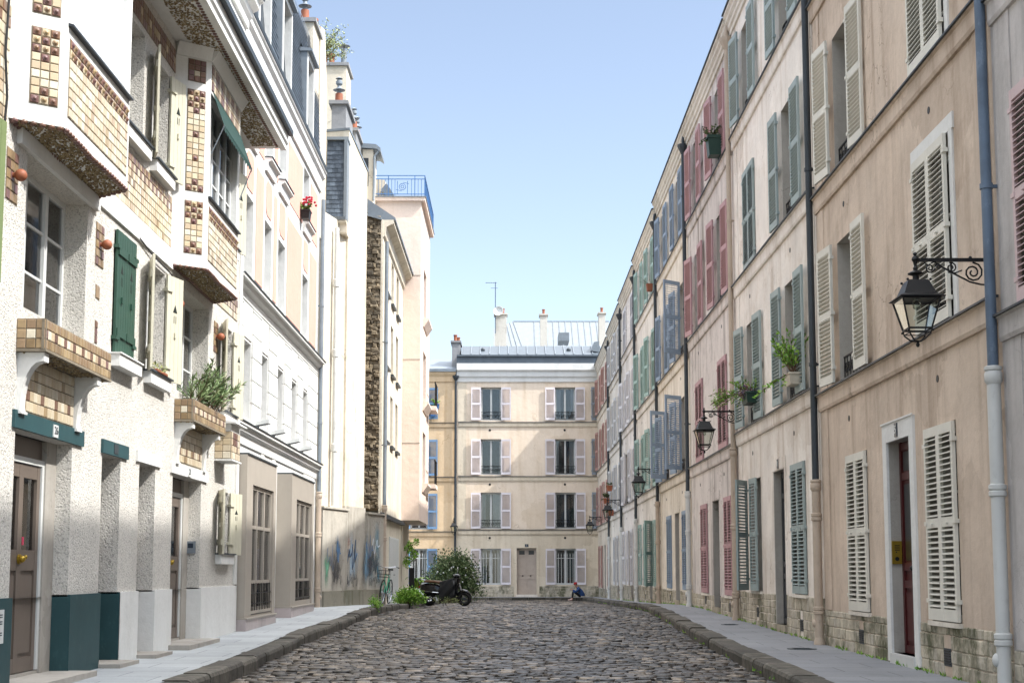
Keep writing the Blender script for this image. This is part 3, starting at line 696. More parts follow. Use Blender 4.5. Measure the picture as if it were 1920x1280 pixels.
# ================================================================ LANTERNS
def lantern(F, u, z, reach, label, s=1.0, group='wall lanterns on scrolled brackets'):
    """black four-sided lantern hung under a scrolled bracket; z is the bracket bar"""
    t = thing('wall_lantern', label, 'lantern', F.p(u, 0, z), group)
    q = lambda n, h, du=0: F.p(u+du, n, z+h*s)
    mb = MB(); mb.fb(F, u-.014, u+.014, .0, reach+.02, z-.018, z+.014); mb.fb(F, u-.02, u+.02, 0, .02, z-.27*s, z+.06)
    def spiral(cn, ch, r0, turns, st, r1=.2):
        pts = []; N = int(10*turns)
        for j in range(N+1):
            a = st+2*PI*turns*j/N; r = r0*(1-(1-r1)*j/N); pts.append(q(cn+r*math.cos(a), ch/s*1.0+r*math.sin(a)/s))
        return pts
    L = reach
    mb.tube(spiral(.17*L/.7, -.12, .095, 1.9, PI*.5), .009, 5); mb.tube([q(0.02, -.24), q(.1*L/.7, -.235), q(.2*L/.7, -.21), q(.33*L/.7, -.14), q(.45*L/.7, -.07), q(.52*L/.7, -.02)], .009, 5)
    mb.tube(spiral(.37*L/.7, -.075, .05, 1.6, PI*.4), .008, 5); mb.tube([q(.27*L/.7, -.1), q(.33*L/.7, -.125), q(.4*L/.7, -.12)], .007, 5)
    mb.tube(spiral(.565*L/.7, -.08, .045, 1.7, PI), .008, 5); mb.tube(spiral(.49*L/.7, -.065, .028, 1.4, 0), .007, 5)
    mb.tube([q(.62*L/.7, -.03), q(.58*L/.7, -.05), q(.55*L/.7, -.03), q(.52*L/.7, -.02)], .006, 4)
    mb.ball(q(.19*L/.7, .02), .016); mb.build('bracket', M['iron'], t)
    c = F.p(u, reach, z)
    # hood, finial, cage: square in plan, turned like the wall
    def ring(r, h):
        return [F.p(u+a*r, reach+b*r, z+h*s) for a, b in ((-1, -1), (1, -1), (1, 1), (-1, 1))]
    def loft(rs, cap=True):
        vs = []; 
        for r, h in rs: vs += ring(r*s, h)
        n = len(rs); mb.add(vs, [(i*4+k, i*4+(k+1) % 4, (i+1)*4+(k+1) % 4, (i+1)*4+k) for i in range(n-1) for k in range(4)]+([(3, 2, 1, 0), tuple((n-1)*4+k for k in range(4))] if cap else []))
    mb = MB(); mb.lathe(c, [(.0, .075*s), (.012, .07*s), (.022, .055*s), (.012, .04*s), (.03, .02*s), (.034, 0), (.022, -.02*s), (.014, -.06*s), (.024, -.08*s), (.02, -.1*s), (.05, -.115*s), (.075, -.13*s), (.07, -.14*s), (.03, -.15*s), (.03, -.2*s)], 10)
    loft([(.07, -.2), (.09, -.205), (.1, -.22), (.145, -.33), (.155, -.345)]); 
    loft([(.15, -.34), (.205, -.37), (.205, -.378), (.15, -.378)])
    for a, b in ((-1, -1), (1, -1), (1, 1), (-1, 1)): mb.ball(F.p(u+a*.105*s, reach+b*.105*s, z-.205*s), .013)
    hood = mb.build('hood', M['iron'], t, smooth=True)
    mb = MB()
    for k in range(4):
        (a, b), (a2, b2) = [((-1, -1), (1, -1), (1, 1), (-1, 1))[i % 4] for i in (k, k+1)]
        p = lambda a_, b_, r, h: F.p(u+a_*r*s, reach+b_*r*s, z+h*s)
        mb.tube([p(a, b, .175, -.38), p(a, b, .105, -.66)], .009, 5); mb.tube([p(a, b, .175, -.385), p(a2, b2, .175, -.385)], .01, 5); mb.tube([p(a, b, .105, -.66), p(a2, b2, .105, -.66)], .01, 5)
        mb.tube([p(a, b, .105, -.665), p(a, b, .095, -.71), p(a, b, .05, -.76), p(a, b, .01, -.775)], .008, 5); mb.ball(p(a, b, .112, -.68), .011)
        mb.tube([p(a, b, .095, -.7), p(a2, b2, .095, -.7)], .006, 4)
    mb.lathe(F.p(u, reach, z), [(.0, -.83*s), (.014, -.82*s), (.02, -.8*s), (.012, -.785*s), (.022, -.77*s), (.0, -.76*s)], 8); mb.build('cage', M['iron'], t, smooth=True)
    mb = MB()
    for k in range(4):
        (a, b), (a2, b2) = [((-1, -1), (1, -1), (1, 1), (-1, 1))[i % 4] for i in (k, k+1)]
        p = lambda a_, b_, r, h: F.p(u+a_*r*s, reach+b_*r*s, z+h*s)
        mb.quad(p(a, b, .172, -.385), p(a2, b2, .172, -.385), p(a2, b2, .103, -.655), p(a, b, .103, -.655))
    mb.build('glass', M['lampglass'], t)
    mb = MB(); mb.lathe(c, [(.03, -.38*s), (.04, -.42*s), (.035, -.46*s), (.0, -.48*s)], 10); mb.build('bulb', M['lampglass'], t, smooth='all')
    return t
for (px_, py_, lx, lab) in ((1848, 487, 1716, 'largest black lantern on a scrolled bracket, in front of the tan house'),
                       (1381, 771, 1320, 'black bracket lantern hanging before the pink shuttered house'),
                       (1237, 879, 1197, 'black bracket lantern below the mint green shutters'),
                       (1166, 937, 1139, 'black bracket lantern beside the flower pots of the off-white shuttered house'),
                       (1129, 969, 1106, 'smallest black bracket lantern, by the rose shuttered corner house')):
    y_, z_ = onX(px_, py_, 4.45)
    reach = 4.5-(lx-957)/2667*(y_*.994+(z_-1.25)*.11)
    lantern(F_R, y_, z_, reach, lab, 1.0 if px_ > 1300 else 1.05)
# ================================================================ LEFT HOUSE WITH TILED BAYS
F_L = Fr((-4.6, 0), (0, 1), (1, 0))
M['rough'] = roughcast('white_roughcast', hexc('dbd7cf'))
M['tile'] = island('glazed_cream_tiles', [hexc('cdc1a6'), hexc('bfad8f'), hexc('d6cfbd'), hexc('b8a486'), hexc('cfc5af'), hexc('aa9377')], .3, .001, 30, .12, spec=.5)
M['tiletan'] = island('glazed_tan_tiles', [hexc('7f6a4c'), hexc('9c8665'), hexc('8d755d'), hexc('ad9874'), hexc('75604c')], .3, .001, 30, .2, spec=.5)
M['tilebrown'] = island('glazed_brown_tiles', [hexc('64493f'), hexc('7d5d4a'), hexc('725557'), hexc('8b6b50')], .28, .001, 30, .2, spec=.5)
M['grout'] = plaster('tile_grout', hexc('857c6d'), .1, hexc('554e44'), .5)
M['mosaic'] = island('pebble_mosaic', [hexc('5a4a35'), hexc('8d7b57'), hexc('b5a582'), hexc('6d5a40'), hexc('9c8b66')], .5, .003, 30, .2)
M['teal'] = paint('dark_teal_paint', hexc('27484c'), .55, .15, .3, hexc('4c6c6d'))
M['greensh'] = paint('green_shutter_paint', hexc('2b4a3d'), .5, .1, .2)
M['olive'] = paint('olive_shutter_paint', hexc('6f7d52'), .55, .1, .2)
M['creamsh'] = paint('cream_shutter_paint', hexc('c6c2ae'), .6, .08, .2, hexc('8a8570'))
M['awning'] = paint('green_awning_cloth', hexc('0a342d'), .8, .1, .1)
M['taupe'] = paint('taupe_paint', hexc('a59d92'), .5, .06, .15)
M['doorbrown'] = paint('brown_grey_door', hexc('6d6259'), .45, .1, .25)
M['rollerw'] = paint('white_slats', hexc('d6d9de'), .45, .03, .05)
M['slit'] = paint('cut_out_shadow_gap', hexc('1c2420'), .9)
def ZL(py, px, X=-4.6): return onX(px, py, X)[1]
def tiles(t, F, u0, u1, n, z0, z1, s, pat, name='tile_panel', studs=None, parent=None):
    """separate glazed tiles on a bed of grout; pat(col,row,cols,rows) -> 0 cream 1 tan 2 brown"""
    mb = MB(); c = max(1, round((u1-u0)/s)); r = max(1, round((z1-z0)/s)); du = (u1-u0)/c; dz = (z1-z0)/r; g = .0045
    mb.fb(F, u0-.004, u1+.004, n-.02, n+.004, z0-.004, z1+.004, 3)
    for i in range(c):
        for j in range(r):
            a, b, e, f = u0+i*du+g, u0+(i+1)*du-g, z0+j*dz+g, z0+(j+1)*dz-g; k = n+.012+random.uniform(-.001, .002); m = pat(i, j, c, r); ins = .006
            q = [(a, e), (b, e), (b, f), (a, f)]; q2 = [(a+ins, e+ins), (b-ins, e+ins), (b-ins, f-ins), (a+ins, f-ins)]
            mb.add([F.p(x, n, y) for x, y in q]+[F.p(x, k-.004, y) for x, y in q]+[F.p(x, k, y) for x, y in q2], [(l, (l+1) % 4, 4+(l+1) % 4, 4+l) for l in range(4)]+[(4+l, 4+(l+1) % 4, 8+(l+1) % 4, 8+l) for l in range(4)]+[(8, 9, 10, 11)], m)
            if studs and studs(i, j, c, r):
                mb.lathe(F.p((a+b)/2, k-.002, (e+f)/2), [(du*.36, 0), (du*.33, .006), (du*.2, .008), (du*.2, .014), (du*.08, .022), (0, .024)], 10, 2 if m == 2 else 1, axis=F.nn)
    return mb.build(name, [M['tile'], M['tiletan'], M['tilebrown'], M['grout']], parent or t, recalc=False)
def pebbles(F, poly_u, n0, n1, z, s=.035, down=True):
    """mosaic of pebbles set in the soffit between two depths"""
    mb = MB(); u = poly_u[0]
    return mb
L1 = thing('bay_window_house', 'white roughcast house with tiled bay windows, tiled planter ledges and doors 26 and 21', 'house', (-4.6, 18, .2))
# --- openings: (u0,u1,z0,z1,depth)
SH1 = 6.25
op = {'door26': (13.15, 14.88, .2, 2.56, .16), 'niche': (15.98, 16.75, .2, 2.56, .5), 'opening': (17.6, 18.4, .22, 2.58, .45), 'door21': (19.35, 21.15, .28, 2.56, .18),
      'winb': (13.2, 15.15, 3.72, 5.2, .26), 'winb2': (19.45, 21.4, 3.72, 5.2, .26), 'green': (16.2, 17.03, 3.74, 5.19, .2), 'creamA': (17.75, 18.62, 3.74, 5.16, .22), 'creamD': (22.35, 23.2, 3.74, 5.16, .22),
      'small': (22.35, 23.2, 1.5, 2.5, .22), 'b1': (16.2, 17.3, 6.5, 7.93, .22), 'b2': (17.75, 18.55, 6.46, 7.86, .22), 'olive': (11.15, 11.98, 3.78, 5.24, .2), 'e1': (22.3, 23.1, 6.5, 7.86, .22)}
PT = 1.0
mb = MB(); mb.holes(F_L, 8.5, 23.9, PT-.02, 8.5, [v for v in op.values() if v[3] > 1.0], 0, 0, .24, 0, 1)
mb.build('wall', [M['rough'], M['interior']], L1, recalc=False)
lo = [v for v in op.values() if v[2] < 1.0]
# painted plinth, one coat teal, one white
def plinth(a, b, mat):
    mb = MB(); hs = [(h[0], h[1], h[2]-.4, PT+1, h[4]+.035) for h in lo if h[0] < b and h[1] > a]
    mb.holes(F_L, a, b, 0, PT, [h for h in hs], .035, 0, 0)
    mb.quad(F_L.p(a, 0, PT), F_L.p(b, 0, PT), F_L.p(b, .035, PT), F_L.p(a, .035, PT)) if not hs else None
    for h in hs:
        for x in (h[0], h[1]):
            if a-.01 <= x <= b+.01: mb.quad(F_L.p(x, .035, 0), F_L.p(x, -h[4], 0), F_L.p(x, -h[4], PT), F_L.p(x, .035, PT))
    # top ledge segments between openings
    xs = [a]; 
    for h in sorted(hs): xs += [max(h[0], a), min(h[1], b)]
    xs.append(b)
    for x0, x1 in zip(xs[::2], xs[1::2]):
        if x1-x0 > .01: mb.quad(F_L.p(x0, -.01, PT), F_L.p(x1, -.01, PT), F_L.p(x1, .035, PT), F_L.p(x0, .035, PT))
    return mb.build('plinth', mat, L1, recalc=False)
plinth(8.5, 16.76, M['teal']); plinth(16.78, 23.9, M['white'])
mb = MB(); mb.quad((-4.6, 23.9, -.3), (-12, 23.9, -.3), (-12, 23.9, 11.6), (-4.6, 23.9, 11.6)); mb.quad((-4.6, 8.5, -.3), (-12, 8.5, -.3), (-12, 8.5, 11.6), (-4.6, 8.5, 11.6)); mb.quad((-12, 8.5, -.3), (-12, 23.9, -.3), (-12, 23.9, 11.6), (-12, 8.5, 11.6))
mb.fb(F_L, 23.72, 23.93, 0, .03, PT+.02, 8.4)
mb.build('corner_wall', M['white'], L1)
# upper storey over the eaves
mb = MB(); hs = [(11, 12, 9.3, 10.5), (14.5, 15.4, 9.3, 10.5), (18.3, 19.1, 9.3, 10.5), (21.2, 22.1, 9.3, 10.5)]
mb.holes(F_L, 8.5, 23.9, 8.5, 11.0, hs, 0, 0, .22, 0, 1); mb.build('attic_wall', [M['white'], M['interior']], L1, recalc=False)
for h in hs:
    window(L1, F_L, h[0], h[1], h[2], h[3], -.2, M['whitepaint'])
    mb = MB(); mb.fb(F_L, h[0]-.04, h[1]+.04, -.2, .08, h[2]-.06, h[2]-.002); mb.build('window_sill', M['white'], L1)
# lintels
for (a, b, z0, z1, m) in ((13.05, 15.2, 2.565, 2.73, 'teal'), (15.92, 17.0, 2.565, 2.72, 'teal'), (17.42, 18.62, 2.585, 2.72, 'white'), (19.2, 21.5, 2.565, 2.71, 'white')):
    mb = MB(); mb.fb(F_L, a, b, -.02, .03, z0, z1); o = mb.build('lintel', M[m], L1)
    if a < 14:
        mb = MB(); mb.fb(F_L, 14.14, 14.28, .03, .042, 2.575, 2.70); p_ = mb.build('number_plate', M['whitepaint'], o); text_part('number', '26', .11, M['zincdark'], o, F_L.p(14.21, .044, 2.64), (0, 1))
    if 15 < a < 17:
        mb = MB(); mb.fb(F_L, 16.35, 16.52, .03, .036, 2.59, 2.70); mb.build('blind_plate', M['zincdark'], o)
    if a > 19:
        mb = MB(); mb.fb(F_L, 20.12, 20.3, .03, .04, 2.575, 2.70); p_ = mb.build('number_plate', M['whitepaint'], o); text_part('number', '21', .12, M['zincdark'], o, F_L.p(20.21, .042, 2.638), (0, 1))
# doors
def old_door(o, pr):
    a, b, z0, z1, d = o; n = -d+.02; P0 = P((a+b)/2)
    mb = MB(); mb.fb(F_L, b-.32, b-.001, -d-.14, -d+.0, P0-.1, z1); mb.build('stone_jamb', M['reveal'], L1); mb = MB(); mb.fb(F_L, a+.001, a+.14, -d-.14, -d, P0-.1, z1); mb.build('stone_jamb', M['reveal'], L1)
    a2, b2 = a+.14, b-.32; dz = P0+.1; n = -d-.03
    mb = MB(); mb.fb(F_L, a2, b2, -.7, -d-.02, P0-.1, dz-.01); mb.fb(F_L, a-.15, b+.05, -.3, .32, P0-.15, P0+.06); mb.build('doorstep', M['reveal'], L1)
    mb = MB()
    for x0, x1 in ((a2, a2+.09), (b2-.06, b2)): mb.fb(F_L, x0, x1, n-.06, n+.012, dz, 2.36)
    mb.fb(F_L, a2+.09, b2-.06, n-.06, n+.012, 2.30, 2.36); mb.build('door_frame', M['whitepaint'], L1)
    mb = MB(); mb.fb(F_L, a2, b2, n-.08, n-.02, 2.36, z1); mb.build('transom_board', M['doorbrown'], L1)
    a3, b3 = a2+.1, b2-.07; mid = (a3+b3)/2
    mb = MB()
    for x0, x1 in ((a3, a3+.09), (b3-.09, b3), (mid-.06, mid+.06)): mb.fb(F_L, x0, x1, n-.05, n-.004, dz, 2.29)
    for z_0, z_1 in ((dz, dz+.14), (1.25, 1.45), (2.16, 2.29)): mb.fb(F_L, a3+.09, b3-.09, n-.048, n-.006, z_0, z_1)
    mb.fb(F_L, a3+.08, b3-.08, n-.05, n-.028, dz+.1, 1.3)
    for x0, x1 in ((a3+.12, mid-.09), (mid+.09, b3-.12)): mb.fb(F_L, x0, x1, n-.03, n-.014, dz+.18, 1.2)
    d_ = mb.build('door', M['doorbrown'], L1)
    mb = MB(); mb.fb(F_L, a3+.08, b3-.08, n-.04, n-.034, 1.44, 2.17); mb.build('pane', M['glass'], d_)
    mb = MB(); k = 40
    for i in range(k):
        u0, u1 = a3+.08+(b3-a3-.16)*i/k, a3+.08+(b3-a3-.16)*(i+1)/k; mb.quad(F_L.p(u0, n-.06-.01*math.sin(i*1.3), 1.42), F_L.p(u1, n-.06-.01*math.sin(i*1.3+1.3), 1.42), F_L.p(u1, n-.06-.01*math.sin(i*1.3+1.3), 2.2), F_L.p(u0, n-.06-.01*math.sin(i*1.3), 2.2))
    mb.build('curtain', M['curtain'], d_, recalc=False)
    mb = MB(); mb.ball(F_L.p(mid-.02, n+.035, 1.36), .035); mb.cyl(F_L.p(mid-.02, n, 1.36), F_L.p(mid-.02, n+.02, 1.36), .05); mb.ball(F_L.p(mid+.09, n+.03, 1.38), .022); mb.build('door_knob', M['brass'], d_, smooth=True)
old_door(op['door26'], 0); old_door(op['door21'], 1)
mb = MB(); mb.fb(F_L, 14.07, 14.12, -.22, -.212, 1.5, 1.58); mb.build('sticker', paint('red_sticker', hexc('b03050'), .5), L1)
# dark back doors in the two narrow openings
for k in ('niche', 'opening'):
    a, b, z0, z1, d = op[k]; mb = MB(); mb.fb(F_L, a, b, -d-.04, -d-.0, P(a), z1)
    for zz in (P(a)+.15, 1.3, z1-.25): mb.fb(F_L, a+.05, b-.05, -d, -d+.02, zz, zz+.1)
    mb.build('door', M['doorbrown'], L1)
    mb = MB(); mb.fb(F_L, a-.02, b+.02, -.3, .28, P(a)-.1, P(a)+.045); mb.build('doorstep', M['reveal'], L1)
mb = MB(); mb.box(-4.6-.2, -4.6-.06, 21.145-.03, 21.148, 1.5, 1.68); io = mb.build('intercom', M['zinc'], L1); mb = MB(); mb.box(-4.6-.17, -4.6-.09, 21.113, 21.117, 1.58, 1.65); mb.build('screen', M['plateblue'], io)
mb = MB(); mb.fb(F_L, 12.5, 12.93, .036, .042, .6, .9); nb = mb.build('notice', M['whitepaint'], L1); mb = MB()
for zz in (.86, .84, .80, .78, .7, .68): mb.fb(F_L, 12.54, 12.89, .042, .043, zz-.012, zz)
mb.build('notice_lines', M['plateblue'], nb)
# windows
for k in ('olive', 'winb', 'winb2', 'b1', 'b2', 'creamA', 'creamD', 'small', 'e1'):
    a, b, z0, z1, d = op[k]; window(L1, F_L, a, b, z0, z1, -d+.02, M['whitepaint'], 3 if k.startswith('winb') else 2, (.35, .35), 3, fw=.06)
    if k not in ('winb', 'winb2'):
        mb = MB(); mb.fb(F_L, a-.08, b+.1, -d, .1, z0-.15, z0-.002); so_ = mb.build('window_sill', M['white'], L1); mb = MB(); mb.fb(F_L, a-.1, b+.12, 0, .13, z0-.001, z0+.02); mb.build('sill_flashing', M['zincdark'], so_)
# plank shutters with battens; dark faces paint in the shade of the cut-outs
def plank_mesh(mat, w_, h_, side):
    key = ('plank', mat.name, round(w_, 2), round(h_, 2), side)
    if key in _leaf: return _leaf[key]
    mb = MB(); n = 4; d = w_/n
    for i in range(n): mb.box(i*d+.002, (i+1)*d-.002, -.014, .014, 0, h_)
    s = side
    # battens on the outer face
    for z in (.14*h_, .80*h_):
        for q in (s,): mb.box(.02, w_-.02, .014*q if q > 0 else -.034, .034 if q > 0 else -.014, z, z+.09)
    for z in (.18, h_-.2): mb.box(-.03, .12, -.036, .036, z-.02, z+.02)
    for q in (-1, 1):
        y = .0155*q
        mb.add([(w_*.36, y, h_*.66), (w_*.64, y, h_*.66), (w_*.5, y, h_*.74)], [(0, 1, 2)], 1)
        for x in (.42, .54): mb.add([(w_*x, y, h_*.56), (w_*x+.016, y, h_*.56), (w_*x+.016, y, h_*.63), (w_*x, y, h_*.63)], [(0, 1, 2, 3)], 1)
        mb.box(w_*.5-.02, w_*.5+.02, min(y, y+.02*q), max(y, y+.02*q), h_*.42, h_*.42+.07)
    o = mb.build('tmp', [mat, M['slit']]); me = o.data; me.name = 'plank_leaf'; bpy.data.objects.remove(o); _leaf[key] = me; return me
def planks(o, mat, an, an2):
    a, b, z0, z1, d = o
    shutter(L1, F_L, a, .03, z0, 1, an, (b-a)/2, z1-z0, mat, meshf=plank_mesh); shutter(L1, F_L, b, .03, z0, -1, an2, (b-a)/2, z1-z0, mat, meshf=plank_mesh)
planks(op['green'], M['greensh'], 0, 0); planks(op['creamA'], M['creamsh'], 160, 165); planks(op['creamD'], M['creamsh'], 160, 168); planks(op['small'], M['creamsh'], 158, 165)
planks(op['b2'], M['creamsh'], 160, 165); planks(op['olive'], M['olive'], 170, 174); planks(op['e1'], M['creamsh'], 140, 165)
mb = MB(); mb.fb(F_L, 16.12, 17.1, 0, .13, 3.58, 3.72); mb.fb(F_L, 16.1, 17.12, 0, .15, 3.72, 3.735); mb.build('window_sill', M['white'], L1)
# terracotta balls on tile plaques
for u in (12.8, 15.62, 19.18, 21.93):
    tiles(L1, F_L, u-.15, u+.15, 0, 4.62, 5.1, .1, lambda i, j, c, r: 1 if (i+j) % 3 else 2, 'plaque')
    mb = MB(); mb.ball(F_L.p(u, .085, 4.87), .058, seg=14, rings=9); mb.cyl(F_L.p(u, .0, 4.87), F_L.p(u, .05, 4.87), .025); mb.build('ball_ornament', M['terracotta'], L1, smooth=True)
tiles(L1, F_L, 15.52, 15.66, 0, 4.25, 4.4, .14, lambda *a: 1, 'plaque'); tiles(L1, F_L, 15.54, 15.62, 0, 3.75, 4.0, .08, lambda *a: 2, 'plaque')
# tiled planter ledges on brackets
def boxpat(i, j, c, r):
    if j == r-2 and r > 2: return 2 if i % 3 == 0 else 0
    return 1
for u0 in (13.08, 19.33):
    u1 = u0+2.2; z0, z1 = 3.3, 3.58; D = .27
    mb = MB(); mb.fb(F_L, u0+.012, u1-.012, 0, D-.014, z0, z1-.06); 
    mb.fb(F_L, u0+.012, u0+.03, 0, D-.014, z1-.06, z1-.004); mb.fb(F_L, u1-.03, u1-.012, 0, D-.014, z1-.06, z1-.004); mb.fb(F_L, u0+.03, u1-.03, D-.04, D-.014, z1-.06, z1-.004); mb.fb(F_L, u0, u1, 0, D+.01, z0-.025, z0-.001)
    pb = mb.build('planter_ledge', M['grout'], L1)
    tiles(L1, F_L, u0, u1, D-.012, z0, z1, .094, boxpat, 'ledge_tiles', parent=pb)
    Fe = Fr(F_L.p(u0, 0, 0)[:2], (1, 0), (0, -1)); tiles(L1, Fe, 0.0, D, -.012, z0, z1, .094, lambda i, j, c, r: 0 if (i == 1 and j == 1) else 1, 'ledge_tiles', parent=pb)
    mb = MB()
    for k in range(240): 
        uu, nn_ = random.uniform(u0+.04, u1-.04), random.uniform(.03, D-.03); mb.ball(F_L.p(uu, nn_, z0-.028), .014, seg=5, rings=3)
    mb.build('pebble_soffit', M['mosaic'], pb)
    for ub in (u0+.06, u1-.42):   # arched brackets
        pr = [(0, z0-.58), (.0, z0-.027), (D-.02, z0-.027), (D-.02, z0-.11), (D-.05, z0-.11)]
        for k in range(7): a = PI/2*k/6; pr.append((D-.05-(D-.09)*math.sin(a), z0-.11-.42*(1-math.cos(a))))
        pr += [(.05, z0-.58)]
        mb = MB(); mb.prof(F_L, pr, ub, ub+.13); mb.fb(F_L, ub-.02, ub+.15, 0, .06, z0-.60, z0-.575); mb.build('bracket', M['white'], L1)
    tiles(L1, F_L, u0+.2, u1-.43, 0.002, 2.745, z0-.03, .105, lambda i, j, c, r: 2 if (j == 1 and i % 4 == 1) else (1 if random.random() < .12 else 0), 'tile_panel')
# small tiled meter box
mb = MB(); mb.fb(F_L, 22.05, 22.75, 0, .25, 2.97, 3.52); mb.fb(F_L, 22.02, 22.8, 0, .28, 2.945, 2.969); mb.prof(F_L, [(0, 3.521), (.34, 3.521), (.34, 3.545), (0, 3.6)], 21.95, 22.9); mx = mb.build('tiled_box', M['white'], L1)
tiles(L1, F_L, 22.06, 22.74, .252, 2.98, 3.4, .1, lambda i, j, c, r: 2 if 1 <= i <= 4 and 1 <= j <= 3 and random.random() < .5 else 0, 'box_tiles', parent=mx)
Fe = Fr(F_L.p(22.05, 0, 0)[:2], (1, 0), (0, -1)); tiles(L1, Fe, .0, .25, .002, 2.98, 3.4, .105, lambda i, j, c, r: 0, 'box_tiles', parent=mx)
# tile band and frieze between the bays
def bandpat(i, j, c, r):
    if j == r-1: return 2 if i % 2 == 0 else 1
    if j == r-2: return 2 if i % 2 == 1 else 0
    return 1 if random.random() < .07 else 0
tiles(L1, F_L, 15.5, 18.88, .0, 5.58, 6.27, .1, bandpat, 'tile_band'); tiles(L1, F_L, 15.5, 18.88, .0, 8.02, 8.34, .11, lambda i, j, c, r: 0 if (i % 4 == 2 and j == 1) else 2 if random.random() < .7 else 1, 'tile_frieze')
tiles(L1, F_L, 21.7, 23.6, 0, 5.4, 5.75, .11, bandpat, 'tile_band'); tiles(L1, F_L, 10.0, 12.6, 0, 5.0, 6.4, .11, bandpat, 'tile_band')
mb = MB(); mb.fb(F_L, 15.45, 18.95, 0, .03, 5.30, 5.56); mb.fb(F_L, 12.9, 15.45, -.0, .05, 5.205, 5.36); mb.build('white_band', M['white'], L1)
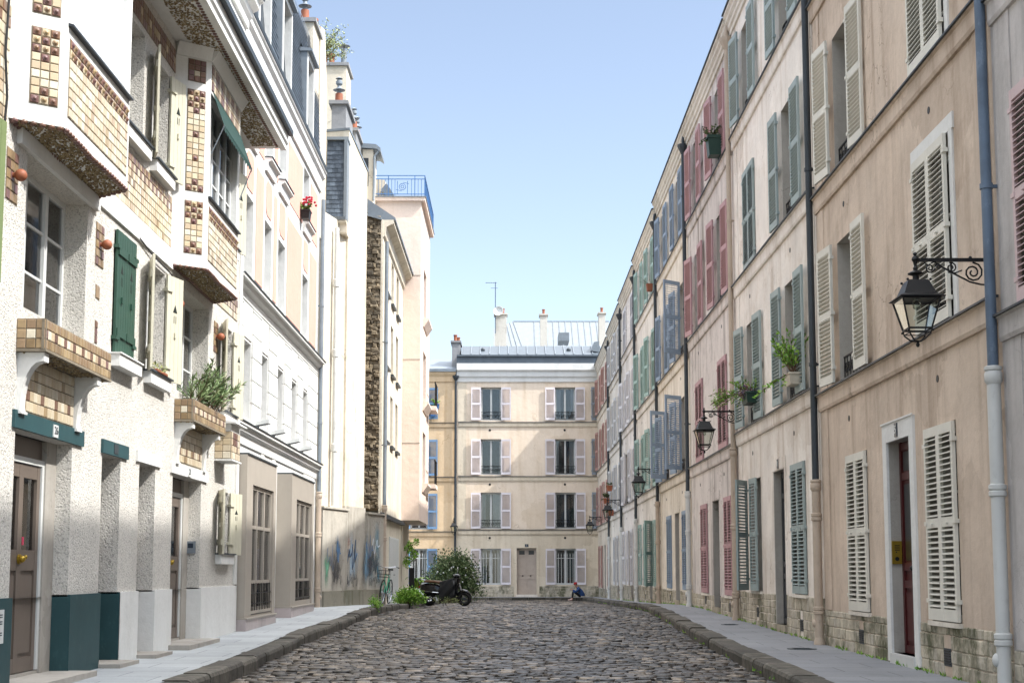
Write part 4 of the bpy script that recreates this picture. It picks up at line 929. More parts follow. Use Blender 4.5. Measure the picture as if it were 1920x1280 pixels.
# projecting bays
BX = .42
for bi, ub in enumerate((12.65, 18.9)):
    zb, zt = 5.37, 8.45
    pl = [(ub, 0), (ub+.3, BX), (ub+2.5, BX), (ub+2.8, 0)]
    pts = [F_L.p(u, n, 0) for u, n in pl]
    bay = MB(); bay.poly([Vector((p.x, p.y, zb)) for p in pts], (0, 0, 6.36-zb)); # lower apron
    bay.poly([Vector((p.x, p.y, 7.82)) for p in pts], (0, 0, zt-7.82))
    # corner piers and flanks beside the window
    for (a, b) in ((0, 1), (2, 3)):
        p, q = pts[a], pts[b]; d = (q-p); nn_ = Vector((d.y, -d.x, 0)).normalized()
        if nn_.x < 0: nn_ = -nn_
        bay.add([p+Vector((0, 0, 6.36)), q+Vector((0, 0, 6.36)), q-nn_*.2+Vector((0, 0, 6.36)), p-nn_*.2+Vector((0, 0, 6.36)), p+Vector((0, 0, 7.82)), q+Vector((0, 0, 7.82)), q-nn_*.2+Vector((0, 0, 7.82)), p-nn_*.2+Vector((0, 0, 7.82))], [(0, 3, 2, 1), (4, 5, 6, 7), (0, 1, 5, 4), (1, 2, 6, 5), (2, 3, 7, 6), (3, 0, 4, 7)])
    bay.fb(F_L, ub+.3, ub+.42, .1, BX-.001, 6.36, 7.82); bay.fb(F_L, ub+2.32, ub+2.5, .1, BX-.001, 6.36, 7.82); 
    bo = bay.build('bay_window', M['white'], L1)
    mb = MB(); mb.fb(F_L, ub+.42, ub+2.32, .1, .12, 6.36, 7.82); mb.build('bay_back', M['interior'], bo)
    tiles(L1, F_L, ub+.38, ub+2.42, BX+.001, 5.5, 6.26, .1, bandpat, 'tile_apron', lambda i, j, c, r: j >= r-2, parent=bo)
    tiles(L1, F_L, ub+.38, ub+2.42, BX+.001, 7.92, 8.28, .12, lambda i, j, c, r: 0 if i % 3 == 1 else (2 if random.random() < .5 else 1), 'tile_frieze', parent=bo)
    mb = MB(); mb.prof(F_L, [(BX-.02, 6.362), (BX+.05, 6.362), (BX+.05, 6.38), (BX-.02, 6.4)], ub+.32, ub+2.48); mb.build('bay_sill', M['zincdark'], bo)
    # facing (camera side) flank tiles
    p, q = pts[0], pts[1]; L_ = (q-p).length; nn_ = Vector(((q-p).y, -(q-p).x)).normalized(); nn_ = nn_ if nn_.y < 0 else -nn_
    Fb = Fr((p.x, p.y), (q-p)[:2], nn_)
    w0, w1 = L_*.36, L_*.86
    def colpat(i, j, c, r): return 2 if (j >= r-3 and (i+j) % 2 == 0) or (j == 0 and i != 1) else (2 if (j % 4 == 1 and i == 1) else 0)
    st_ = lambda i, j, c, r: j >= r-3 or j == 0 or (j % 4 == 1 and i == 1)
    tiles(L1, Fb, w0, w1, .001, 5.55, 6.28, .085, colpat, 'tile_column', st_, parent=bo); tiles(L1, Fb, w0, w1, .001, 6.42, 7.85, .085, colpat, 'tile_column', st_, parent=bo); tiles(L1, Fb, w0, w1, .001, 7.97, 8.28, .085, lambda i, j, c, r: 0 if i == 1 and j == 1 else 2, 'tile_column', parent=bo)
    # mosaic soffit with scalloped edge tiles
    mb = MB()
    for k in range(1500):
        uu = random.uniform(ub+.05, ub+2.75); nmax = BX-.05
        if uu < ub+.3: nmax = BX*(uu-ub)/.3-.05
        if uu > ub+2.5: nmax = BX*(ub+2.8-uu)/.3-.05
        if nmax < .04: continue
        mb.ball(F_L.p(uu, random.uniform(.02, nmax), zb-.002), random.uniform(.009, .018), seg=5, rings=3)
    so2 = mb.build('mosaic_soffit', M['mosaic'], bo)
    mb = MB(); 
    def along(a, b, s=.085):
        d = b-a; n = max(2, int(d.length/s)); return [a+d*(i+.5)/n for i in range(n)]
    for a, b in ((pts[0], pts[1]), (pts[1], pts[2]), (pts[2], pts[3]), (pts[3], pts[0])):
        cen = (pts[0]+pts[2])/2
        for c in along(a, b):
            c2 = c+(cen-c).normalized()*.03; mb.ball((c2.x, c2.y, zb-.01), .038, seg=8, rings=4, sq=(1, 1, .7))
    mb.build('scalloped_edge', M['tilebrown'], bo, smooth='all')
    if bi == 0:
        mb = MB(); z = 6.42
        while z < 7.82: mb.fb(F_L, ub+.425, ub+2.315, BX-.07, BX-.045, z, z+.036); mb.fb(F_L, ub+.425, ub+2.315, BX-.065, BX-.05, z+.036, z+.042); z += .042
        mb.build('roller_shutter', M['rollerw'], bo)
    else:
        window(L1, F_L, ub+.42, ub+2.32, 6.38, 7.82, BX-.09, M['whitepaint'], 4, None, 4, fw=.055)
        mb = MB(); A_, B_ = F_L.p(ub+.34, BX+.02, 7.9), F_L.p(ub+2.46, BX+.02, 7.9); C_, D_ = F_L.p(ub+2.46, BX+.2, 7.4), F_L.p(ub+.34, BX+.2, 7.4)
        mb.add([A_, B_, C_, D_, A_-Vector((0, 0, .01)), B_-Vector((0, 0, .01)), C_-Vector((0, 0, .01)), D_-Vector((0, 0, .01))], [(0, 1, 2, 3), (7, 6, 5, 4), (0, 3, 7, 4), (1, 5, 6, 2), (3, 2, 6, 7), (0, 4, 5, 1)])
        k = 14
        for i in range(k):
            f0, f1 = i/k, (i+1)/k; a0, a1 = D_.lerp(C_, f0), D_.lerp(C_, f1); mb.add([a0, a1, a1-Vector((0, 0, .05)), (a0+a1)/2-Vector((0, 0, .09)), a0-Vector((0, 0, .05))], [(0, 1, 2, 3, 4)])
        aw = mb.build('awning', M['awning'], bo); mb = MB(); mb.tube([D_, F_L.p(ub+.36, BX+.02, 7.0)], .009, 5); mb.tube([C_, F_L.p(ub+2.44, BX+.02, 6.9)], .009, 5); mb.build('awning_arm', M['zinc'], bo)
    # cove under the eaves
    mb = MB()
    for a, b in ((0, 1), (1, 2), (2, 3)):
        p, q = pts[a], pts[b]; d = q-p; nn_ = Vector((d.y, -d.x, 0)).normalized(); nn_ = nn_ if (nn_.x > 0) else -nn_
        o1, o2 = nn_*.02, nn_*.12
        mb.add([p+Vector((0, 0, 8.3)), q+Vector((0, 0, 8.3)), q+o1+Vector((0, 0, 8.3)), p+o1+Vector((0, 0, 8.3)), p+Vector((0, 0, 8.46)), q+Vector((0, 0, 8.46)), q+o2+Vector((0, 0, 8.46)), p+o2+Vector((0, 0, 8.46))], [(0, 3, 2, 1), (4, 5, 6, 7), (0, 1, 5, 4), (1, 2, 6, 5), (2, 3, 7, 6), (3, 0, 4, 7)])
    mb.build('cove', M['white'], bo)
# eaves slab with mosaic soffit
EO = .74
mb = MB(); mb.prof(F_L, [(0, 8.47), (EO-.1, 8.47), (EO-.1, 8.44), (EO, 8.44), (EO, 8.52), (EO+.03, 8.55), (EO+.03, 8.74), (EO+.0, 8.78), (0, 8.95)], 8.5, 23.88)
ev = mb.build('eaves', M['white'], L1)
mb = MB(); mb.prof(F_L, [(EO+.032, 8.70), (EO+.11, 8.70), (EO+.11, 8.79), (EO+.032, 8.79)], 8.5, 23.92); mb.build('gutter', M['zincdark'], ev)
mb = MB()
for k in range(5200):
    uu = random.uniform(10.8, 23.7); nn_ = random.uniform(.16, EO-.2); mb.add([F_L.p(uu, nn_, 8.468), F_L.p(uu+.02, nn_+.012, 8.466), F_L.p(uu+.026, nn_+.03, 8.467), F_L.p(uu+.004, nn_+.03, 8.466), F_L.p(uu+.012, nn_+.016, 8.452)], [(0, 1, 4), (1, 2, 4), (2, 3, 4), (3, 0, 4)])
mb.build('mosaic_soffit', M['mosaic'], ev)
mb = MB(); u = 10.8
while u < 23.8:
    mb.ball(F_L.p(u, EO-.145, 8.468), .032, seg=8, rings=4, sq=(1, 1, .6)); u += .095
mb.build('scalloped_edge', M['tilebrown'], ev, smooth='all')
mb = MB(); mb.tube([F_L.p(12.45, .03, 5.0), F_L.p(12.47, .05, 5.5), F_L.p(12.44, .03, 5.9), F_L.p(12.46, .04, 6.6), F_L.p(12.3, .04, 7.4)], .012, 5); mb.build('cable', M['iron'], L1); mb = MB(); mb.tube([F_L.p(17.2, .03, 5.32), F_L.p(17.9, .035, 5.24), F_L.p(18.8, .03, 5.22), F_L.p(19.4, .03, 5.1)], .01, 4); mb.build('cable', M['iron'], L1)

# attic cornice, gutter and slate slope shared in style by both left houses
def topworks(t, F, u0, u1, z, proj, hz=.5, slate=True, zr=14.0, seed=0, gap=()):
    mb = MB(); p = proj; mb.prof(F, [(0, z-hz), (.05, z-hz), (.05, z-hz*.72), (p*.35, z-hz*.6), (p*.4, z-hz*.42), (p*.75, z-hz*.3), (p*.8, z-hz*.12), (p, z-.03), (p, z), (0, z)], u0, u1); mb.build('cornice', M['white'], t)
    mb = MB(); mb.prof(F, [(p-.12, z+.001), (p+.015, z+.001), (p+.03, z+.07), (p-.12, z+.09)], u0, u1); mb.build('gutter', M['zincdark'], t)
    if slate:
        mb = MB(); s = .11; rows = int((zr-z-.1)/s); sl_ = .07
        for j in range(rows):
            za = z+.09+j*s; na = -(za-z)*sl_+.05; off = (j % 2)*.09; u = u0-.09+off
            while u < u1:
                a, b = max(u, u0)+.002, min(u+.18, u1)-.002
                if b-a > .02 and not any(g[0]-.02 < (a+b)/2 < g[1]+.02 and g[2]-.05 < za < g[3] for g in gap):
                    k = random.uniform(0, .004)
                    mb.add([F.p(a, na+.02+k, za), F.p(b, na+.02+k, za), F.p(b, na-s*sl_-.006, za+s+.02), F.p(a, na-s*sl_-.006, za+s+.02), F.p(a, na, za)], [(0, 1, 2, 3), (0, 4, 1)] if False else [(0, 1, 2, 3)])
                u += .18
        n1 = -(zr-z)*sl_+.04
        rf = mb.build('roof_slates', M['slate'], t, recalc=False)
        mb = MB(); mb.prof(F, [(.03, z+.05), (n1-.05, zr), (-7, zr+.8), (-7, z)], u0, u1); mb.build('roof', M['zincdark'], t)
topworks(L1, F_L, 8.5, 23.88, 11.1, .3)

# ================================================================ PINK PANELLED HOUSE
F_2 = Fr((-4.75, 0), (0, 1), (1, 0))
L2 = thing('corner_house', 'white house with pink wall panels, slate roof and taupe shop windows at street level', 'house', (-4.75, 29, .3))
rowu = [(24.9, 25.75), (26.95, 27.75), (28.55, 29.45), (31.95, 32.85)]
mid = [(24.9, 25.75), (26.75, 27.55), (28.6, 29.45), (30.45, 31.3), (32.15, 33.0)]
hs = [(a, b, 3.87, 5.35, .3) for a, b in mid]+[(a, b, 6.42, 8.0, .28) for a, b in rowu]+[(a, b, 9.2, 10.5, .28) for a, b in rowu]+[(27.3, 28.2, .35, 2.9, .35)]
mb = MB(); mb.holes(F_2, 23.9, 34.7, -.2, 11.1, hs, 0, 0, .28, 1, 2)
mb.quad(F_2.p(34.7, 0, -.2), F_2.p(34.7, -7, -.2), F_2.p(34.7, -7, 11.1), F_2.p(34.7, 0, 11.1)); mb.quad(F_2.p(23.95, 0, -.2), F_2.p(23.95, -7, -.2), F_2.p(23.95, -7, 11.1), F_2.p(23.95, 0, 11.1))
mb.build('wall', [M['white'], M['white'], M['interior']], L2, recalc=False)
M['pinkpanel'] = plaster('pink_plaster', hexc('d7a293'), .05, hexc('b9957d'), .25)
for h in hs[:-1]:
    window(L2, F_2, h[0], h[1], h[2], h[3], -.26, M['whitepaint'], 2, (.3, .3))
mb = MB(); mb.fb(F_2, 27.3, 28.2, -.36, -.32, .2, 2.9); mb.build('door', M['taupe'], L2)
for a, b in rowu:   # sills with small consoles
    for zz in (9.2,):
        mb = MB(); mb.prof(F_2, [(0, zz-.26), (.05, zz-.26), (.07, zz-.1), (.14, zz-.06), (.14, zz-.01), (0, zz-.002)], a-.12, b+.12); so_ = mb.build('window_sill', M['white'], L2); mb = MB(); mb.prof(F_2, [(0, zz-.001), (.16, zz-.008), (.16, zz+.006), (0, zz+.02)], a-.13, b+.13); mb.build('sill_flashing', M['zincdark'], so_)
pn = [(24.05, 24.75), (25.9, 26.8), (27.9, 28.4), (29.6, 31.8), (33.0, 34.3)]
for (a, b) in pn:
    for z0, z1 in ((6.6, 8.75), (9.1, 10.4)):
        mb = MB(); mb.fb(F_2, a+.06, b-.06, 0, .012, z0, z1); mb.build('pink_panel', M['pinkpanel'], L2)
for a, b in rowu:
    mb = MB(); c = .09; u0, u1, z0, z1 = a+.08, b-.08, 8.12, 8.82
    mb.poly([F_2.p(u0+c, 0, z0), F_2.p(u1-c, 0, z0), F_2.p(u1, 0, z0+c), F_2.p(u1, 0, z1-c), F_2.p(u1-c, 0, z1), F_2.p(u0+c, 0, z1), F_2.p(u0, 0, z1-c), F_2.p(u0, 0, z0+c)], (.013, 0, 0)); mb.build('pink_panel', M['pinkpanel'], L2)
# string cornices
for (z, p, h) in ((3.82, .17, .36), (6.34, .2, .3)):
    mb = MB(); mb.prof(F_2, [(0, z-h), (.03, z-h), (.04, z-h*.6), (p*.6, z-h*.45), (p*.7, z-h*.2), (p, z-.07), (p, z-.02), (0, z-.02)], 23.95, 34.66); o = mb.build('string_course', M['white'], L2); mb = MB(); mb.prof(F_2, [(0, z-.019), (p+.02, z-.019), (p+.02, z), (0, z+.03)], 23.95, 34.66); mb.build('ledge', M['zincdark'], o)
# rusticated piers: separate blocks with open joints
edges = [23.97]+[x for m_ in mid for x in m_]+[34.6]
for a, b in zip(edges[::2], edges[1::2]):
    z = 3.86; mb = MB()
    while z < 6.0:
        h = .42; mb.fb(F_2, a+.02, b-.02, 0, .035, z+.016, min(z+h, 6.02)-.016); z += h
    mb.build('rusticated_pier', M['white'], L2)
for a, b in mid:
    mb = MB()
    for k in range(3): mb.fb(F_2, a+(b-a)*k/3+.01, a+(b-a)*(k+1)/3-.01, 0, .02, 5.4, 6.02)
    mb.build('voussoirs', M['white'], L2)
mb = MB(); z = .4
while z < 3.3: mb.fb(F_2, 28.2+.02, 28.6, 0, .02, z+.01, z+.4); mb.fb(F_2, 26.95, 27.28, 0, .02, z+.01, z+.4); mb.fb(F_2, 32.5, 34.3, 0, .02, z+.01, z+.4); z += .41
mb.build('rusticated_blocks', M['white'], L2)
for u in (26.2, 28.0, 30.0, 31.8):
    mb = MB(); mb.hexa([F_2.p(u-.12, .03, 3.9), F_2.p(u+.12, .03, 3.9), F_2.p(u+.12, .3, 3.95), F_2.p(u-.12, .3, 3.95), F_2.p(u-.12, .03, 3.97), F_2.p(u+.12, .03, 3.97), F_2.p(u+.12, .3, 4.02), F_2.p(u-.12, .3, 4.02)]); mb.fb(F_2, u-.02, u+.02, .05, .1, 3.8, 3.91); mb.build('floodlight', M['whitepaint'], L2)
# shop windows
for (a, b, w0, w1) in ((23.95, 27.0, 24.55, 26.7), (28.9, 32.2, 29.6, 31.9)):
    D = .31; z0 = P((a+b)/2); zt = 3.2
    mb = MB(); mb.fb(F_2, a+.02, w0, 0, D, z0+.2, zt); mb.fb(F_2, w1, b-.02, 0, D, z0+.2, zt); mb.fb(F_2, w0, w1, 0, D-.001, 2.72, zt-.001); mb.fb(F_2, w0, w1, 0, D-.02, z0+.2, z0+.3)
    sx = mb.build('shop_window', M['taupe'], L2)
    mb = MB(); mb.fb(F_2, a+.03, b-.03, 0, D+.02, zt+.001, zt+.03); mb.build('flashing', M['zincdark'], sx)
    mb = MB(); mb.fb(F_2, a-.005, b+.005, 0, D+.03, z0-.3, z0+.17); mb.build('marble_base', M['marble'] if 'marble' in M else M.setdefault('marble', plaster('marble', hexc('b5aaa8'), .12, hexc('7d7474'), .5, .4)), sx)
    mb = MB(); mb.fb(F_2, a-.01, b+.01, 0, D+.05, z0+.171, z0+.198); mb.build('sill_board', M['taupe'], sx)
    mb = MB(); n1 = D-.06
    for k in range(4):
        u = w0+(w1-w0)*k/3; mb.fb(F_2, u-.035, u+.035, n1-.05, n1+.015, z0+.3, 2.72)
    for zz in (z0+.33, 1.05, 2.0, 2.68): mb.fb(F_2, w0, w1, n1-.045, n1+.01, zz-.03, zz+.03)
    mb.build('window_frame', M['taupe'], sx)
    mb = MB(); mb.fb(F_2, w0, w1, n1-.03, n1-.024, z0+.3, 2.72); mb.build('pane', M['glass'], sx)
    mb = MB(); mb.fb(F_2, w0, w1, .0, .02, z0+.3, 2.72); mb.build('shop_interior', M['curtain2'] if 'curtain2' in M else M.setdefault('curtain2', paint('dim_interior', hexc('6f6a60'), .9, .3, .5)), sx)
    mb = MB(); r = .007
    for k in range(1, 13): u = w0+(w1-w0)*k/13; mb.fb(F_2, u-r, u+r, n1+.03, n1+.044, z0+.3, 1.03)
    for zz in (.5, .68, .86): mb.fb(F_2, w0, w1, n1+.028, n1+.046, zz-r, zz+r)
    mb.build('grille', M['iron'], sx)
drainpipe(L2, F_2, 34.58, .1, .3, 3.1, 10.4, M['zinc'], M['castcream'], hopper=False)
# main cornice, slates, dormers
dorm = [(25.5, 26.6), (28.2, 29.2), (31.7, 32.6)]
topworks(L2, F_2, 23.9, 34.66, 11.1, .17, .5, True, 14.3, gap=[(a-.1, b+.1, 11.2, 13.3) for a, b in dorm])
for a, b in dorm:
    z0, z1 = 11.2, 13.1
    mb = MB(); mb.fb(F_2, a-.1, a, -1.2, .1, z0, z1); mb.fb(F_2, b, b+.1, -1.2, .1, z0, z1); mb.fb(F_2, a, b, -1.2, .099, z1-.12, z1); mb.fb(F_2, a, b, -.3, .06, z0, z0+.1); do = mb.build('dormer', M['white'], L2)
    mb = MB(); mb.prof(F_2, [(-1.3, z1+.001), (.2, z1+.001), (.2, z1+.06), (-1.3, z1+.25)], a-.16, b+.16); mb.build('dormer_roof', M['zinc'], do)
    mb = MB(); mb.fb(F_2, a-.125, a-.101, -1.2, .08, z0, z1); mb.fb(F_2, b+.101, b+.125, -1.2, .08, z0, z1); mb.build('zinc_cheek', M['zinc'], do)
    window(L2, F_2, a, b, z0+.1, z1-.12, -.12, M['whitepaint'])
    mb = MB(); mb.fb(F_2, a, b, -.6, -.5, z0, z1-.1); mb.build('dark_room', M['interior'], do)
# ================================================================ LEFT SIDE, FARTHER UP
M['creamwall'] = plaster('cream_render', hexc('d5ccbb'), .1, hexc('94886f'), .6)
M['dirtywall'] = plaster('stained_cement', hexc('b4aea3'), .12, hexc('5c5950'), .75)
M['mossbase'] = plaster('mossy_cement', hexc('8a8578'), .15, hexc('43482f'), .9)
M['pinktower'] = plaster('salmon_render', hexc('dfcdc0'), .05, hexc('b08f76'), .3)
M['rubble'] = island('rubble_stone', [hexc('6b6254'), hexc('988a74'), hexc('4c463d'), hexc('aa9a80'), hexc('7a6d5b'), hexc('8c7e67')], .9, .01, 14, .35)
M['rubblegap'] = plaster('rubble_mortar', hexc('6b5d49'), .2, hexc('2c2720'), .7)
M['grey_render'] = plaster('grey_render', hexc('8f9092'), .1, hexc('66676a'), .5)
A = Vector((-4.75, 34.9)); B = Vector((-3.62, 39.3)); dAB = (B-A); LAB = dAB.length; dAB.normalize(); nAB = Vector((dAB.y, -dAB.x))
F_3 = Fr((A.x, A.y), (dAB.x, dAB.y), (nAB.x, nAB.y))
def u3(px, y_=None):      # where the sight line through column px meets the slanting wall
    k = (px-957)/2667.0
    # point A+u*d with x = k*y
    return (k*A.y-A.x)/(dAB.x-k*dAB.y)
def z3(px, py, n=0):
    u = u3(px); p = F_3.p(u, n, 0); return onY(px, py, p.y)[1]
def u3t(px, py):
    z = z3(px, py); u = u3(px)
    for _ in range(3):
        p = F_3.p(u, 0, 0); k = (px-957)/2667.0*((p.y*.994+(z-1.25)*.11)/p.y); u = (k*A.y-A.x)/(dAB.x-k*dAB.y); z = onY(px, py, F_3.p(u, 0, 0).y)[1]
    return u, z
L3 = thing('gable_house', 'tall cream house standing askew with a slate roof patch, white pipe and graffiti covered foot', 'house', (-4.4, 36.5, .35))
ua, ub_, uc = 0, u3t(645, 700)[0], u3t(681, 700)[0]
zg = z3(630, 415)           # foot of the slates
zs_ = z3(630, 262)          # top of the slates
ztl, ztr = z3(652, 252), z3(681, 325)
mb = MB()
mb.fb(F_3, .02, ub_, -3.5, 0, -.2, zg)
mb.poly([F_3.p(ub_, .06, -.2), F_3.p(uc, .06, -.2), F_3.p(uc, .06, ztr), F_3.p(ub_, .06, ztl)], F_3.nn*-3.5)
mb.build('wall', M['creamwall'], L3)
uf = u3t(610, 300)[0]
mb = MB(); mb.poly([F_3.p(-.25, .02, 9.5), F_3.p(uf, .02, 9.5), F_3.p(uf, .02, z3(610, 180)), F_3.p(uf*.2, .02, z3(598, 60)), F_3.p(-.25, .02, z3(598, 60))], F_3.nn*-3); mb.build('party_wall', M['creamwall'], L3)
Ys = 36.15
F_S = Fr((0, Ys), (1, 0), (0, -1))
zg = onY(630, 415, Ys)[1]; zs_ = onY(630, 264, Ys)[1]; xs0 = onY(611, 400, Ys)[0]; xs1 = onY(648, 400, Ys)[0]
mb = MB(); mb.prof(F_S, [(-1.5, zg-.34), (.0, zg-.34), (.03, zg-.3), (.05, zg-.12), (.14, zg-.05), (.14, zg), (-1.5, zg)], xs0, xs1+.04); mb.build('cornice', M['creamwall'], L3)
mb = MB(); mb.prof(F_S, [(.05, zg+.001), (.17, zg+.001), (.19, zg+.08), (.05, zg+.1)], xs0, xs1+.02); mb.build('gutter', M['zinc'], L3)
mb = MB(); rows = int((zs_-zg-.1)/.12)
for j in range(rows):
    z = zg+.1+j*.12; n = .03-j*.006; u = xs0+(j % 2)*-.07
    while u < xs1-.05:
        a, b = max(u, xs0)+.002, min(u+.15, xs1-.04)-.002
        if b > a: mb.add([F_S.p(a, n+.016, z), F_S.p(b, n+.016, z), F_S.p(b, n-.004, z+.135), F_S.p(a, n-.004, z+.135)], [(0, 1, 2, 3)])
        u += .15
mb.build('roof_slates', M['slate'], L3, recalc=False)
mb = MB(); mb.prof(F_S, [(.02, zg+.05), (.02-rows*.006, zs_), (-1.5, zs_), (-1.5, zg+.05)], xs0, xs1); mb.build('roof', M['zincdark'], L3)
mb = MB(); mb.fb(F_S, xs1-.05, xs1+.03, -1.2, .06, zg+.05, zs_+.02); mb.fb(F_S, xs0, xs1+.05, -1.2, .03, zs_+.021, zs_+.1); mb.build('zinc_flashing', M['zincpale'], L3)
mb = MB(); mb.poly([F_3.p(ub_-.02, .08, ztl), F_3.p(uc+.03, .08, ztr), F_3.p(uc+.03, .08, ztr+.06), F_3.p(ub_-.02, .08, ztl+.06)], F_3.nn*-3.5); mb.build('coping', M['zinc'], L3)
upi = u3t(620, 700)[0]; mb = MB(); mb.cyl(F_3.p(upi, .12, z3(618, 948)), F_3.p(upi, .12, zg-.3), .06, seg=14)
for z in (4.2, 6.6, 8.4): mb.lathe(F_3.p(upi, .12, z), [(.06, 0), (.08, .02), (.08, .2), (.06, .22)], 14)
mb.build('drainpipe', M['castwhite'], L3, smooth=True)
# low thick foot walls, stained and sprayed
zf = z3(620, 955); u_1, u_2 = u3t(641, 1000)[0], u3t(680, 1000)[0]
mb = MB(); mb.fb(F_3, .02, u_1, -.2, .16, -.2, zf); mb.fb(F_3, .0, u_1+.03, -.1, .2, zf+.001, zf+.05)
mb.fb(F_3, u_2, LAB-.02, -.2, .14, -.2, zf-.02); mb.fb(F_3, u_2-.02, LAB-.0, -.1, .18, zf-.019, zf+.03)
fw_ = mb.build('foot_wall', M['dirtywall'], L3)
mb = MB(); mb.fb(F_3, .03, LAB-.01, .05, .21, -.2, P(37)+.38); mb.build('mossy_base', M['mossbase'], L3)
mb = MB(); mb.fb(F_3, u_1+.002, u_2-.002, .0, .075, P(37)+.385, 2.9); mb.build('painted_foot', M['dirtywall'], L3)
# graffiti: sprayed clouds and looping tags
def spray(col, soft):
    t = NT('spray_'+soft); t.set(.7, 0, .2); tr = t.n('ShaderNodeBsdfTransparent'); mx = t.n('ShaderNodeMixShader')
    at = t.n('ShaderNodeAttribute'); at.attribute_name = 'fade'
    f = t.mul(t.ramp(t.noise(3.2, 7, (1, 1, .4), .7), .36, .62, 0, 1.1), at.outputs['Fac'])
    t.b.inputs['Base Color'].default_value = (*hexc(col), 1)
    o_ = t.t.nodes['Material Output']; t.l(f, mx.inputs[0]); t.l(tr.outputs[0], mx.inputs[1]); t.l(t.b.outputs[0], mx.inputs[2]); t.l(mx.outputs[0], o_.inputs[0]); return t.m
def cloud(u0, u1, z0, z1, n, col, nm):
    mb = MB(); N = 24; vs = []; fade = []
    for q in range(4):
        for k in range(N):
            a = 2*PI*k/N; r = (1+.22*math.sin(3*a+u0)+.12*math.sin(5*a))*(1.15-q*.3); vs.append(F_3.p((u0+u1)/2+(u1-u0)/2*math.cos(a)*r, n, (z0+z1)/2+(z1-z0)/2*math.sin(a)*r)); fade.append((0, .35, .75, 1)[q])
    mb.add(vs, [(q*N+k, q*N+(k+1) % N, (q+1)*N+(k+1) % N, (q+1)*N+k) for q in range(3) for k in range(N)]+[tuple(3*N+k for k in range(N))]); o = mb.build('graffiti', spray(col, nm), L3, recalc=False)
    at = o.data.attributes.new('fade', 'FLOAT', 'POINT'); at.data.foreach_set('value', fade)
cloud(.12, .5, .9, 1.7, .222 if False else .163, '6fa98c', 'mint'); cloud(.9, 1.2, 1.3, 2.1, .1635, '5f86a8', 'blue'); cloud(1.5, 2.05, 1.5, 2.3, .079, 'cf8a66', 'orange'); cloud(1.9, 2.7, .9, 2.1, .0785, 'a9bccb', 'pale')
cloud(2.95, 3.5, .8, 2.0, .144, '6f8fa6', 'steel'); cloud(3.5, 4.4, .75, 2.3, .1445, '4f93ad', 'cyan'); cloud(3.2, 4.2, 1.1, 1.9, .145, '55565c', 'grey'); cloud(.5, 1.3, .8, 1.8, .164, '6d6a68', 'smoke')
tagm = paint('black_spray_line', hexc('26262c'), .6)
tagb = paint('blue_spray_line', hexc('4d6f95'), .6)
random.seed(21)
def scribble(u0, u1, z0, z1, n, m, k, w_=.012):
    mb = MB(); pts = []; N = 16*k
    for i in range(N+1):
        f = i/N; ph = f*k*2*PI
        pts.append((u0+(u1-u0)*(f+.06*math.sin(ph*1.0+.5)), (z0+z1)/2+(z1-z0)/2*math.sin(ph)*(.55+.45*math.sin(ph*.37+u0*7))))
    for (a, b), (c, d) in zip(pts, pts[1:]):
        L = math.hypot(c-a, d-b)+1e-6; px_, pz = -(d-b)/L*w_, (c-a)/L*w_; mb.quad(F_3.p(a+px_, n, b+pz), F_3.p(c+px_, n, d+pz), F_3.p(c-px_, n, d-pz), F_3.p(a-px_, n, b-pz))
    mb.build('graffiti', m, L3, recalc=False)
scribble(.6, 1.15, .95, 1.7, .1655, tagm, 4, .009); scribble(1.0, 1.25, 1.4, 2.0, .166, tagb, 2, .018); scribble(1.6, 2.6, 1.25, 2.05, .081, tagm, 5, .014); scribble(1.62, 2.62, 1.3, 2.1, .0795, tagb, 5, .03)
scribble(1.65, 2.1, .75, 1.2, .0815, tagm, 6, .01); scribble(3.25, 4.1, 1.1, 1.8, .1465, tagm, 6, .012); scribble(3.6, 4.2, 1.7, 2.15, .1466, paint('white_spray_line', hexc('cfd3d8'), .6), 2, .02)
scribble(.3, .8, 1.2, 1.9, .1652, tagb, 3, .008); scribble(.7, 1.3, .6+.3, 1.35, .1653, tagm, 7, .007); scribble(2.1, 2.68, .8, 1.3, .0817, tagm, 5, .008); scribble(3.1, 3.7, 1.5, 2.2, .1467, tagb, 4, .014); scribble(3.4, 4.35, .8, 1.2, .1468, tagm, 7, .008)
# chimneys: each with its cap, pots and cowl
def chimney(par, x0, x1, y0, y1, z0, z1, mat, pots, name='chimney', capm=None):
    mb = MB(); mb.box(x0, x1, y0, y1, z0, z1); c = mb.build(name, mat, par)
    mb = MB(); mb.box(x0-.07, x1+.07, y0-.07, y1+.07, z1+.001, z1+.1); mb.build('chimney_cap', capm or M['grey_render'], c)
    for (fx, fy, kind) in pots:
        x, y = x0+(x1-x0)*fx, y0+(y1-y0)*fy; mb = MB()
        if kind == 'pot': mb.lathe((x, y, z1+.1), [(.1, 0), (.085, .05), (.09, .3), (.11, .31), (.11, .36), (.07, .36)], 12); mb.build('chimney_pot', M['terracotta'], c, smooth=True)
        elif kind == 'flue': mb.lathe((x, y, z1+.1), [(.09, 0), (.09, .5), (.02, .5), (.02, .6), (.2, .62), (.0, .72)], 14); mb.build('metal_flue', M['zincpale'], c, smooth=True)
        else:
            mb.lathe((x, y, z1+.1), [(.11, 0), (.1, .3), (.06, .3)], 12); p_ = mb.build('chimney_pot', M['terracotta'], c, smooth=True)
            mb = MB(); mb.lathe((x, y, z1+.38), [(.06, 0), (.06, .1), (.17, .12), (.06, .18), (.045, .24), (.09, .29), (.09, .36), (.04, .42), (.1, .44), (.0, .5)], 12); mb.build('cowl', M['zinc'], c, smooth=True)
    return c
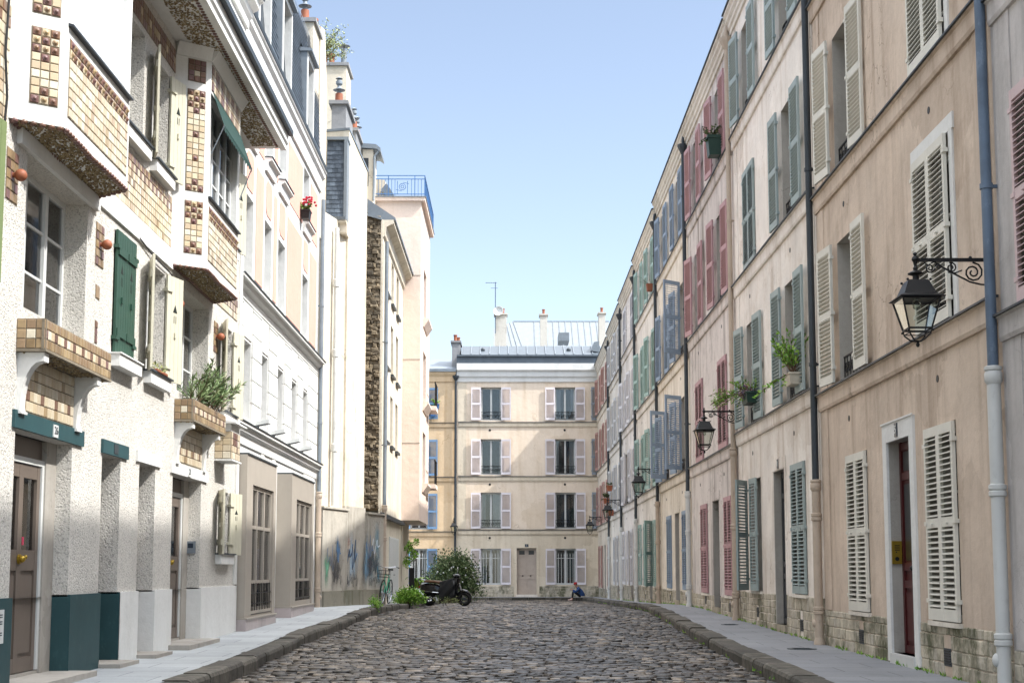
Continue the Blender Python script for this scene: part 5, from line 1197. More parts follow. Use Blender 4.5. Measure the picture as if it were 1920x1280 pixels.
def chim_px(par, pl, pr, pt, Y, dep, zb, mat, pots, capm=None):
    x0, zt = onY(pl, pt, Y); x1, _ = onY(pr, pt, Y); return chimney(par, x0, x1, Y, Y+dep, zb, zt, mat, pots, capm=capm)
chim_px(L2, 556, 588, 42, 33.6, 1.2, 10.5, M['creamwall'], [(.4, .2, 'cowl'), (.7, .8, 'pot')])
chim_px(L3, 622, 649, 196, 37.0, 1.6, 9.5, M['grey_render'], [(.4, .2, 'cowl'), (.6, .8, 'pot')])
big = thing('chimney_house', 'cream rear block with wide chimney stack, terracotta pots and a metal flue', 'house', (-5.8, 43, .2))
x0, zt = onY(602, 124, 43); x1, _ = onY(650, 124, 43); chimney(big, x0, x1, 43, 44.2, 6, zt, M['creamwall'], [(.1, .2, 'pot'), (.38, .2, 'pot'), (.85, .2, 'flue')])
x2, z2 = onY(660, 240, 44); chimney(big, onY(655, 250, 44.5)[0], onY(668, 250, 44.5)[0], 44.5, 46, 8, onY(660, 246, 44.5)[1], M['grey_render'], [(.5, .2, 'cowl'), (.5, .8, 'cowl')])
mb = MB(); mb.box(-9, x1+.3, 44.2, 46.5, -.1, onY(650, 300, 44)[1]); mb.build('wall', M['creamwall'], big)

# ---- house with the rubble party wall
XF = -3.6
F_4 = Fr((XF, 0), (0, 1), (1, 0))
L4 = thing('rubble_walled_house', 'cream house with an exposed brown rubble party wall and grey downpipe', 'house', (XF, 43, .3))
Y4, Y5 = 39.4, 47.0
zt4 = 11.1
hs = []
for j, (zb, hh) in enumerate(((4.95, 1.5), (7.1, 1.5), (9.25, 1.3))):
    for u in (40.9, 42.8, 44.7): hs.append((u-.45, u+.45, zb, zb+hh, .22))
mb = MB(); mb.holes(F_4, Y4, Y5-.01, -.2, zt4, hs, 0, 0, .22, 0, 1); mb.build('wall', [M['creamwall'], M['interior']], L4, recalc=False)
xr0 = onY(683, 600, Y4)[0]; xr1 = onY(713, 600, Y4)[0]
mb = MB(); mb.box(-8, xr0, Y4, Y4+.3, -.2, zt4-.4); mb.box(xr1, XF-.001, Y4-.03, Y4+.3, -.2, zt4); mb.box(-8, XF-.01, Y5-.4, Y5-.05, -.2, zt4-.5); mb.build('party_wall', M['creamwall'], L4)
mb = MB(); mb.box(xr0-.01, xr1, Y4+.02, Y4+.3, 2.9, onY(700, 402, Y4)[1]); mb.build('rubble_bed', M['rubblegap'], L4)
mb = MB(); z = 2.95; zt_ = onY(700, 404, Y4)[1]
random.seed(5)
while z < zt_-.05:
    h = random.uniform(.045, .13); x = xr0
    while x < xr1-.03:
        w_ = min(random.uniform(.06, .26), xr1-x); k = random.uniform(0, .06); r = lambda: random.uniform(-.03, .03)
        a, b, c, d = x+.004, x+w_-.004, z-.004, min(z+h, zt_)+.004
        q = [(a+r()*.6, c+r()*.5), (b+r()*.6, c+r()*.5), (b+r()*.6, d+r()*.5), (a+r()*.6, d+r()*.5)]; ym = Y4-k
        mb.add([(p_[0], Y4+.03, p_[1]) for p_ in q]+[(p_[0], ym+.02, p_[1]) for p_ in q]+[((a+b)/2+(p_[0]-(a+b)/2)*.7, ym+r()*.5, (c+d)/2+(p_[1]-(c+d)/2)*.65) for p_ in q], [(l, (l+1) % 4, 4+(l+1) % 4, 4+l) for l in range(4)]+[(4+l, 4+(l+1) % 4, 8+(l+1) % 4, 8+l) for l in range(4)]+[(8, 9, 10, 11)])
        x += w_
    z += h
mb.build('rubble_facing', M['rubble'], L4)
mb = MB(); mb.poly([(xr0-.05, Y4-.1, zt_), (xr1+.02, Y4-.1, zt_-.15), (xr1+.02, Y4-.1, zt_-.08), (xr0-.05, Y4-.1, zt_+.07)], (0, .5, 0)); mb.build('coping', M['zinc'], L4)
mb = MB(); mb.prof(F_4, [(0, zt4-.5), (.06, zt4-.45), (.1, zt4-.2), (.3, zt4-.1), (.3, zt4), (0, zt4)], Y4, Y5-.01); mb.build('cornice', M['creamwall'], L4)
mb = MB(); mb.prof(F_4, [(-.2, zt4+.001), (.35, zt4+.001), (.35, zt4+.06), (-2.5, zt4+2)], Y4, Y5-.01); mb.build('roof', M['zinc'], L4)
for h in hs:
    window(L4, F_4, h[0], h[1], h[2], h[3], -.2, M['whitepaint'])
    mb = MB(); mb.fb(F_4, h[0]-.06, h[1]+.06, -.05, .09, h[2]-.07, h[2]-.002); mb.build('window_sill', M['zincdark'], L4)
mb = MB(); mb.prof(F_4, [(0, 2.72), (.12, 2.72), (.12, 2.83), (0, 2.86)], Y4, Y5-.01); mb.build('ledge', M['zincdark'], L4)
drainpipe(L4, F_4, Y4+.15, .1, .3, 3.0, 10.5, M['zinc'], M['castcream'], hopper=False, ru=.055)
mb = MB(); mb.fb(F_4, 42.3, 45.8, -.05, .025, .3, 2.25); dd = mb.build('door', M['whitepaint'], L4); mb = MB()
for k in range(8): mb.fb(F_4, 42.35+k*.43, 42.36+k*.43, .025, .03, .35, 2.2)
mb.fb(F_4, 43.8, 44.1, .025, .05, 1.1, 1.13); mb.build('door_boards', M['grey_render'], dd)

# ---- salmon tower with a railing on its terrace
L5 = thing('salmon_tower_house', 'salmon pink projecting house with a blue terrace railing and zinc gable coping', 'house', (-3.0, 49, .2))
Yt = 47.0
xl, zb5 = onY(741, 975, Yt); xrt = onY(787, 800, Yt)[0]; zt5 = onY(770, 378, Yt)[1]; Ye = 52.2
F_5 = Fr((xrt, 0), (0, 1), (1, 0))
hs = [(48.6, 50.3, z0, z1, .2) for z0, z1 in ((4.2, 6.0), (7.0, 8.8), (9.9, 11.7))]
mb = MB(); mb.holes(F_5, Yt, Ye, zb5, zt5, hs, 0, 0, .2, 0, 1)
mb.quad((xl-3, Yt, zb5), (xrt, Yt, zb5), (xrt, Yt, zt5), (xl-3, Yt, zt5)); mb.quad((xl-3, Ye, zb5), (xrt, Ye, zb5), (xrt, Ye, zt5), (xl-3, Ye, zt5)); mb.quad((xl-3, Yt, zb5), (xrt, Yt, zb5), (xrt, Ye, zb5), (xl-3, Ye, zb5)); mb.quad((xl-3, Yt, zt5), (xrt, Yt, zt5), (xrt, Ye, zt5), (xl-3, Ye, zt5))
mb.build('wall', [M['pinktower'], M['interior']], L5, recalc=False)
for h in hs:
    window(L5, F_5, h[0], h[1], h[2], h[3], -.18, M['grey_render']); mb = MB(); mb.prof(F_5, [(0, h[2]-.3), (.04, h[2]-.3), (.2, h[2]-.06), (.2, h[2]), (0, h[2])], h[0]-.2, h[1]+.2); mb.build('window_sill', M['pinktower'], L5)
for zz in (zb5+2.55, zb5+5.35, zb5+8.2):
    mb = MB(); mb.box(xl-.5, xrt+.012, Yt-.012, Yt-.001, zz, zz+.02); mb.build('joint', M['reveal'], L5)
mb = MB(); mb.box(xl-3, xrt+.14, Yt-.14, Ye+.1, zt5+.001, zt5+.12); mb.build('terrace_slab', M['pinktower'], L5); mb = MB(); mb.box(xl-3, xrt+.17, Yt-.17, Ye+.1, zt5+.121, zt5+.15); mb.build('flashing', M['zinc'], L5)
M['bluerail'] = paint('blue_railing', hexc('3f6a9c'), .5, .1, .1)
mb = MB(); zr0 = zt5+.15; zr1 = zr0+.72; xa = onY(704, 350, Yt)[0]
def railrun(a, b):
    a = Vector(a); b = Vector(b); L = (b-a).length; d = (b-a)/L
    for z in (zr0+.08, zr1-.12, zr1): mb.tube([a+Vector((0, 0, z)), b+Vector((0, 0, z))], .016, 5)
    n = int(L/.11)
    for i in range(n+1):
        if abs(i/n-.55) < .12 and L < 3: continue
        p = a+d*(L*i/n); mb.tube([p+Vector((0, 0, zr0)), p+Vector((0, 0, zr1 if i % 4 == 0 else zr1-.12))], .011 if i % 4 else .018, 4)
    c = a+d*L*.55+Vector((0, 0, (zr0+zr1-.05)/2))
    if L < 3:
        for r in (.05, .11): mb.tube([c+d*r*math.cos(2*PI*k/14)+Vector((0, 0, r*math.sin(2*PI*k/14))) for k in range(15)], .012, 4)
        for q in (-1, 1): mb.tube([c+d*q*.17+Vector((0, 0, -.27)), c+d*q*.17+Vector((0, 0, .2))], .013, 4); mb.tube([c+d*q*.22+Vector((0, 0, .1*q)), c+d*q*.02+Vector((0, 0, .15*q))], .01, 4)
railrun((xa, Yt-.1, 0), (xrt+.12, Yt-.1, 0)); railrun((xrt+.12, Yt-.1, 0), (xrt+.12, Ye, 0)); mb.build('railing', M['bluerail'], L5)
# gable wall behind, stepping down with its zinc coping
prof = [(640, 240), (657, 238), (684, 300), (700, 335), (722, 338), (722, 352), (735, 372), (762, 458), (768, 480)]
pp = [onY(a, b, 47.35) for a, b in prof]; pts = [(x, 47.35, z) for x, z in pp]
pts = [(pp[0][0]-2.5, 47.35, 3), (pp[0][0]-2.5, 47.35, pp[0][1])]+pts+[(pp[-1][0], 47.35, 3)]
mb = MB(); mb.poly(pts, (0, .9, 0)); mb.build('gable_wall', M['creamwall'], L5)
mb = MB()
for (a, b) in ((5, 6), (6, 7)):
    (x0, z0), (x1, z1) = pp[a], pp[b]; mb.poly([(x0-.12, 47.2, z0-.1), (x1-.1, 47.2, z1-.1), (x1+.06, 47.2, z1+.12), (x0+.06, 47.2, z0+.12)], (0, 1.1, 0))
mb.build('coping', M['zinc'], L5)
xd0, zd0 = onY(680, 322, 46); xd1, zd1 = onY(714, 272, 46)
mb = MB(); mb.box(xd0, xd1-.25, 46, 47.2, zd0-1.2, zd1-.15); dm_ = mb.build('dormer', M['creamwall'], L5); mb = MB(); mb.poly([(xd0-.3, 45.9, zd1-.1), (xd1-.15, 45.9, zd1-.15), (xd1, 45.9, zd1-.25), (xd1, 45.9, zd1-.13), (xd1-.15, 45.9, zd1+.0), (xd0-.3, 45.9, zd1+.06)], (0, 1.5, 0)); mb.build('dormer_roof', M['zinc'], dm_)
mb = MB(); mb.box(xd1-.65, xd1-.4, 45.985, 46, zd0-.5, zd1-.45); mb.build('dormer_window', M['darkglass'], dm_); mb = MB(); mb.tube([(xd1-.05, 45.95, zd1-.2), (xd1-.2, 45.95, zd1-.4), (xd1-.22, 45.95, zd0-1)], .04, 8); mb.build('drainpipe', M['zinc'], dm_)
# ground floor under the tower: recessed entry, grey render piers
mb = MB(); mb.box(xl-3, xl-.1, Yt+.3, Ye, -.1, zb5); mb.box(xrt-1.05, xrt-.55, Yt+.05, Yt+.5, -.1, zb5-.001); mb.box(xl+.0, xrt-.7, Yt+2.3, Ye, -.1, zb5-.002); mb.build('ground_floor', M['creamwall'], L5)
mb = MB(); mb.box(xl-.1, xrt-.9, Yt+.02, Yt+.4, zb5-.35, zb5-.003); mb.build('beam', M['pinktower'], L5)
mb = MB(); mb.box(xl+.0, xrt-.95, Yt+2.2, Yt+2.28, .1, 2.4); mb.build('door', DO['grey'], L5)
for zz in (4.3, 7.1):   # small balconies on the courtyard side
    mb = MB(); mb.box(xrt+.001, xrt+.35, 50.6, 52.0, zz-.15, zz); bl = mb.build('balcony', M['pinktower'], L5); mb = MB()
    for i in range(9): mb.box(xrt+.3, xrt+.32, 50.65+i*.165, 50.67+i*.165, zz, zz+.85)
    mb.box(xrt+.29, xrt+.33, 50.6, 52.0, zz+.83, zz+.87); mb.build('railing', M['iron'], bl)

# ================================================================ FAR END OF THE STREET
F_F = Fr((0, 73), (1, 0), (0, -1))
def fx(px): return (px-957)*73.9/2667
def zf_(py, px=1000): return onY(px, py, 73)[1]
M['farwall'] = plaster('peach_plaster', hexc('e0d0bd'), .06, hexc('a98f68'), .4)
M['farlow'] = plaster('pale_peach_plaster', hexc('d6cab6'), .07, hexc('978469'), .4)
M['orangewall'] = plaster('ochre_plaster', hexc('d4bb9a'), .07, hexc('a8814c'), .45)
def far_house(t, x0, x1, cs, zt, rows, wcols, shm_, wm, lowm, doorpx=None, hidden=()):
    hs = []
    for (pt, pb) in rows:
        for (a, b) in wcols: hs.append((fx(a), fx(b), zf_(pb), zf_(pt), .25))
    dh = [(fx(doorpx[0]), fx(doorpx[1]), P(73)+.12, zf_(1027), .25)] if doorpx else []
    zc1 = zf_(cs[-1])
    mb = MB(); mb.holes(F_F, x0, x1, zc1, zt, [h for h in hs if h[2] > zc1-.05], 0, 0, .25, 1, 2); mb.quad(F_F.p(x0, 0, zc1), F_F.p(x0, -8, zc1), F_F.p(x0, -8, zt), F_F.p(x0, 0, zt)); mb.build('wall', [wm, M['reveal'], M['interior']], t, recalc=False)
    mb = MB(); mb.holes(F_F, x0, x1, -.3, zc1, [h for h in hs if h[2] < zc1-.05]+dh, 0, 0, .25, 1, 2); mb.build('wall', [lowm, M['reveal'], M['interior']], t, recalc=False)
    for c in cs:
        z = zf_(c); mb = MB(); mb.prof(F_F, [(0, z-.26), (.04, z-.26), (.06, z-.2), (.06, z-.03), (0, z-.03)], x0+.1, x1); o = mb.build('string_course', lowm, t); mb = MB(); mb.prof(F_F, [(0, z-.029), (.1, z-.029), (.1, z-.005), (0, z+.01)], x0+.08, x1); mb.build('ledge', M['zincdark'], o)
    mb = MB(); stones(mb, F_F, x0+.02, x1-.02, lambda u: P(73), zf_(1098), .004, [(h[0]-.15, h[1]+.15, -9, 9) for h in dh]); mb.build('plinth', M['stone'], t, recalc=False)
    for i, h in enumerate(hs):
        low = h[2] < zc1-.05
        window(t, F_F, h[0], h[1], h[2], h[3], -.22, M['sash'], 2, (None, (.3, .22), None, (.2, .3), (.25, .42))[i % 5], 1 if not low else 1, fw=.075)
        if low:
            mb = MB()
            for k in range(1, 7): u = h[0]+(h[1]-h[0])*k/7; mb.cyl(F_F.p(u, .0, h[2]+.02), F_F.p(u, .0, h[3]-.35), .012, seg=6); mb.cyl(F_F.p(u, 0, h[3]-.35), F_F.p(u, 0, h[3]-.22), .02, .002, 6)
            for zz in (h[2]+.06, h[3]-.5): mb.fb(F_F, h[0], h[1], -.01, .01, zz, zz+.025)
            mb.build('window_bars', M['whitepaint'], t)
        else: guard(t, F_F, h[0]+.02, h[1]-.02, h[2]+.04, .42, -.05)
        sw = .5; 
        for hinge, d in ((h[0], 1), (h[1], -1)):
            shutter(t, F_F, hinge, .05, h[2]+.01, d, 174+random.uniform(-3, 3), sw, h[3]-h[2]-.02, shm_)
LF = thing('end_house', 'peach plastered house closing the street, pale lilac shutters, double taupe door', 'house', (1, 73, P(73)))
xL, xR = fx(857), 4.5
rows = [(726, 788), (823, 890), (923, 991), (1028, 1096)]
far_house(LF, xL, xR+.6, (791, 892.5, 992.5), zf_(690), rows, [(902, 940), (1040, 1078)], SH['lilac'], M['farwall'], M['farlow'], (969, 1005))
# corner window, one grey leaf showing on each upper storey
for (pt, pb) in rows[:3]:
    shutter(LF, F_F, fx(1108), .05, zf_(pb)+.01, 1, 2, fx(1122)-fx(1109)-.05, zf_(pt)-zf_(pb), M['grey_leaf'] if 'grey_leaf' in M else M.setdefault('grey_leaf', shm('grey_shutter_paint', '8d949c')))
mb = MB()
for z0, z1 in ((zf_(892)+.03, zf_(791)-.27), (zf_(791)+.03, zf_(716)), (zf_(992)+.03, zf_(892)-.27)): mb.fb(F_F, xL+.05, xL+.5, 0, .014, z0, z1)
mb.build('pilaster', M['farlow'], LF)
a, b = fx(969), fx(1005); z0, z1 = P(73)+.12, zf_(1027); n = -.2
mb = MB(); mb.fb(F_F, a, b, n-.05, n, z0, z1)
for x0, x1 in ((a, a+.08), (b-.08, b), ((a+b)/2-.05, (a+b)/2-.004), ((a+b)/2+.004, (a+b)/2+.05)): mb.fb(F_F, x0, x1, n, n+.02, z0, z1)
for zz in (z0, z0+.78, z0+.98, z1-.42, z1-.1): mb.fb(F_F, a+.08, b-.08, n, n+.018, zz, zz+.08)
d_ = mb.build('door', DO['brown'], LF); mb = MB(); mb.fb(F_F, a+.12, (a+b)/2-.1, n+.001, n+.006, z1-.33, z1-.12); mb.fb(F_F, (a+b)/2+.1, b-.12, n+.001, n+.006, z1-.33, z1-.12); mb.build('door_glass', M['darkglass'], d_)
mb = MB(); mb.ball(F_F.p((a+b)/2-.2, n+.04, z0+.95), .035); mb.ball(F_F.p((a+b)/2+.2, n+.04, z0+.95), .035); mb.build('door_knob', M['iron'], d_)
mb = MB(); mb.fb(F_F, a-.14, a-.01, 0, .03, z0, z1); mb.fb(F_F, b+.01, b+.14, 0, .03, z0, z1); mb.fb(F_F, a-.14, b+.14, 0, .031, z1+.001, z1+.16); mb.build('door_surround', M['farlow'], LF)
mb = MB(); mb.fb(F_F, a-.05, b+.05, -.3, .12, P(73)-.1, z0-.001); mb.build('doorstep', M['cornice'], LF)
mb = MB(); mb.fb(F_F, (a+b)/2-.09, (a+b)/2+.09, 0, .045, z1+.06, z1+.2); no = mb.build('number_plate', M['plateblue'], LF); text_part('number', '1', .13, M['whitepaint'], no, F_F.p((a+b)/2, .047, z1+.13), (1, 0))
mb = MB()
for u in (fx(919), fx(1058)):
    for c in (791, 892.5, 992.5): mb.cyl(F_F.p(u, -.01, zf_(c)-.42), F_F.p(u, .01, zf_(c)-.42), .06, seg=10)
mb.build('wall_vent', M['iron'], LF)
zt = zf_(683)
mb = MB(); zc = zf_(716); mb.prof(F_F, [(0, zc), (.05, zc), (.07, zc+.2), (.14, zc+.28), (.16, zc+.5), (.26, zc+.6), (.26, zt+.02), (0, zt+.02)], xL, xR+.2); mb.build('cornice', M['white'], LF)
mb = MB(); z_ = zt+.021; mb.prof(F_F, [(-.1, z_), (.22, z_), (.2, z_+.32), (.3, z_+.36), (.3, z_+.44), (-.1, z_+.44)], xL, xR+.1); mb.build('gutter', M['zincmid'], LF)
mb = MB(); zr = zf_(661); z_ = zt+.46; pr = [(.24, z_), (-1.6, z_+.75), (-6, z_+.9), (-6, z_)]; mb.prof(F_F, pr, xL+.2, xR+.4)
rf = mb.build('roof', M['zincmid'], LF); mb = MB(); k = 15
for i in range(k+1): u = xL+.25+(xR-xL)*i/k; mb.add([F_F.p(u-.02, .25, z_+.01), F_F.p(u+.02, .25, z_+.01), F_F.p(u+.02, -1.6, z_+.76), F_F.p(u-.02, -1.6, z_+.76), F_F.p(u-.02, .25, z_+.06), F_F.p(u+.02, .25, z_+.06), F_F.p(u+.02, -1.6, z_+.81), F_F.p(u-.02, -1.6, z_+.81)], [(0, 3, 2, 1), (4, 5, 6, 7), (0, 1, 5, 4), (1, 2, 6, 5), (2, 3, 7, 6), (3, 0, 4, 7)])
mb.build('standing_seams', M['zinc'], rf)
for px in (905, 1067): mb = MB(); mb.ball(F_F.p(fx(px), -.6, z_+.38), .12, sq=(1, .8, 1)); mb.build('roof_vent', M['zincdark'], rf)
mb = MB(); mb.poly([F_F.p(fx(1108), -.2, z_+.3), F_F.p(fx(1124), -.2, z_+.2), F_F.p(fx(1124), -.2, zf_(638)), F_F.p(fx(1114), -.2, zf_(640))], (0, 2, 0)); mb.build('roof_step', M['zincpale'], LF)
# ochre neighbour
LO = thing('ochre_house', 'ochre plastered house with sky blue shutters adjoining the peach end house', 'house', (-5, 73, P(73)))
far_house(LO, -9.0, xL-.02, (792, 893.5, 996), zf_(700), [(727, 786), (824, 892), (925, 992), (1028, 1095)], [(772, 804)], SH['sky'], M['orangewall'], M['orangewall'])
mb = MB(); zc = zf_(712); mb.prof(F_F, [(0, zc-.1), (.05, zc-.1), (.08, zc+.15), (.18, zc+.3), (.18, zc+.4), (0, zc+.4)], -9, xL-.05); mb.build('cornice', M['orangewall'], LO)
mb = MB(); mb.prof(F_F, [(.24, zc+.401), (.24, zc+.55), (-3, zc+1.5), (-3, zc+.401)], -9, xL-.03); mb.build('roof', M['zinc'], LO)
drainpipe(LF, F_F, xL-.05, .12, P(73), .4, zf_(712), M['zincdark'], None, ru=.06)
chimney(LO, fx(847), fx(862), 73.4, 75, zf_(700), zf_(640), M['grey_render'], [(.4, .2, 'pot'), (.7, .7, 'pot')])
lx, lz = onY(852, 975, 72.9); lantern(F_F, lx, lz+.05, .5, 'black lantern on the drainpipe between the ochre and the peach house', 1.0)
# zinc roofed block behind
LB = thing('zinc_roofed_block', 'tall block behind the end house with a pale zinc roof and three white chimneys', 'building', (2, 90, 0))
YB_ = 92
def bx(px, py, Y=YB_): return onY(px, py, Y)
x0, zt = bx(965, 603); x1, _ = bx(1142, 603); _, zb = bx(965, 700)
mb = MB(); mb.poly([(x0-.6, YB_+3, 0), (x1+1, YB_+3, 0), (x1+1, YB_+3, zb-1), (x0-.6, YB_+3, zb-1)], (0, 6, 0)); mb.build('wall', M['creamwall'], LB)
xa_, za_ = bx(925, 614); 
mb = MB(); Yr = YB_+7; (xa, zra) = onY(962, 603, Yr); (xb, _) = onY(1142, 603, Yr); (xc, zc_) = onY(925, 616, YB_+6); (xe, ze) = onY(1020, 668, YB_-1)
mb.add([(xe-.5, YB_-1, ze-2), (onY(1145, 668, YB_-1)[0], YB_-1, ze-2), (xb, Yr, zra), (xa, Yr, zra)], [(0, 1, 2, 3)])
mb.add([(xa, Yr, zra), (xe-.5, YB_-1, ze-2), (onY(925, 690, YB_-1)[0], YB_-1, ze-2), (xc, YB_+6, zc_)], [(0, 1, 2, 3)])
rf = mb.build('roof', M['zincpale'], LB, recalc=False)
mb = MB(); E0 = Vector((xe-.5, YB_-1, ze-2)); E1 = Vector((onY(1145, 668, YB_-1)[0], YB_-1, ze-2)); T0 = Vector((xa, Yr, zra)); T1 = Vector((xb, Yr, zra)); H0 = Vector((onY(925, 690, YB_-1)[0], YB_-1, ze-2)); H1 = Vector((xc, YB_+6, zc_))
for i in range(12): f = i/11; mb.tube([E0.lerp(E1, f)+Vector((0, -.02, .04)), Vector((E0.lerp(E1, f).x, Yr, zra+.04)) if E0.lerp(E1, f).x > xa else T0.lerp(T1, f)+Vector((0, 0, .04))], .022, 4)
for i in range(7): f = i/6; mb.tube([E0.lerp(H0, f)+Vector((0, -.02, .04)), T0.lerp(H1, f)+Vector((0, 0, .04))], .022, 4)
mb.tube([T0, T1], .06, 4); mb.build('standing_seams', M['zincpale'], rf)
M['whitechim'] = plaster('white_chimney_plaster', hexc('cfccc4'), .08, hexc('8f897d'), .5)
for (pl, pr, pt, pb, pots) in ((928, 950, 590, 640, [(.3, .3, 'pot'), (.7, .3, 'pot')]), (1013, 1026, 591, 700, [(.5, .4, 'pot')]), (1123, 1135, 588, 700, [(.5, .4, 'pot')])):
    chim_px(LB, pl, pr, pt, YB_, 1.0, bx(pl, pb)[1]-1, M['whitechim'], pots, capm=M['whitechim'])
x_, z_ = bx(1058, 628); mb = MB(); mb.box(x_-.35, x_+.35, YB_+.5, YB_+2.5, z_-.3, z_+.25); mb.build('skylight', M['zinc'], LB)
xa, za = bx(929, 592); _, zt = bx(929, 530); tv = thing('roof_antenna', 'thin television antenna with a white dish beside the leftmost zinc roof chimney', 'antenna', (xa, YB_-.2, za)); mb = MB(); mb.cyl((xa, YB_-.2, za-1.2), (xa, YB_-.2, zt), .03, seg=6); mb.build('mast', M['pipeblue'], tv)
mb = MB(); mb.cyl((xa-.65, YB_-.2, zt-.05), (xa+.1, YB_-.2, zt-.05), .018, seg=5); mb.cyl((xa-.3, YB_-.2, zt-.4), (xa+.15, YB_-.2, zt-.4), .016, seg=5)
for k in range(6): mb.cyl((xa-.6+k*.12, YB_-.35, zt-.05), (xa-.6+k*.12, YB_-.05, zt-.05), .01, seg=4)
mb.build('aerial', M['pipeblue'], tv); mb = MB(); mb.lathe((xa+.2, YB_-.3, za+.25), [(.0, .06), (.2, .02), (.33, -.06), (.34, -.05), (.2, .04), (0, .08)], 14, axis=(.2, 1, -.3)); mb.build('dish', M['whitepaint'], tv)
# ================================================================ PLANTS AND POTS
random.seed(11)
def sprig(mb, p, n, L, spread, up=1, m=0, ll=.07, lw=.012, stems=None, dens=14):
    """arching stems set with narrow leaves"""
    for _ in range(n):
        a = random.uniform(0, 2*PI); d = Vector((math.cos(a)*spread, math.sin(a)*spread, up*random.uniform(.7, 1.2))); pts = [Vector(p)]
        l_ = L*random.uniform(.6, 1.1)
        for k in range(6):
            d = (d+Vector((random.gauss(0, .12), random.gauss(0, .12), -.07 if k > 2 else 0))); pts.append(pts[-1]+d.normalized()*l_/6)
        if stems is not None: stems.tube(pts, .006, 4, taper=.002)
        for k in range(dens):
            f = .25+.75*k/dens; i = min(int(f*6), 5); q = pts[i].lerp(pts[i+1], f*6-i) if i < 6 else pts[-1]
            leaf(mb, q, (pts[i+1]-pts[i]).normalized()*.8+Vector((random.gauss(0, .7), random.gauss(0, .7), random.gauss(.1, .5))), ll*random.uniform(.7, 1.2), lw, m)
def wpos(px, py, X=4.42): y, z = onX(px, py, X); return y, z
def planter(name, label, pos, size, potm, fol, cat='plant pot', grp='plants on the window sills'):
    t = thing(name, label, cat, pos, grp); x, y, z = pos; a, b, h = size; mb = MB()
    mb.hexa([(x-a*.4, y-b*.45, z), (x+a*.4, y-b*.45, z), (x+a*.4, y+b*.45, z), (x-a*.4, y+b*.45, z), (x-a*.5, y-b*.5, z+h*.85), (x+a*.5, y-b*.5, z+h*.85), (x+a*.5, y+b*.5, z+h*.85), (x-a*.5, y+b*.5, z+h*.85)])
    mb.box(x-a*.55, x+a*.55, y-b*.54, y+b*.54, z+h*.851, z+h); mb.build('planter', potm, t)
    st = MB(); mb = MB(); fol(mb, st, Vector((x, y, z+h))); mb.build('foliage', M['leaf'] if not isinstance(fol.__dict__.get('m'), bpy.types.Material) else fol.m, t, recalc=False)
    if st.v: st.build('stems', M['bark'], t)
    return t
def fl(n, L, spread, up=1, ll=.07, lw=.014, mat='leaf', hang=0, dens=14, ext=.15):
    def f(mb, st, p):
        for k in range(5): sprig(mb, p+Vector((random.uniform(-.08, .06), random.uniform(-ext, ext), 0)), max(1, n//5), L, spread, up, ll=ll, lw=lw, stems=st, dens=dens)
        if hang:
            for k in range(hang): sprig(mb, p+Vector((-.1, random.uniform(-ext, ext), 0)), 1, L*.8, 1.0, -.6, ll=ll, lw=lw, stems=st, dens=dens)
    f.m = M[mat]; return f
M['creampot'] = paint('cream_plastic', hexc('c9bfae'), .6, .1, .2)
M['greenpot'] = paint('dark_green_plastic', hexc('1f3d33'), .5)
y_, z_ = wpos(1490, 708, 4.36); planter('window_box', 'cream window box with tall yellow-green foliage between sage shutters', (4.34, y_, z_-.12), (.2, .42, .18), M['creampot'], fl(34, .75, .55, 1.1, .08, .02, 'leafbright', 5))
mb = MB(); 
y_, z_ = wpos(1408, 745, 4.36); planter('window_box', 'dark window box with feathery branches reaching out towards the pink shutters', (4.34, y_, z_-.12), (.22, .6, .2), M['greenpot'], fl(18, .42, .7, .6, .06, .012, 'leafbright', 4))
t = thing('trailing_plant', 'feathery green branch arching out over the cream drainpipe', 'plant', (4.3, y_+.3, z_), 'plants on the window sills')
mb = MB(); st = MB()
for k in range(9):
    p = Vector((4.28, y_+.25, z_+.12)); d = Vector((-.75, .5+random.uniform(-.2, .3), random.uniform(-.2, .45))); pts = [p]
    for i in range(7): d += Vector((0, random.gauss(0, .1), -.09)); pts.append(pts[-1]+d.normalized()*.1)
    st.tube(pts, .005, 4)
    for i in range(34): q = pts[random.randint(2, 6)]; leaf(mb, q+Vector((random.gauss(0, .035), random.gauss(0, .035), random.gauss(0, .035))), (random.gauss(-.4, .6), random.gauss(0, .6), random.gauss(.2, .5)), .06, .011)
mb.build('foliage', M['leafbright'], t, recalc=False); st.build('stems', M['bark'], t)
mb = MB(); leaves(mb, (4.26, y_-.05, z_+.1), (.12, .22, .1), 160, .05, .02); o = mb.build('flowering_plant', leafmat('heather_leaves', hexc('5b4a3a'), hexc('7c6a8a'), hexc('96704e')), recalc=False); tag(o, 'brownish flowering plant with mauve blossom in the dark window box', 'plant', 'plants on the window sills')
y_, z_ = wpos(1341, 285, 4.3); planter('hanging_pot', 'dark green pot with a drooping plant high between pink shutters', (4.28, y_, z_-.1), (.3, .34, .42), M['greenpot'], fl(16, .3, .7, .8, .05, .02, 'leafdark', 6))
y_, z_ = wpos(1220, 540, 4.36); planter('flower_pot', 'terracotta pot with bare twigs among the mint green shutters', (4.33, y_, z_-.1), (.2, .25, .22), M['terracotta'], fl(5, .5, .8, .5, .04, .01, 'leafdark', 0, 4))
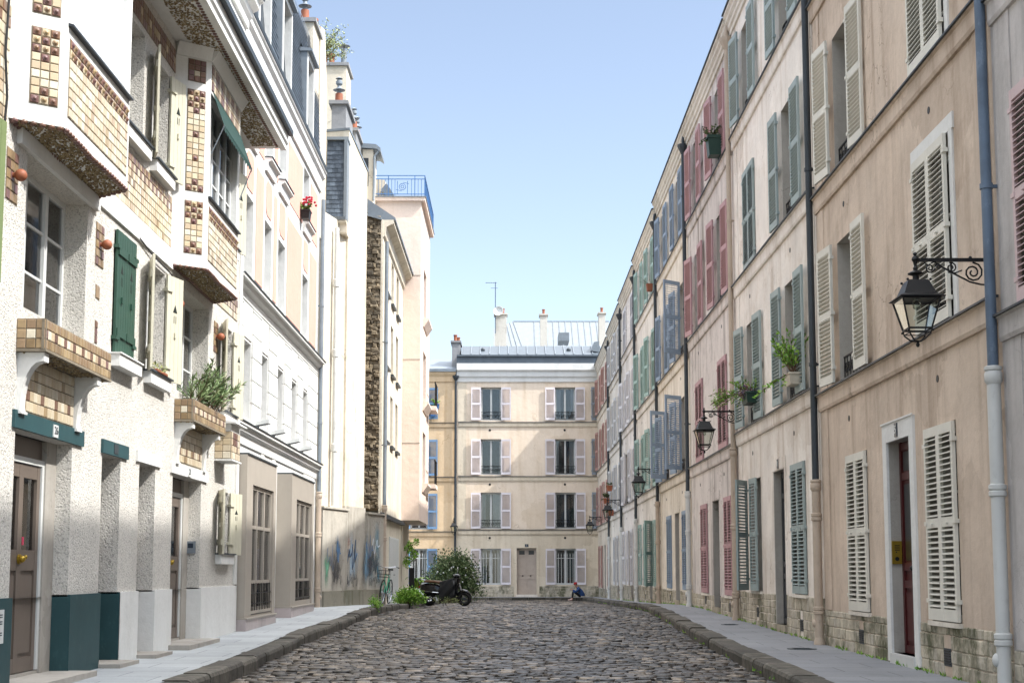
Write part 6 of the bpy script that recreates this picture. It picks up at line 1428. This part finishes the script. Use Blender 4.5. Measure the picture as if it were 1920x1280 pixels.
for k, (px, py, lab) in enumerate(((1145, 916, 'small terracotta pot highest beside the fourth lantern'), (1139, 940, 'green bushy plant in a pot behind the fourth lantern'), (1148, 962, 'terracotta pot with a trailing plant, lowest beside the fourth lantern'))):
    y_, z_ = wpos(px, py, 4.3); planter('flower_pot', lab, (4.25, y_, z_-.1), (.24, .3, .24), M['terracotta'], fl((4, 22, 8)[k], (.12, .3, .2)[k], .7, .8, .06, .025, 'leafdark', (1, 3, 3)[k], ext=.1))
# geranium on the pink house
y_, z_ = onX(574, 402, -4.62); t = planter('geranium_pot', 'small pot of red geraniums on a pink house window sill', (-4.62, y_, z_-.12), (.2, .3, .2), M['iron'], fl(12, .22, .8, .9, .06, .03, 'leaf', 4, ext=.1))
mb = MB()
for k in range(26): mb.ball((-4.58+random.gauss(0, .07), y_+random.gauss(0, .09), z_+.3+random.gauss(0, .05)), .03, seg=6, rings=4)
mb.build('blossom', M['red'], t)
for (px, py) in ((818, 762), (812, 775)):
    x_, z_ = onY(px, py, 72.75); planter('flower_pot', 'blue-grey pot with a yellow-green plant on the ochre house sill' if px == 818 else 'lower pot with a small green plant before the sky blue shutter', (x_, 72.75, z_-.15), (.3, .25, .28), M['bluerail'], fl(12, .3, .8, .9, .08, .03, 'leafbright', 3))
# oleander in the tiled planter
t = thing('oleander', 'spreading oleander bush growing in the tiled planter above door 21', 'shrub', (-4.42, 20.4, 3.5))
mb = MB(); st = MB()
for k in range(46):
    u = random.uniform(19.5, 21.4); p = Vector((-4.6+random.uniform(.08, .2), u, 3.52)); d = Vector((random.uniform(-.1, .55), random.uniform(-.6, .75), random.uniform(.6, 1.2))); pts = [p]; L = random.uniform(.35, .8)
    for i in range(6): d += Vector((random.gauss(0, .1), random.gauss(0, .1), 0)); pts.append(pts[-1]+d.normalized()*L/6)
    st.tube(pts, .008, 4, taper=.003)
    for i in range(34):
        f = random.uniform(.25, 1); j = min(int(f*6), 5); q = pts[j].lerp(pts[j+1], f*6-j); leaf(mb, q, (pts[j+1]-pts[j]).normalized()+Vector((random.gauss(0, .5), random.gauss(0, .5), random.gauss(0, .4))), random.uniform(.08, .14), .011)
mb.build('foliage', leafmat('oleander_leaves', hexc('35492a'), hexc('5f7446'), hexc('8a9a6c')), t, recalc=False); st.build('stems', M['bark'], t)
t = thing('potted_herb', 'low seedlings on the sill between the cream shutters', 'plant', (-4.5, 18.1, 3.75)); mb = MB(); leaves(mb, (-4.52, 18.1, 3.82), (.06, .3, .07), 120, .05, .008); mb.build('foliage', M['leafdry'], t, recalc=False); mb = MB(); mb.box(-4.57, -4.47, 17.85, 18.4, 3.742, 3.79); mb.build('tray', M['terracotta'], t)
# roof-top tree
x_, z_ = onY(606, 100, 41); t = thing('rooftop_tree', 'wispy small tree growing on the roof behind the chimneys', 'tree', (x_, 41, z_-1.2))
st = MB(); mb = MB(); base = Vector((x_-.05, 41, z_-1.2)); st.tube([base, base+Vector((.05, 0, .7)), base+Vector((.0, 0, 1.3))], .035, 6, taper=.02)
for k in range(40):
    a = random.uniform(0, 2*PI); p = base+Vector((0, 0, random.uniform(.8, 1.4))); d = Vector((math.cos(a), math.sin(a), random.uniform(.2, 1.0))); pts = [p]
    for i in range(6): d += Vector((random.gauss(0, .18), random.gauss(0, .18), random.gauss(0, .12))); pts.append(pts[-1]+d.normalized()*random.uniform(.1, .19))
    st.tube(pts, .012, 4, taper=.003)
    for i in range(46): q = pts[random.randint(2, 6)]; leaf(mb, q+Vector((random.gauss(0, .07), random.gauss(0, .07), random.gauss(0, .07))), (random.gauss(0, 1), random.gauss(0, 1), random.gauss(-.1, .7)), .075, .016)
st.build('trunk', M['bark'], t); mb.build('crown', M['leafdry'], t, recalc=False)
# courtyard bush
def bush(name, label, cat, c, rad, n, mats, L, Wd, trunk=True, flowers=0):
    t = thing(name, label, cat, (c[0], c[1], P(c[1])))
    st = MB(); mb = MB(); base = Vector((c[0], c[1], P(c[1])))
    for k in range(int(n/60)):
        a = random.uniform(0, 2*PI); el = random.uniform(.15, 1.3); tip = base+Vector((math.cos(a)*math.cos(el)*rad[0], math.sin(a)*math.cos(el)*rad[1], max(.15, math.sin(el))*rad[2]*random.uniform(.8, 1.12)))
        b0 = base+Vector((random.uniform(-.2, .2)*rad[0], random.uniform(-.2, .2)*rad[1], 0)); midp = b0.lerp(tip, .5)+Vector((random.gauss(0, .05), random.gauss(0, .05), .1))*rad[2]; pts = [b0, midp, tip]
        st.tube([b0, b0.lerp(midp, .6)+Vector((0, 0, .05)), midp, tip], .012, 4, taper=.004)
        for i in range(60):
            f = random.uniform(.3, 1.0); q = (midp.lerp(tip, (f-.5)*2) if f > .5 else b0.lerp(midp, f*2)); s = .085*rad[2]+.04
            leaf(mb, q+Vector((random.gauss(0, s), random.gauss(0, s), random.gauss(0, s))), (random.gauss(math.cos(a)*.3, .6), random.gauss(math.sin(a)*.3, .6), random.gauss(.45, .5)), L*random.uniform(.7, 1.2), Wd)
    st.build('stems', M['bark'], t); mb.build('foliage', mats, t, recalc=False)
    if flowers:
        mb = MB()
        for k in range(flowers):
            a = random.uniform(-2.6, .2); mb.ball(base+Vector((math.cos(a)*rad[0]*random.uniform(.6, .95), math.sin(a)*rad[1]*.9, rad[2]*random.uniform(.3, .75))), .035, seg=6, rings=4)
        mb.build('blossom', M['whitepaint'], t)
    return t
cx = (851-957)/2667*61; bush('round_shrub', 'large round dark green shrub behind the parked scooter', 'shrub', (cx, 61.0), (1.15, .95, 1.85), 17000, leafmat('shrub_leaves', hexc('24361c'), hexc('44582c'), hexc('7f8a62')), .13, .028, flowers=20)
def gpt(px, py, dz=0):      # where the sight line meets the ground profile
    Y = 40
    for _ in range(60): Y = Y*.5+.5*(CAMZ-(P(Y)-.1+dz))*2667/(py-1069)
    return (px-957)/2667*Y, Y
cx, cy = -3.02, 42.5; bush('weed_clump', 'bright green weeds spilling over the kerb before the scooter', 'weeds', ((765-957)/2667*cy, cy), (.52, .45, .38), 3600, M['leafbright'], .07, .018)
bush('small_weed', 'small sprig of weeds in the gutter below the graffiti wall', 'weeds', ((705-957)/2667*34.5, 34.5), (.14, .18, .2), 420, M['leafbright'], .05, .014)
bush('kerb_weed', 'low weeds under the parked scooter', 'weeds', ((842-957)/2667*47.5, 47.4), (.5, .3, .12), 700, M['leafdry'], .06, .01)
# shrub hanging on the tower corner
t = thing('hanging_creeper', 'yellow-green creeper hanging from the corner under the salmon tower', 'creeper', (xrt-.3, 47.0, 1.9)); mb = MB(); x_, z_ = onY(772, 1036, 47.0); [leaves(mb, (x_+random.gauss(0, .1), 46.93, z_+dz_), (random.uniform(.07, .16), .1, .12), 90, .075, .022) for dz_ in (.34, .26, .15, .05, -.05, -.14, -.24, -.36)]; mb.build('foliage', M['leafbright'], t, recalc=False)
mb = MB()
for k in range(7): mb.tube([(x_+random.uniform(-.15, .15), 47.02, z_+.35), (x_+random.uniform(-.2, .2), 46.9, z_), (x_+random.uniform(-.2, .2), 46.95, z_-.35)], .007, 4)
mb.build('stems', M['bark'], t)
# banana-like potted plant
x0_, y0_ = (783-957)/2667*50, 50.0; t = thing('broad_leaved_plant', 'broad leaved green plant in a pot beside the black post', 'plant', (x0_, y0_, P(50))); z0_ = P(50)
mb = MB(); mb.lathe((x0_, y0_, z0_), [(.14, 0), (.2, .3), (.22, .31), (.22, .35), (.16, .35)], 12); mb.build('pot', M['terracotta'], t, smooth=True); mb = MB()
for k in range(11):
    a = 2*PI*k/11+random.uniform(-.3, .3); L = random.uniform(.5, .85); dr = Vector((math.cos(a), math.sin(a), 0)); sd = Vector((-dr.y, dr.x, 0)); vs = []; N = 7
    for i in range(N+1):
        f = i/N; c = Vector((x0_, y0_, z0_+.35))+dr*L*.55*f+Vector((0, 0, L*1.25*f-L*.75*f*f*f)); w_ = .1*math.sin(PI*min(1, f*1.02))**.6*(1 if f > .2 else f/.2)+.005; vs += [c-sd*w_, c+Vector((0, 0, -.015)), c+sd*w_]
    mb.add(vs, [(i*3+j, i*3+j+1, i*3+j+4, i*3+j+3) for i in range(N) for j in range(2)])
mb.build('leaves', M['leafbright'], t, recalc=False)
# moss tufts along the right wall foot
mb = MB()
for k in range(260):
    y = random.uniform(13, 60); x = 4.46 if random.random() < .7 else lerpk(KR, y)+random.uniform(-.03, .03); z = P(y) if x > 4.4 else P(y)-.13
    for j in range(5): leaf(mb, (x+random.gauss(0, .02), y+random.gauss(0, .03), z), (random.gauss(0, .6), random.gauss(0, .6), 1), random.uniform(.03, .07), .008)
o = mb.build('gutter_weeds', M['leafbright'], recalc=False); tag(o, 'sparse moss and grass tufts in the joints along the right wall and kerb', 'weeds'); o['kind'] = 'stuff'

# ================================================================ STREET OBJECTS
# black post
x_, y_ = (773-957)/2667*49.2, 49.2; t = thing('bollard', 'plain black square post standing by the broad leaved plant', 'post', (x_, y_, P(y_))); z_ = P(y_); mb = MB(); mb.box(x_-.09, x_+.09, y_-.06, y_+.06, z_, z_+1.12); mb.build('post', M['iron'], t); mb = MB(); mb.box(x_-.1, x_+.1, y_-.07, y_+.07, z_+1.121, z_+1.16); mb.build('cap', M['iron'], t)
def wheel(t, c, ax, r, tr, hubm, tyrem, spokes=14, rimr=None, deep=.0):
    """tyre with a rim inside it; ax is the axle direction"""
    c = Vector(c); ax = Vector(ax).normalized(); x = ax.orthogonal().normalized(); y = ax.cross(x); mb = MB(); n = 28; k = 8; vs = []
    for i in range(n):
        a = 2*PI*i/n; d = x*math.cos(a)+y*math.sin(a)
        for j in range(k): b = 2*PI*j/k; vs.append(c+d*(r-tr+tr*math.cos(b))+ax*tr*1.05*math.sin(b))
    mb.add(vs, [(i*k+j, ((i+1) % n)*k+j, ((i+1) % n)*k+(j+1) % k, i*k+(j+1) % k) for i in range(n) for j in range(k)]); wh = thing_part('wheel', t, mb, tyrem)
    mb = MB(); rr = r-tr*2+.004
    pts = [c+(x*math.cos(2*PI*i/24)+y*math.sin(2*PI*i/24))*rr for i in range(25)]; mb.tube(pts, .009 if rimr is None else rimr, 5)
    mb.cyl(c-ax*.035, c+ax*.035, .02 if rimr is None else .05, seg=10)
    for i in range(spokes): a = 2*PI*i/spokes; d = x*math.cos(a)+y*math.sin(a); mb.cyl(c+ax*.015*(-1)**i, c+d*rr, .0022 if rimr is None else .014, seg=4)
    mb.build('rim', hubm, wh, smooth=True); return wh
def thing_part(name, t, mb, m): return mb.build(name, m, t, smooth=True)
M['rubber'] = paint('black_rubber', hexc('121213'), .8)
M['chrome'] = paint('chrome', hexc('b8bcc0'), .2, .1, .1, metal=.9)
M['blackpaint'] = paint('glossy_black_paint', hexc('0c0c0e'), .18, .1, .1, spec=.6)
M['minty'] = paint('mint_green_frame', hexc('4fae8d'), .35)
# scooter, front wheel to the right
def scooter():
    Y0 = 47.6; sc_ = 1.0; zg = P(Y0)-RD+.015; xc = (836-957)/2667*Y0+.02
    t = thing('motor_scooter', 'black parked motor scooter with brown seat and a dark leg cover', 'scooter', (xc, Y0, zg)); th = R(-14)
    def W(x, y, z): return Vector((xc+x*math.cos(th)-y*math.sin(th), Y0+x*math.sin(th)+y*math.cos(th), zg+z))
    ax = W(0, 1, 0)-W(0, 0, 0)
    wheel(t, W(-.58, 0, .24), ax, .24, .068, M['zincdark'], M['rubber'], 6, .012); wheel(t, W(.64, 0, .24), ax, .24, .062, M['zincdark'], M['rubber'], 6, .012)
    def skin(name, secs, m, cap=True, sub=10):
        """loft of rounded sections: (x, z-centre, half width, half height)"""
        mb = MB(); vs = []
        for (x, zc, hw, hh) in secs:
            for k in range(sub): a = 2*PI*k/sub; cx_, sx_ = math.cos(a), math.sin(a); vs.append(W(x, hw*abs(cx_)**.75*(1 if cx_ > 0 else -1), zc+hh*abs(sx_)**.75*(1 if sx_ > 0 else -1)))
        n = len(secs); mb.add(vs, [(i*sub+k, i*sub+(k+1) % sub, (i+1)*sub+(k+1) % sub, (i+1)*sub+k) for i in range(n-1) for k in range(sub)]+[tuple(range(sub)), tuple((n-1)*sub+k for k in range(sub))]); return mb.build(name, m, t, smooth=True)
    skin('body', [(-.9, .62, .06, .05), (-.84, .58, .15, .13), (-.7, .56, .21, .19), (-.5, .55, .24, .2), (-.3, .54, .2, .19), (-.14, .5, .15, .16), (-.06, .42, .12, .1)], M['blackpaint'])
    skin('floorboard', [(-.2, .3, .14, .05), (0, .26, .17, .04), (.25, .27, .17, .04), (.36, .34, .14, .06)], M['blackpaint'])
    skin('seat', [(-.74, .8, .06, .03), (-.68, .81, .13, .05), (-.4, .8, .14, .05), (-.15, .78, .12, .05), (-.06, .75, .06, .03)], paint('brown_seat_leather', hexc('5d4026'), .5))
    skin('front_fender', [(.38, .3, .04, .05), (.46, .43, .08, .06), (.6, .5, .09, .06), (.75, .47, .08, .05), (.86, .36, .04, .04)], M['blackpaint'])
    mb = MB()   # leg shield
    for q in (1,): 
        vs = []
        for i in range(8):
            f = i/7; x = .33+.12*f*f; z = .3+.62*f; w_ = .2-.05*f
            for y in (-1, -.5, 0, .5, 1): vs.append(W(x+.05*(1-abs(y)), y*w_, z))
        mb.add(vs, [(i*5+j, i*5+j+1, i*5+j+6, i*5+j+5) for i in range(7) for j in range(4)])
        mb.add([v+Vector((.03, 0, 0)) for v in vs], [(i*5+j, i*5+j+1, i*5+j+6, i*5+j+5) for i in range(7) for j in range(4)])
    mb.build('leg_shield', M['blackpaint'], t, smooth=True)
    mb = MB(); mb.cyl(W(.62, 0, .24), W(.38, 0, .95), .03, seg=8); mb.cyl(W(.36, -.34, 1.0), W(.36, .34, 1.0), .016, seg=8); mb.build('steering_column', M['chrome'], t, smooth=True)
    skin('headset', [(.26, .98, .05, .04), (.32, 1.0, .1, .06), (.42, .99, .09, .065), (.48, .97, .05, .05)], M['blackpaint'])
    mb = MB(); mb.lathe(W(.47, 0, .98), [(.05, 0), (.055, .02), (.02, .03)], 10, axis=W(1, 0, 0)-W(0, 0, 0)); mb.build('headlight', M['glass'], t, smooth=True)
    for s in (-1, 1):
        mb = MB(); mb.cyl(W(.35, s*.3, 1.0), W(.35, s*.4, 1.0), .022, seg=8); mb.build('grip', M['rubber'], t, smooth=True)
        mb = MB(); mb.tube([W(.33, s*.22, 1.01), W(.3, s*.3, 1.12), W(.3, s*.36, 1.2)], .007, 5); m_ = mb.build('mirror', M['chrome'], t); mb = MB(); mb.lathe(W(.3, s*.38, 1.23), [(.02, -.012), (.055, -.01), (.055, .008), (.0, .012)], 12, axis=W(1, .1, 0)-W(0, 0, 0)); mb.build('mirror_glass', M['chrome'], m_, smooth=True)
    # leg cover hanging from the handlebar over the knees
    mb = MB(); vs = []; NI, NJ = 13, 10
    for i in range(NI):
        f = i/(NI-1)
        for j in range(NJ):
            g = j/(NJ-1); x = -.16+.5*g+.06*f*(g-.3)+.02*math.sin(9*f+4*g); z = (.8+.14*g)-(.72-.1*g)*f; y = -.2-.06*math.sin(PI*f)+.025*math.sin(7*g+3*f*4); vs.append(W(x, y, z))
    for i in range(NI):
        f = i/(NI-1)
        for j in range(NJ):
            g = j/(NJ-1); x = -.16+.5*g+.06*f*(g-.3); z = (.82+.14*g)-(.7-.1*g)*f*.9; y = .18; vs.append(W(x, y*(1 if i else .5), z))
    fs = [(b+i*NJ+j, b+i*NJ+j+1, b+(i+1)*NJ+j+1, b+(i+1)*NJ+j) for b in (0, NI*NJ) for i in range(NI-1) for j in range(NJ-1)]+[(j, j+1, NI*NJ+j+1, NI*NJ+j) for j in range(NJ-1)]+[(i*NJ+NJ-1, (i+1)*NJ+NJ-1, NI*NJ+(i+1)*NJ+NJ-1, NI*NJ+i*NJ+NJ-1) for i in range(NI-1)]
    mb.add(vs, fs); mb.build('leg_cover', paint('dark_cloth', hexc('1b1d21'), .45, .1, .1), t, smooth='all')
    mb = MB(); mb.tube([W(-.9, 0, .72), W(-.98, 0, .86), W(-.9, -.1, .9), W(-.72, -.12, .84)], .012, 5); mb.tube([W(-.9, .1, .9), W(-.72, .12, .84)], .012, 5); mb.tube([W(-.9, -.1, .9), W(-.9, .1, .9)], .012, 5); mb.build('luggage_rack', M['chrome'], t)
    mb = MB(); mb.ball(W(-.9, 0, .62), .055, seg=8, rings=6); mb.build('tail_light', paint('red_lamp_lens', hexc('8c1a1a'), .25), t, smooth='all'); mb = MB(); mb.ball(W(-.88, -.14, .42), .04, seg=8, rings=6); mb.build('indicator', paint('orange_lamp_lens', hexc('c06a1c'), .25), t, smooth='all')
    mb = MB(); mb.tube([W(-.3, -.16, .28), W(-.5, -.18, .24), W(-.85, -.19, .3)], .03, 7); mb.build('exhaust', M['chrome'], t, smooth=True); mb = MB(); mb.tube([W(-.1, -.1, .28), W(-.02, -.24, 0)], .014, 5); mb.tube([W(-.1, .1, .28), W(-.06, .24, 0)], .014, 5); mb.build('stand', M['iron'], t)
    mb = MB(); mb.tube([W(-.72, -.215, .5), W(-.4, -.25, .46), W(-.18, -.19, .44)], .012, 5); mb.build('side_trim', M['chrome'], t)
scooter()
# bicycle seen nearly end-on, leaning on the wall
def bicycle():
    Y0 = 39.0; xc = (724-957)/2667*Y0; zg = P(Y0); t = thing('bicycle', 'mint green bicycle with a front basket leaning by the rubble house downpipe', 'bicycle', (xc, Y0, zg))
    th = R(84); ln = R(-5)
    def W(x, y, z):
        y2 = y*math.cos(ln)+z*math.sin(ln); z2 = z*math.cos(ln)-y*math.sin(ln)
        return Vector((xc+(x*math.cos(th)-y2*math.sin(th)), Y0+x*math.sin(th)+y2*math.cos(th), zg+z2))
    ax = W(0, 1, 0)-W(0, 0, 0)
    wheel(t, W(.5, 0, .34), ax, .34, .018, M['chrome'], M['rubber']); wheel(t, W(-.52, 0, .34), ax, .34, .018, M['chrome'], M['rubber'])
    mb = MB(); bb = W(.0, 0, .3); seat = W(.18, 0, .78); head = W(-.36, 0, .82); hd2 = W(-.4, 0, .68)
    for a, b in ((bb, seat), (bb, hd2), (seat, head), (bb, W(.5, 0, .34)), (seat, W(.5, 0, .34)), (head, hd2)): mb.cyl(a, b, .016, seg=8)
    mb.build('frame', M['minty'], t, smooth=True); mb = MB(); mb.tube([hd2, W(-.44, 0, .6), W(-.46, .05, .5), W(-.52, .05, .34)], .012, 6); mb.tube([W(-.44, 0, .6), W(-.46, -.05, .5), W(-.52, -.05, .34)], .012, 6); mb.build('fork', M['minty'], t, smooth=True)
    mb = MB(); mb.cyl(seat, W(.21, 0, .92), .012, seg=6); mb.build('seat_post', M['chrome'], t); mb = MB(); mb.hexa([W(.34, -.08, .92), W(.1, -.02, .93), W(.1, .02, .93), W(.34, .08, .92), W(.33, -.07, .97), W(.1, -.015, .96), W(.1, .015, .96), W(.33, .07, .97)]); mb.build('saddle', M['rubber'], t)
    mb = MB(); mb.tube([W(-.2, -.3, 1.02), W(-.32, -.26, 1.04), W(-.36, -.08, 1.0), W(-.36, .08, 1.0), W(-.32, .26, 1.04), W(-.2, .3, 1.02)], .012, 6); mb.cyl(head, W(-.36, 0, 1.0), .013, seg=6); mb.build('handlebar', M['chrome'], t, smooth=True)
    for s in (-1, 1): mb = MB(); mb.cyl(W(-.2, s*.3, 1.02), W(-.1, s*.31, 1.01), .018, seg=6); mb.build('grip', M['rubber'], t)
    mb = MB(); 
    for z in (.74, .82, .92): mb.tube([W(-.42, -.15, z), W(-.68, -.15, z), W(-.68, .15, z), W(-.42, .15, z), W(-.42, -.15, z)], .006, 4)
    for k in range(7):
        y = -.15+.05*k; mb.tube([W(-.42, y, .74), W(-.42, y, .92)], .004, 3); mb.tube([W(-.68, y, .74), W(-.68, y, .92)], .004, 3); mb.tube([W(-.42, y, .74), W(-.68, y, .74)], .004, 3)
    mb.build('basket', M['iron'], t); mb = MB(); mb.lathe(W(.0, -.03, .3), [(.0, -.01), (.09, -.01), (.09, .005), (.0, .005)], 16, axis=ax); mb.tube([W(0, -.05, .3), W(.1, -.06, .17)], .009, 5); mb.tube([W(0, .05, .3), W(-.1, .06, .43)], .009, 5); mb.build('crank', M['chrome'], t)
bicycle()
# wrapped motorbike behind the scooter: silver and dark cover heaped by the post
cx_, cy_ = (780-957)/2667*48.4, 48.4; t = thing('covered_heap', 'small heap under a crumpled silver and dark sheet behind the scooter', 'covered load', (cx_, cy_, P(48)))
def heap(c, rx, ry, h, seed, m, name):
    random.seed(seed); mb = MB(); vs = []; NI, NJ = 9, 22
    for i in range(NI):
        f = i/(NI-1); r = 1-f**1.6
        for j in range(NJ): a = 2*PI*j/NJ; k = 1+.13*math.sin(3*a+seed)+.09*math.sin(7*a+f*5); vs.append((c[0]+rx*r*k*math.cos(a), c[1]+ry*r*k*math.sin(a), c[2]+h*f*(1+.12*math.sin(5*a+f*6)*(1-f))))
    mb.add(vs, [(i*NJ+j, i*NJ+(j+1) % NJ, (i+1)*NJ+(j+1) % NJ, (i+1)*NJ+j) for i in range(NI-1) for j in range(NJ)]); mb.build(name, m, t, smooth='all')
heap((cx_, cy_, P(48)), .42, .3, .42, 3, paint('grey_sheet', hexc('5a6068'), .5), 'dark_sheet'); heap((cx_+.05, cy_-.05, P(48)+.2), .3, .2, .26, 5, paint('silver_sheet', hexc('b5bcc4'), .4), 'silver_sheet')

# ================================================================ SEATED PERSON
def person():
    X0, Y0 = (1081-957)/2667*68.6, 68.6; zk = P(69)+.0; sx = X0+.12
    t = thing('person', 'person in a red cap and blue jacket sitting bent forward on the kerb', 'person', (X0, Y0, zk))
    # facing the road, to the left (-X); root at pelvis
    J = {}; E = []
    def j(n, x, y, z, r, par=None):
        J[n] = (len(J), Vector((sx+x, Y0+y, zk+z)), r)
        if par: E.append((J[par][0], J[n][0]))
    j('pelvis', .12, 0, .12, .13); j('belly', .1, 0, .27, .13, 'pelvis'); j('chest', .0, 0, .45, .15, 'belly'); j('neck', -.1, 0, .58, .06, 'chest'); j('head0', -.15, 0, .63, .075, 'neck'); j('head1', -.19, 0, .7, .09, 'head0'); j('head2', -.2, 0, .76, .075, 'head1')
    for s, nm in ((-1, 'l'), (1, 'r')):
        j('hip'+nm, .05, s*.1, .11, .09, 'pelvis'); j('th'+nm, -.14, s*.13, .24, .078, 'hip'+nm); j('kn'+nm, -.33, s*.14, .36, .058, 'th'+nm); j('sh'+nm, -.36, s*.13, .12, .05, 'kn'+nm); j('an'+nm, -.4, s*.13, -.06, .036, 'sh'+nm); j('ba'+nm, -.48, s*.13, -.1, .036, 'an'+nm); j('to'+nm, -.58, s*.14, -.115, .024, 'ba'+nm)
        j('sd'+nm, -.02, s*.17, .5, .065, 'chest'); j('el'+nm, -.16, s*.22, .33, .048, 'sd'+nm); j('wr'+nm, -.34, s*.1, .42, .03, 'el'+nm); j('pa'+nm, -.4, s*.06, .45, .03, 'wr'+nm)
        for k in range(4): a = 'f%s%d' % (nm, k); j(a, -.45-.006*k, s*(.045+.0)+(k-1.5)*.017, .46, .0095, 'pa'+nm); j(a+'b', -.475-.004*k, s*.03+(k-1.5)*.017, .445-.004*(k % 2), .0085, a); j(a+'c', -.48, s*.02+(k-1.5)*.016, .42, .0075, a+'b')
        j('t'+nm, -.41, s*.02, .475, .011, 'pa'+nm); j('t2'+nm, -.44, s*.0+s*.008, .485, .009, 't'+nm)
    me = bpy.data.meshes.new('body'); L = sorted(J.values(), key=lambda v: v[0]); off = Vector((X0, Y0, zk)); me.from_pydata([tuple(v[1]-off) for v in L], E, [])
    o = bpy.data.objects.new('body', me); COL.objects.link(o); o.parent = t
    md = o.modifiers.new('skin', 'SKIN'); 
    if not me.skin_vertices: 
        bm = bmesh.new(); bm.from_mesh(me); bm.verts.layers.skin.verify(); bm.to_mesh(me); bm.free()
    for i, v in enumerate(L): me.skin_vertices[0].data[i].radius = (v[2], v[2]); me.skin_vertices[0].data[i].use_root = (i == 0)
    o.modifiers.new('sub', 'SUBSURF').levels = 2; o.modifiers['sub'].render_levels = 2
    dg = bpy.context.evaluated_depsgraph_get(); nm_ = bpy.data.meshes.new_from_object(o.evaluated_get(dg)); o.modifiers.clear(); o.data = nm_
    skin_ = paint('skin', hexc('b98a70'), .6); tr = paint('black_trousers', hexc('17181c'), .8)
    jk = paint('blue_jacket_cloth', hexc('22406f'), .8, .15, .2)
    nm_.materials.clear(); nm_.materials.append(skin_); nm_.materials.append(tr); nm_.materials.append(jk)
    for p in nm_.polygons:
        p.use_smooth = True; c = p.center+off; rx, rz = c.x-sx, c.z-zk
        up_ = rz > .2 and rx > -.13+(.0) and rz > .2+(-rx)*.6
        arm = abs(c.y-Y0) > .07 and rz > .27 and rx > -.35 and (rz > .36 or abs(c.y-Y0) > .17)
        hand = rx < -.36 and rz > .38
        foot = rz < -.0 and rx < -.3
        p.material_index = 0 if (hand or foot or (rz > .57 and rx < -.08)) else (2 if (up_ or arm) else 1)
    # jacket shell over torso and arms, cap, hair, face, shoes
    mb = MB(); secs = [(.14, .1, .19, .17), (.13, .2, .2, .18), (.1, .32, .2, .17), (.04, .44, .2, .16), (-.02, .53, .17, .12), (-.07, .575, .09, .08)]; n = 14; vs = []
    for (x, z, hy, hx) in secs:
        for k in range(n): a = 2*PI*k/n; vs.append((sx+x+hx*math.cos(a), Y0+hy*math.sin(a), zk+z+(-.25*hx*math.cos(a) if z > .3 else 0)))
    mb.add(vs, [(i*n+k, i*n+(k+1) % n, (i+1)*n+(k+1) % n, (i+1)*n+k) for i in range(len(secs)-1) for k in range(n)]+[tuple((len(secs)-1)*n+k for k in range(n))])
    for s in (-1, 1): mb.tube([(sx-.0, Y0+s*.16, zk+.51), (sx-.08, Y0+s*.215, zk+.42), (sx-.16, Y0+s*.22, zk+.33), (sx-.25, Y0+s*.16, zk+.375), (sx-.33, Y0+s*.105, zk+.415)], .07, 8, taper=.04)
    mb.build('jacket', jk, t, smooth='all')
    hx, hz = sx-.2, zk+.735
    mb = MB(); mb.lathe((hx+.01, Y0, hz-.0), [(.1, 0), (.108, .03), (.1, .07), (.07, .105), (.02, .12), (0, .122)], 14, axis=(-.35, 0, 1)); mb.add([(hx-.08, Y0-.07, hz-.01), (hx-.17, Y0-.05, hz-.05), (hx-.19, Y0, hz-.055), (hx-.17, Y0+.05, hz-.05), (hx-.08, Y0+.07, hz-.01), (hx-.08, Y0-.07, hz+.0), (hx-.17, Y0-.05, hz-.04), (hx-.19, Y0, hz-.045), (hx-.17, Y0+.05, hz-.04), (hx-.08, Y0+.07, hz+.0)], [(0, 1, 2, 3, 4), (9, 8, 7, 6, 5), (0, 5, 6, 1), (1, 6, 7, 2), (2, 7, 8, 3), (3, 8, 9, 4)]); mb.build('cap', paint('red_cap', hexc('9c1c22'), .8), t, smooth=True)
    mb = MB(); mb.ball((hx+.045, Y0, hz-.03), .08, sq=(.8, 1, .8)); mb.build('hair', paint('dark_hair', hexc('241a14'), .8), t, smooth='all')
    fc = Vector((hx-.075, Y0, hz-.06)); mb = MB(); mb.ball(fc+Vector((-.018, 0, -.005)), .014, sq=(1, .8, 1.4)); 
    for s in (-1, 1): mb.ball((hx+.01, Y0+s*.088, hz-.045), .02, sq=(.6, .4, 1))
    mb.build('nose_and_ears', skin_, t, smooth='all'); mb = MB()
    for s in (-1, 1): mb.ball(fc+Vector((-.004, s*.03, .018)), .008, seg=8, rings=5)
    mb.box(fc.x-.006, fc.x+.004, Y0-.018, Y0+.018, fc.z-.045, fc.z-.039); mb.build('eyes_and_mouth', M['slit'], t)
    for s in (-1, 1):
        mb = MB(); 
        secs = [(-.37, -.085, .035, .045), (-.42, -.08, .042, .055), (-.5, -.105, .045, .035), (-.58, -.115, .04, .026), (-.62, -.118, .02, .015)]; vs = []; n = 8
        for (x, z, hy, hz2) in secs:
            for k in range(n): a = 2*PI*k/n; vs.append((sx+x, Y0+s*.135+hy*math.cos(a), zk+z+hz2*math.sin(a)))
        mb.add(vs, [(i*n+k, i*n+(k+1) % n, (i+1)*n+(k+1) % n, (i+1)*n+k) for i in range(len(secs)-1) for k in range(n)]+[tuple(range(n)), tuple((len(secs)-1)*n+k for k in range(n))]); mb.build('shoe', paint('pale_shoe', hexc('c9a9a0'), .6) if s < 0 else bpy.data.materials['pale_shoe'], t, smooth='all')
person()
for o in COL.objects:
    if o.name == 'person': o.scale = (.88, .88, .88)
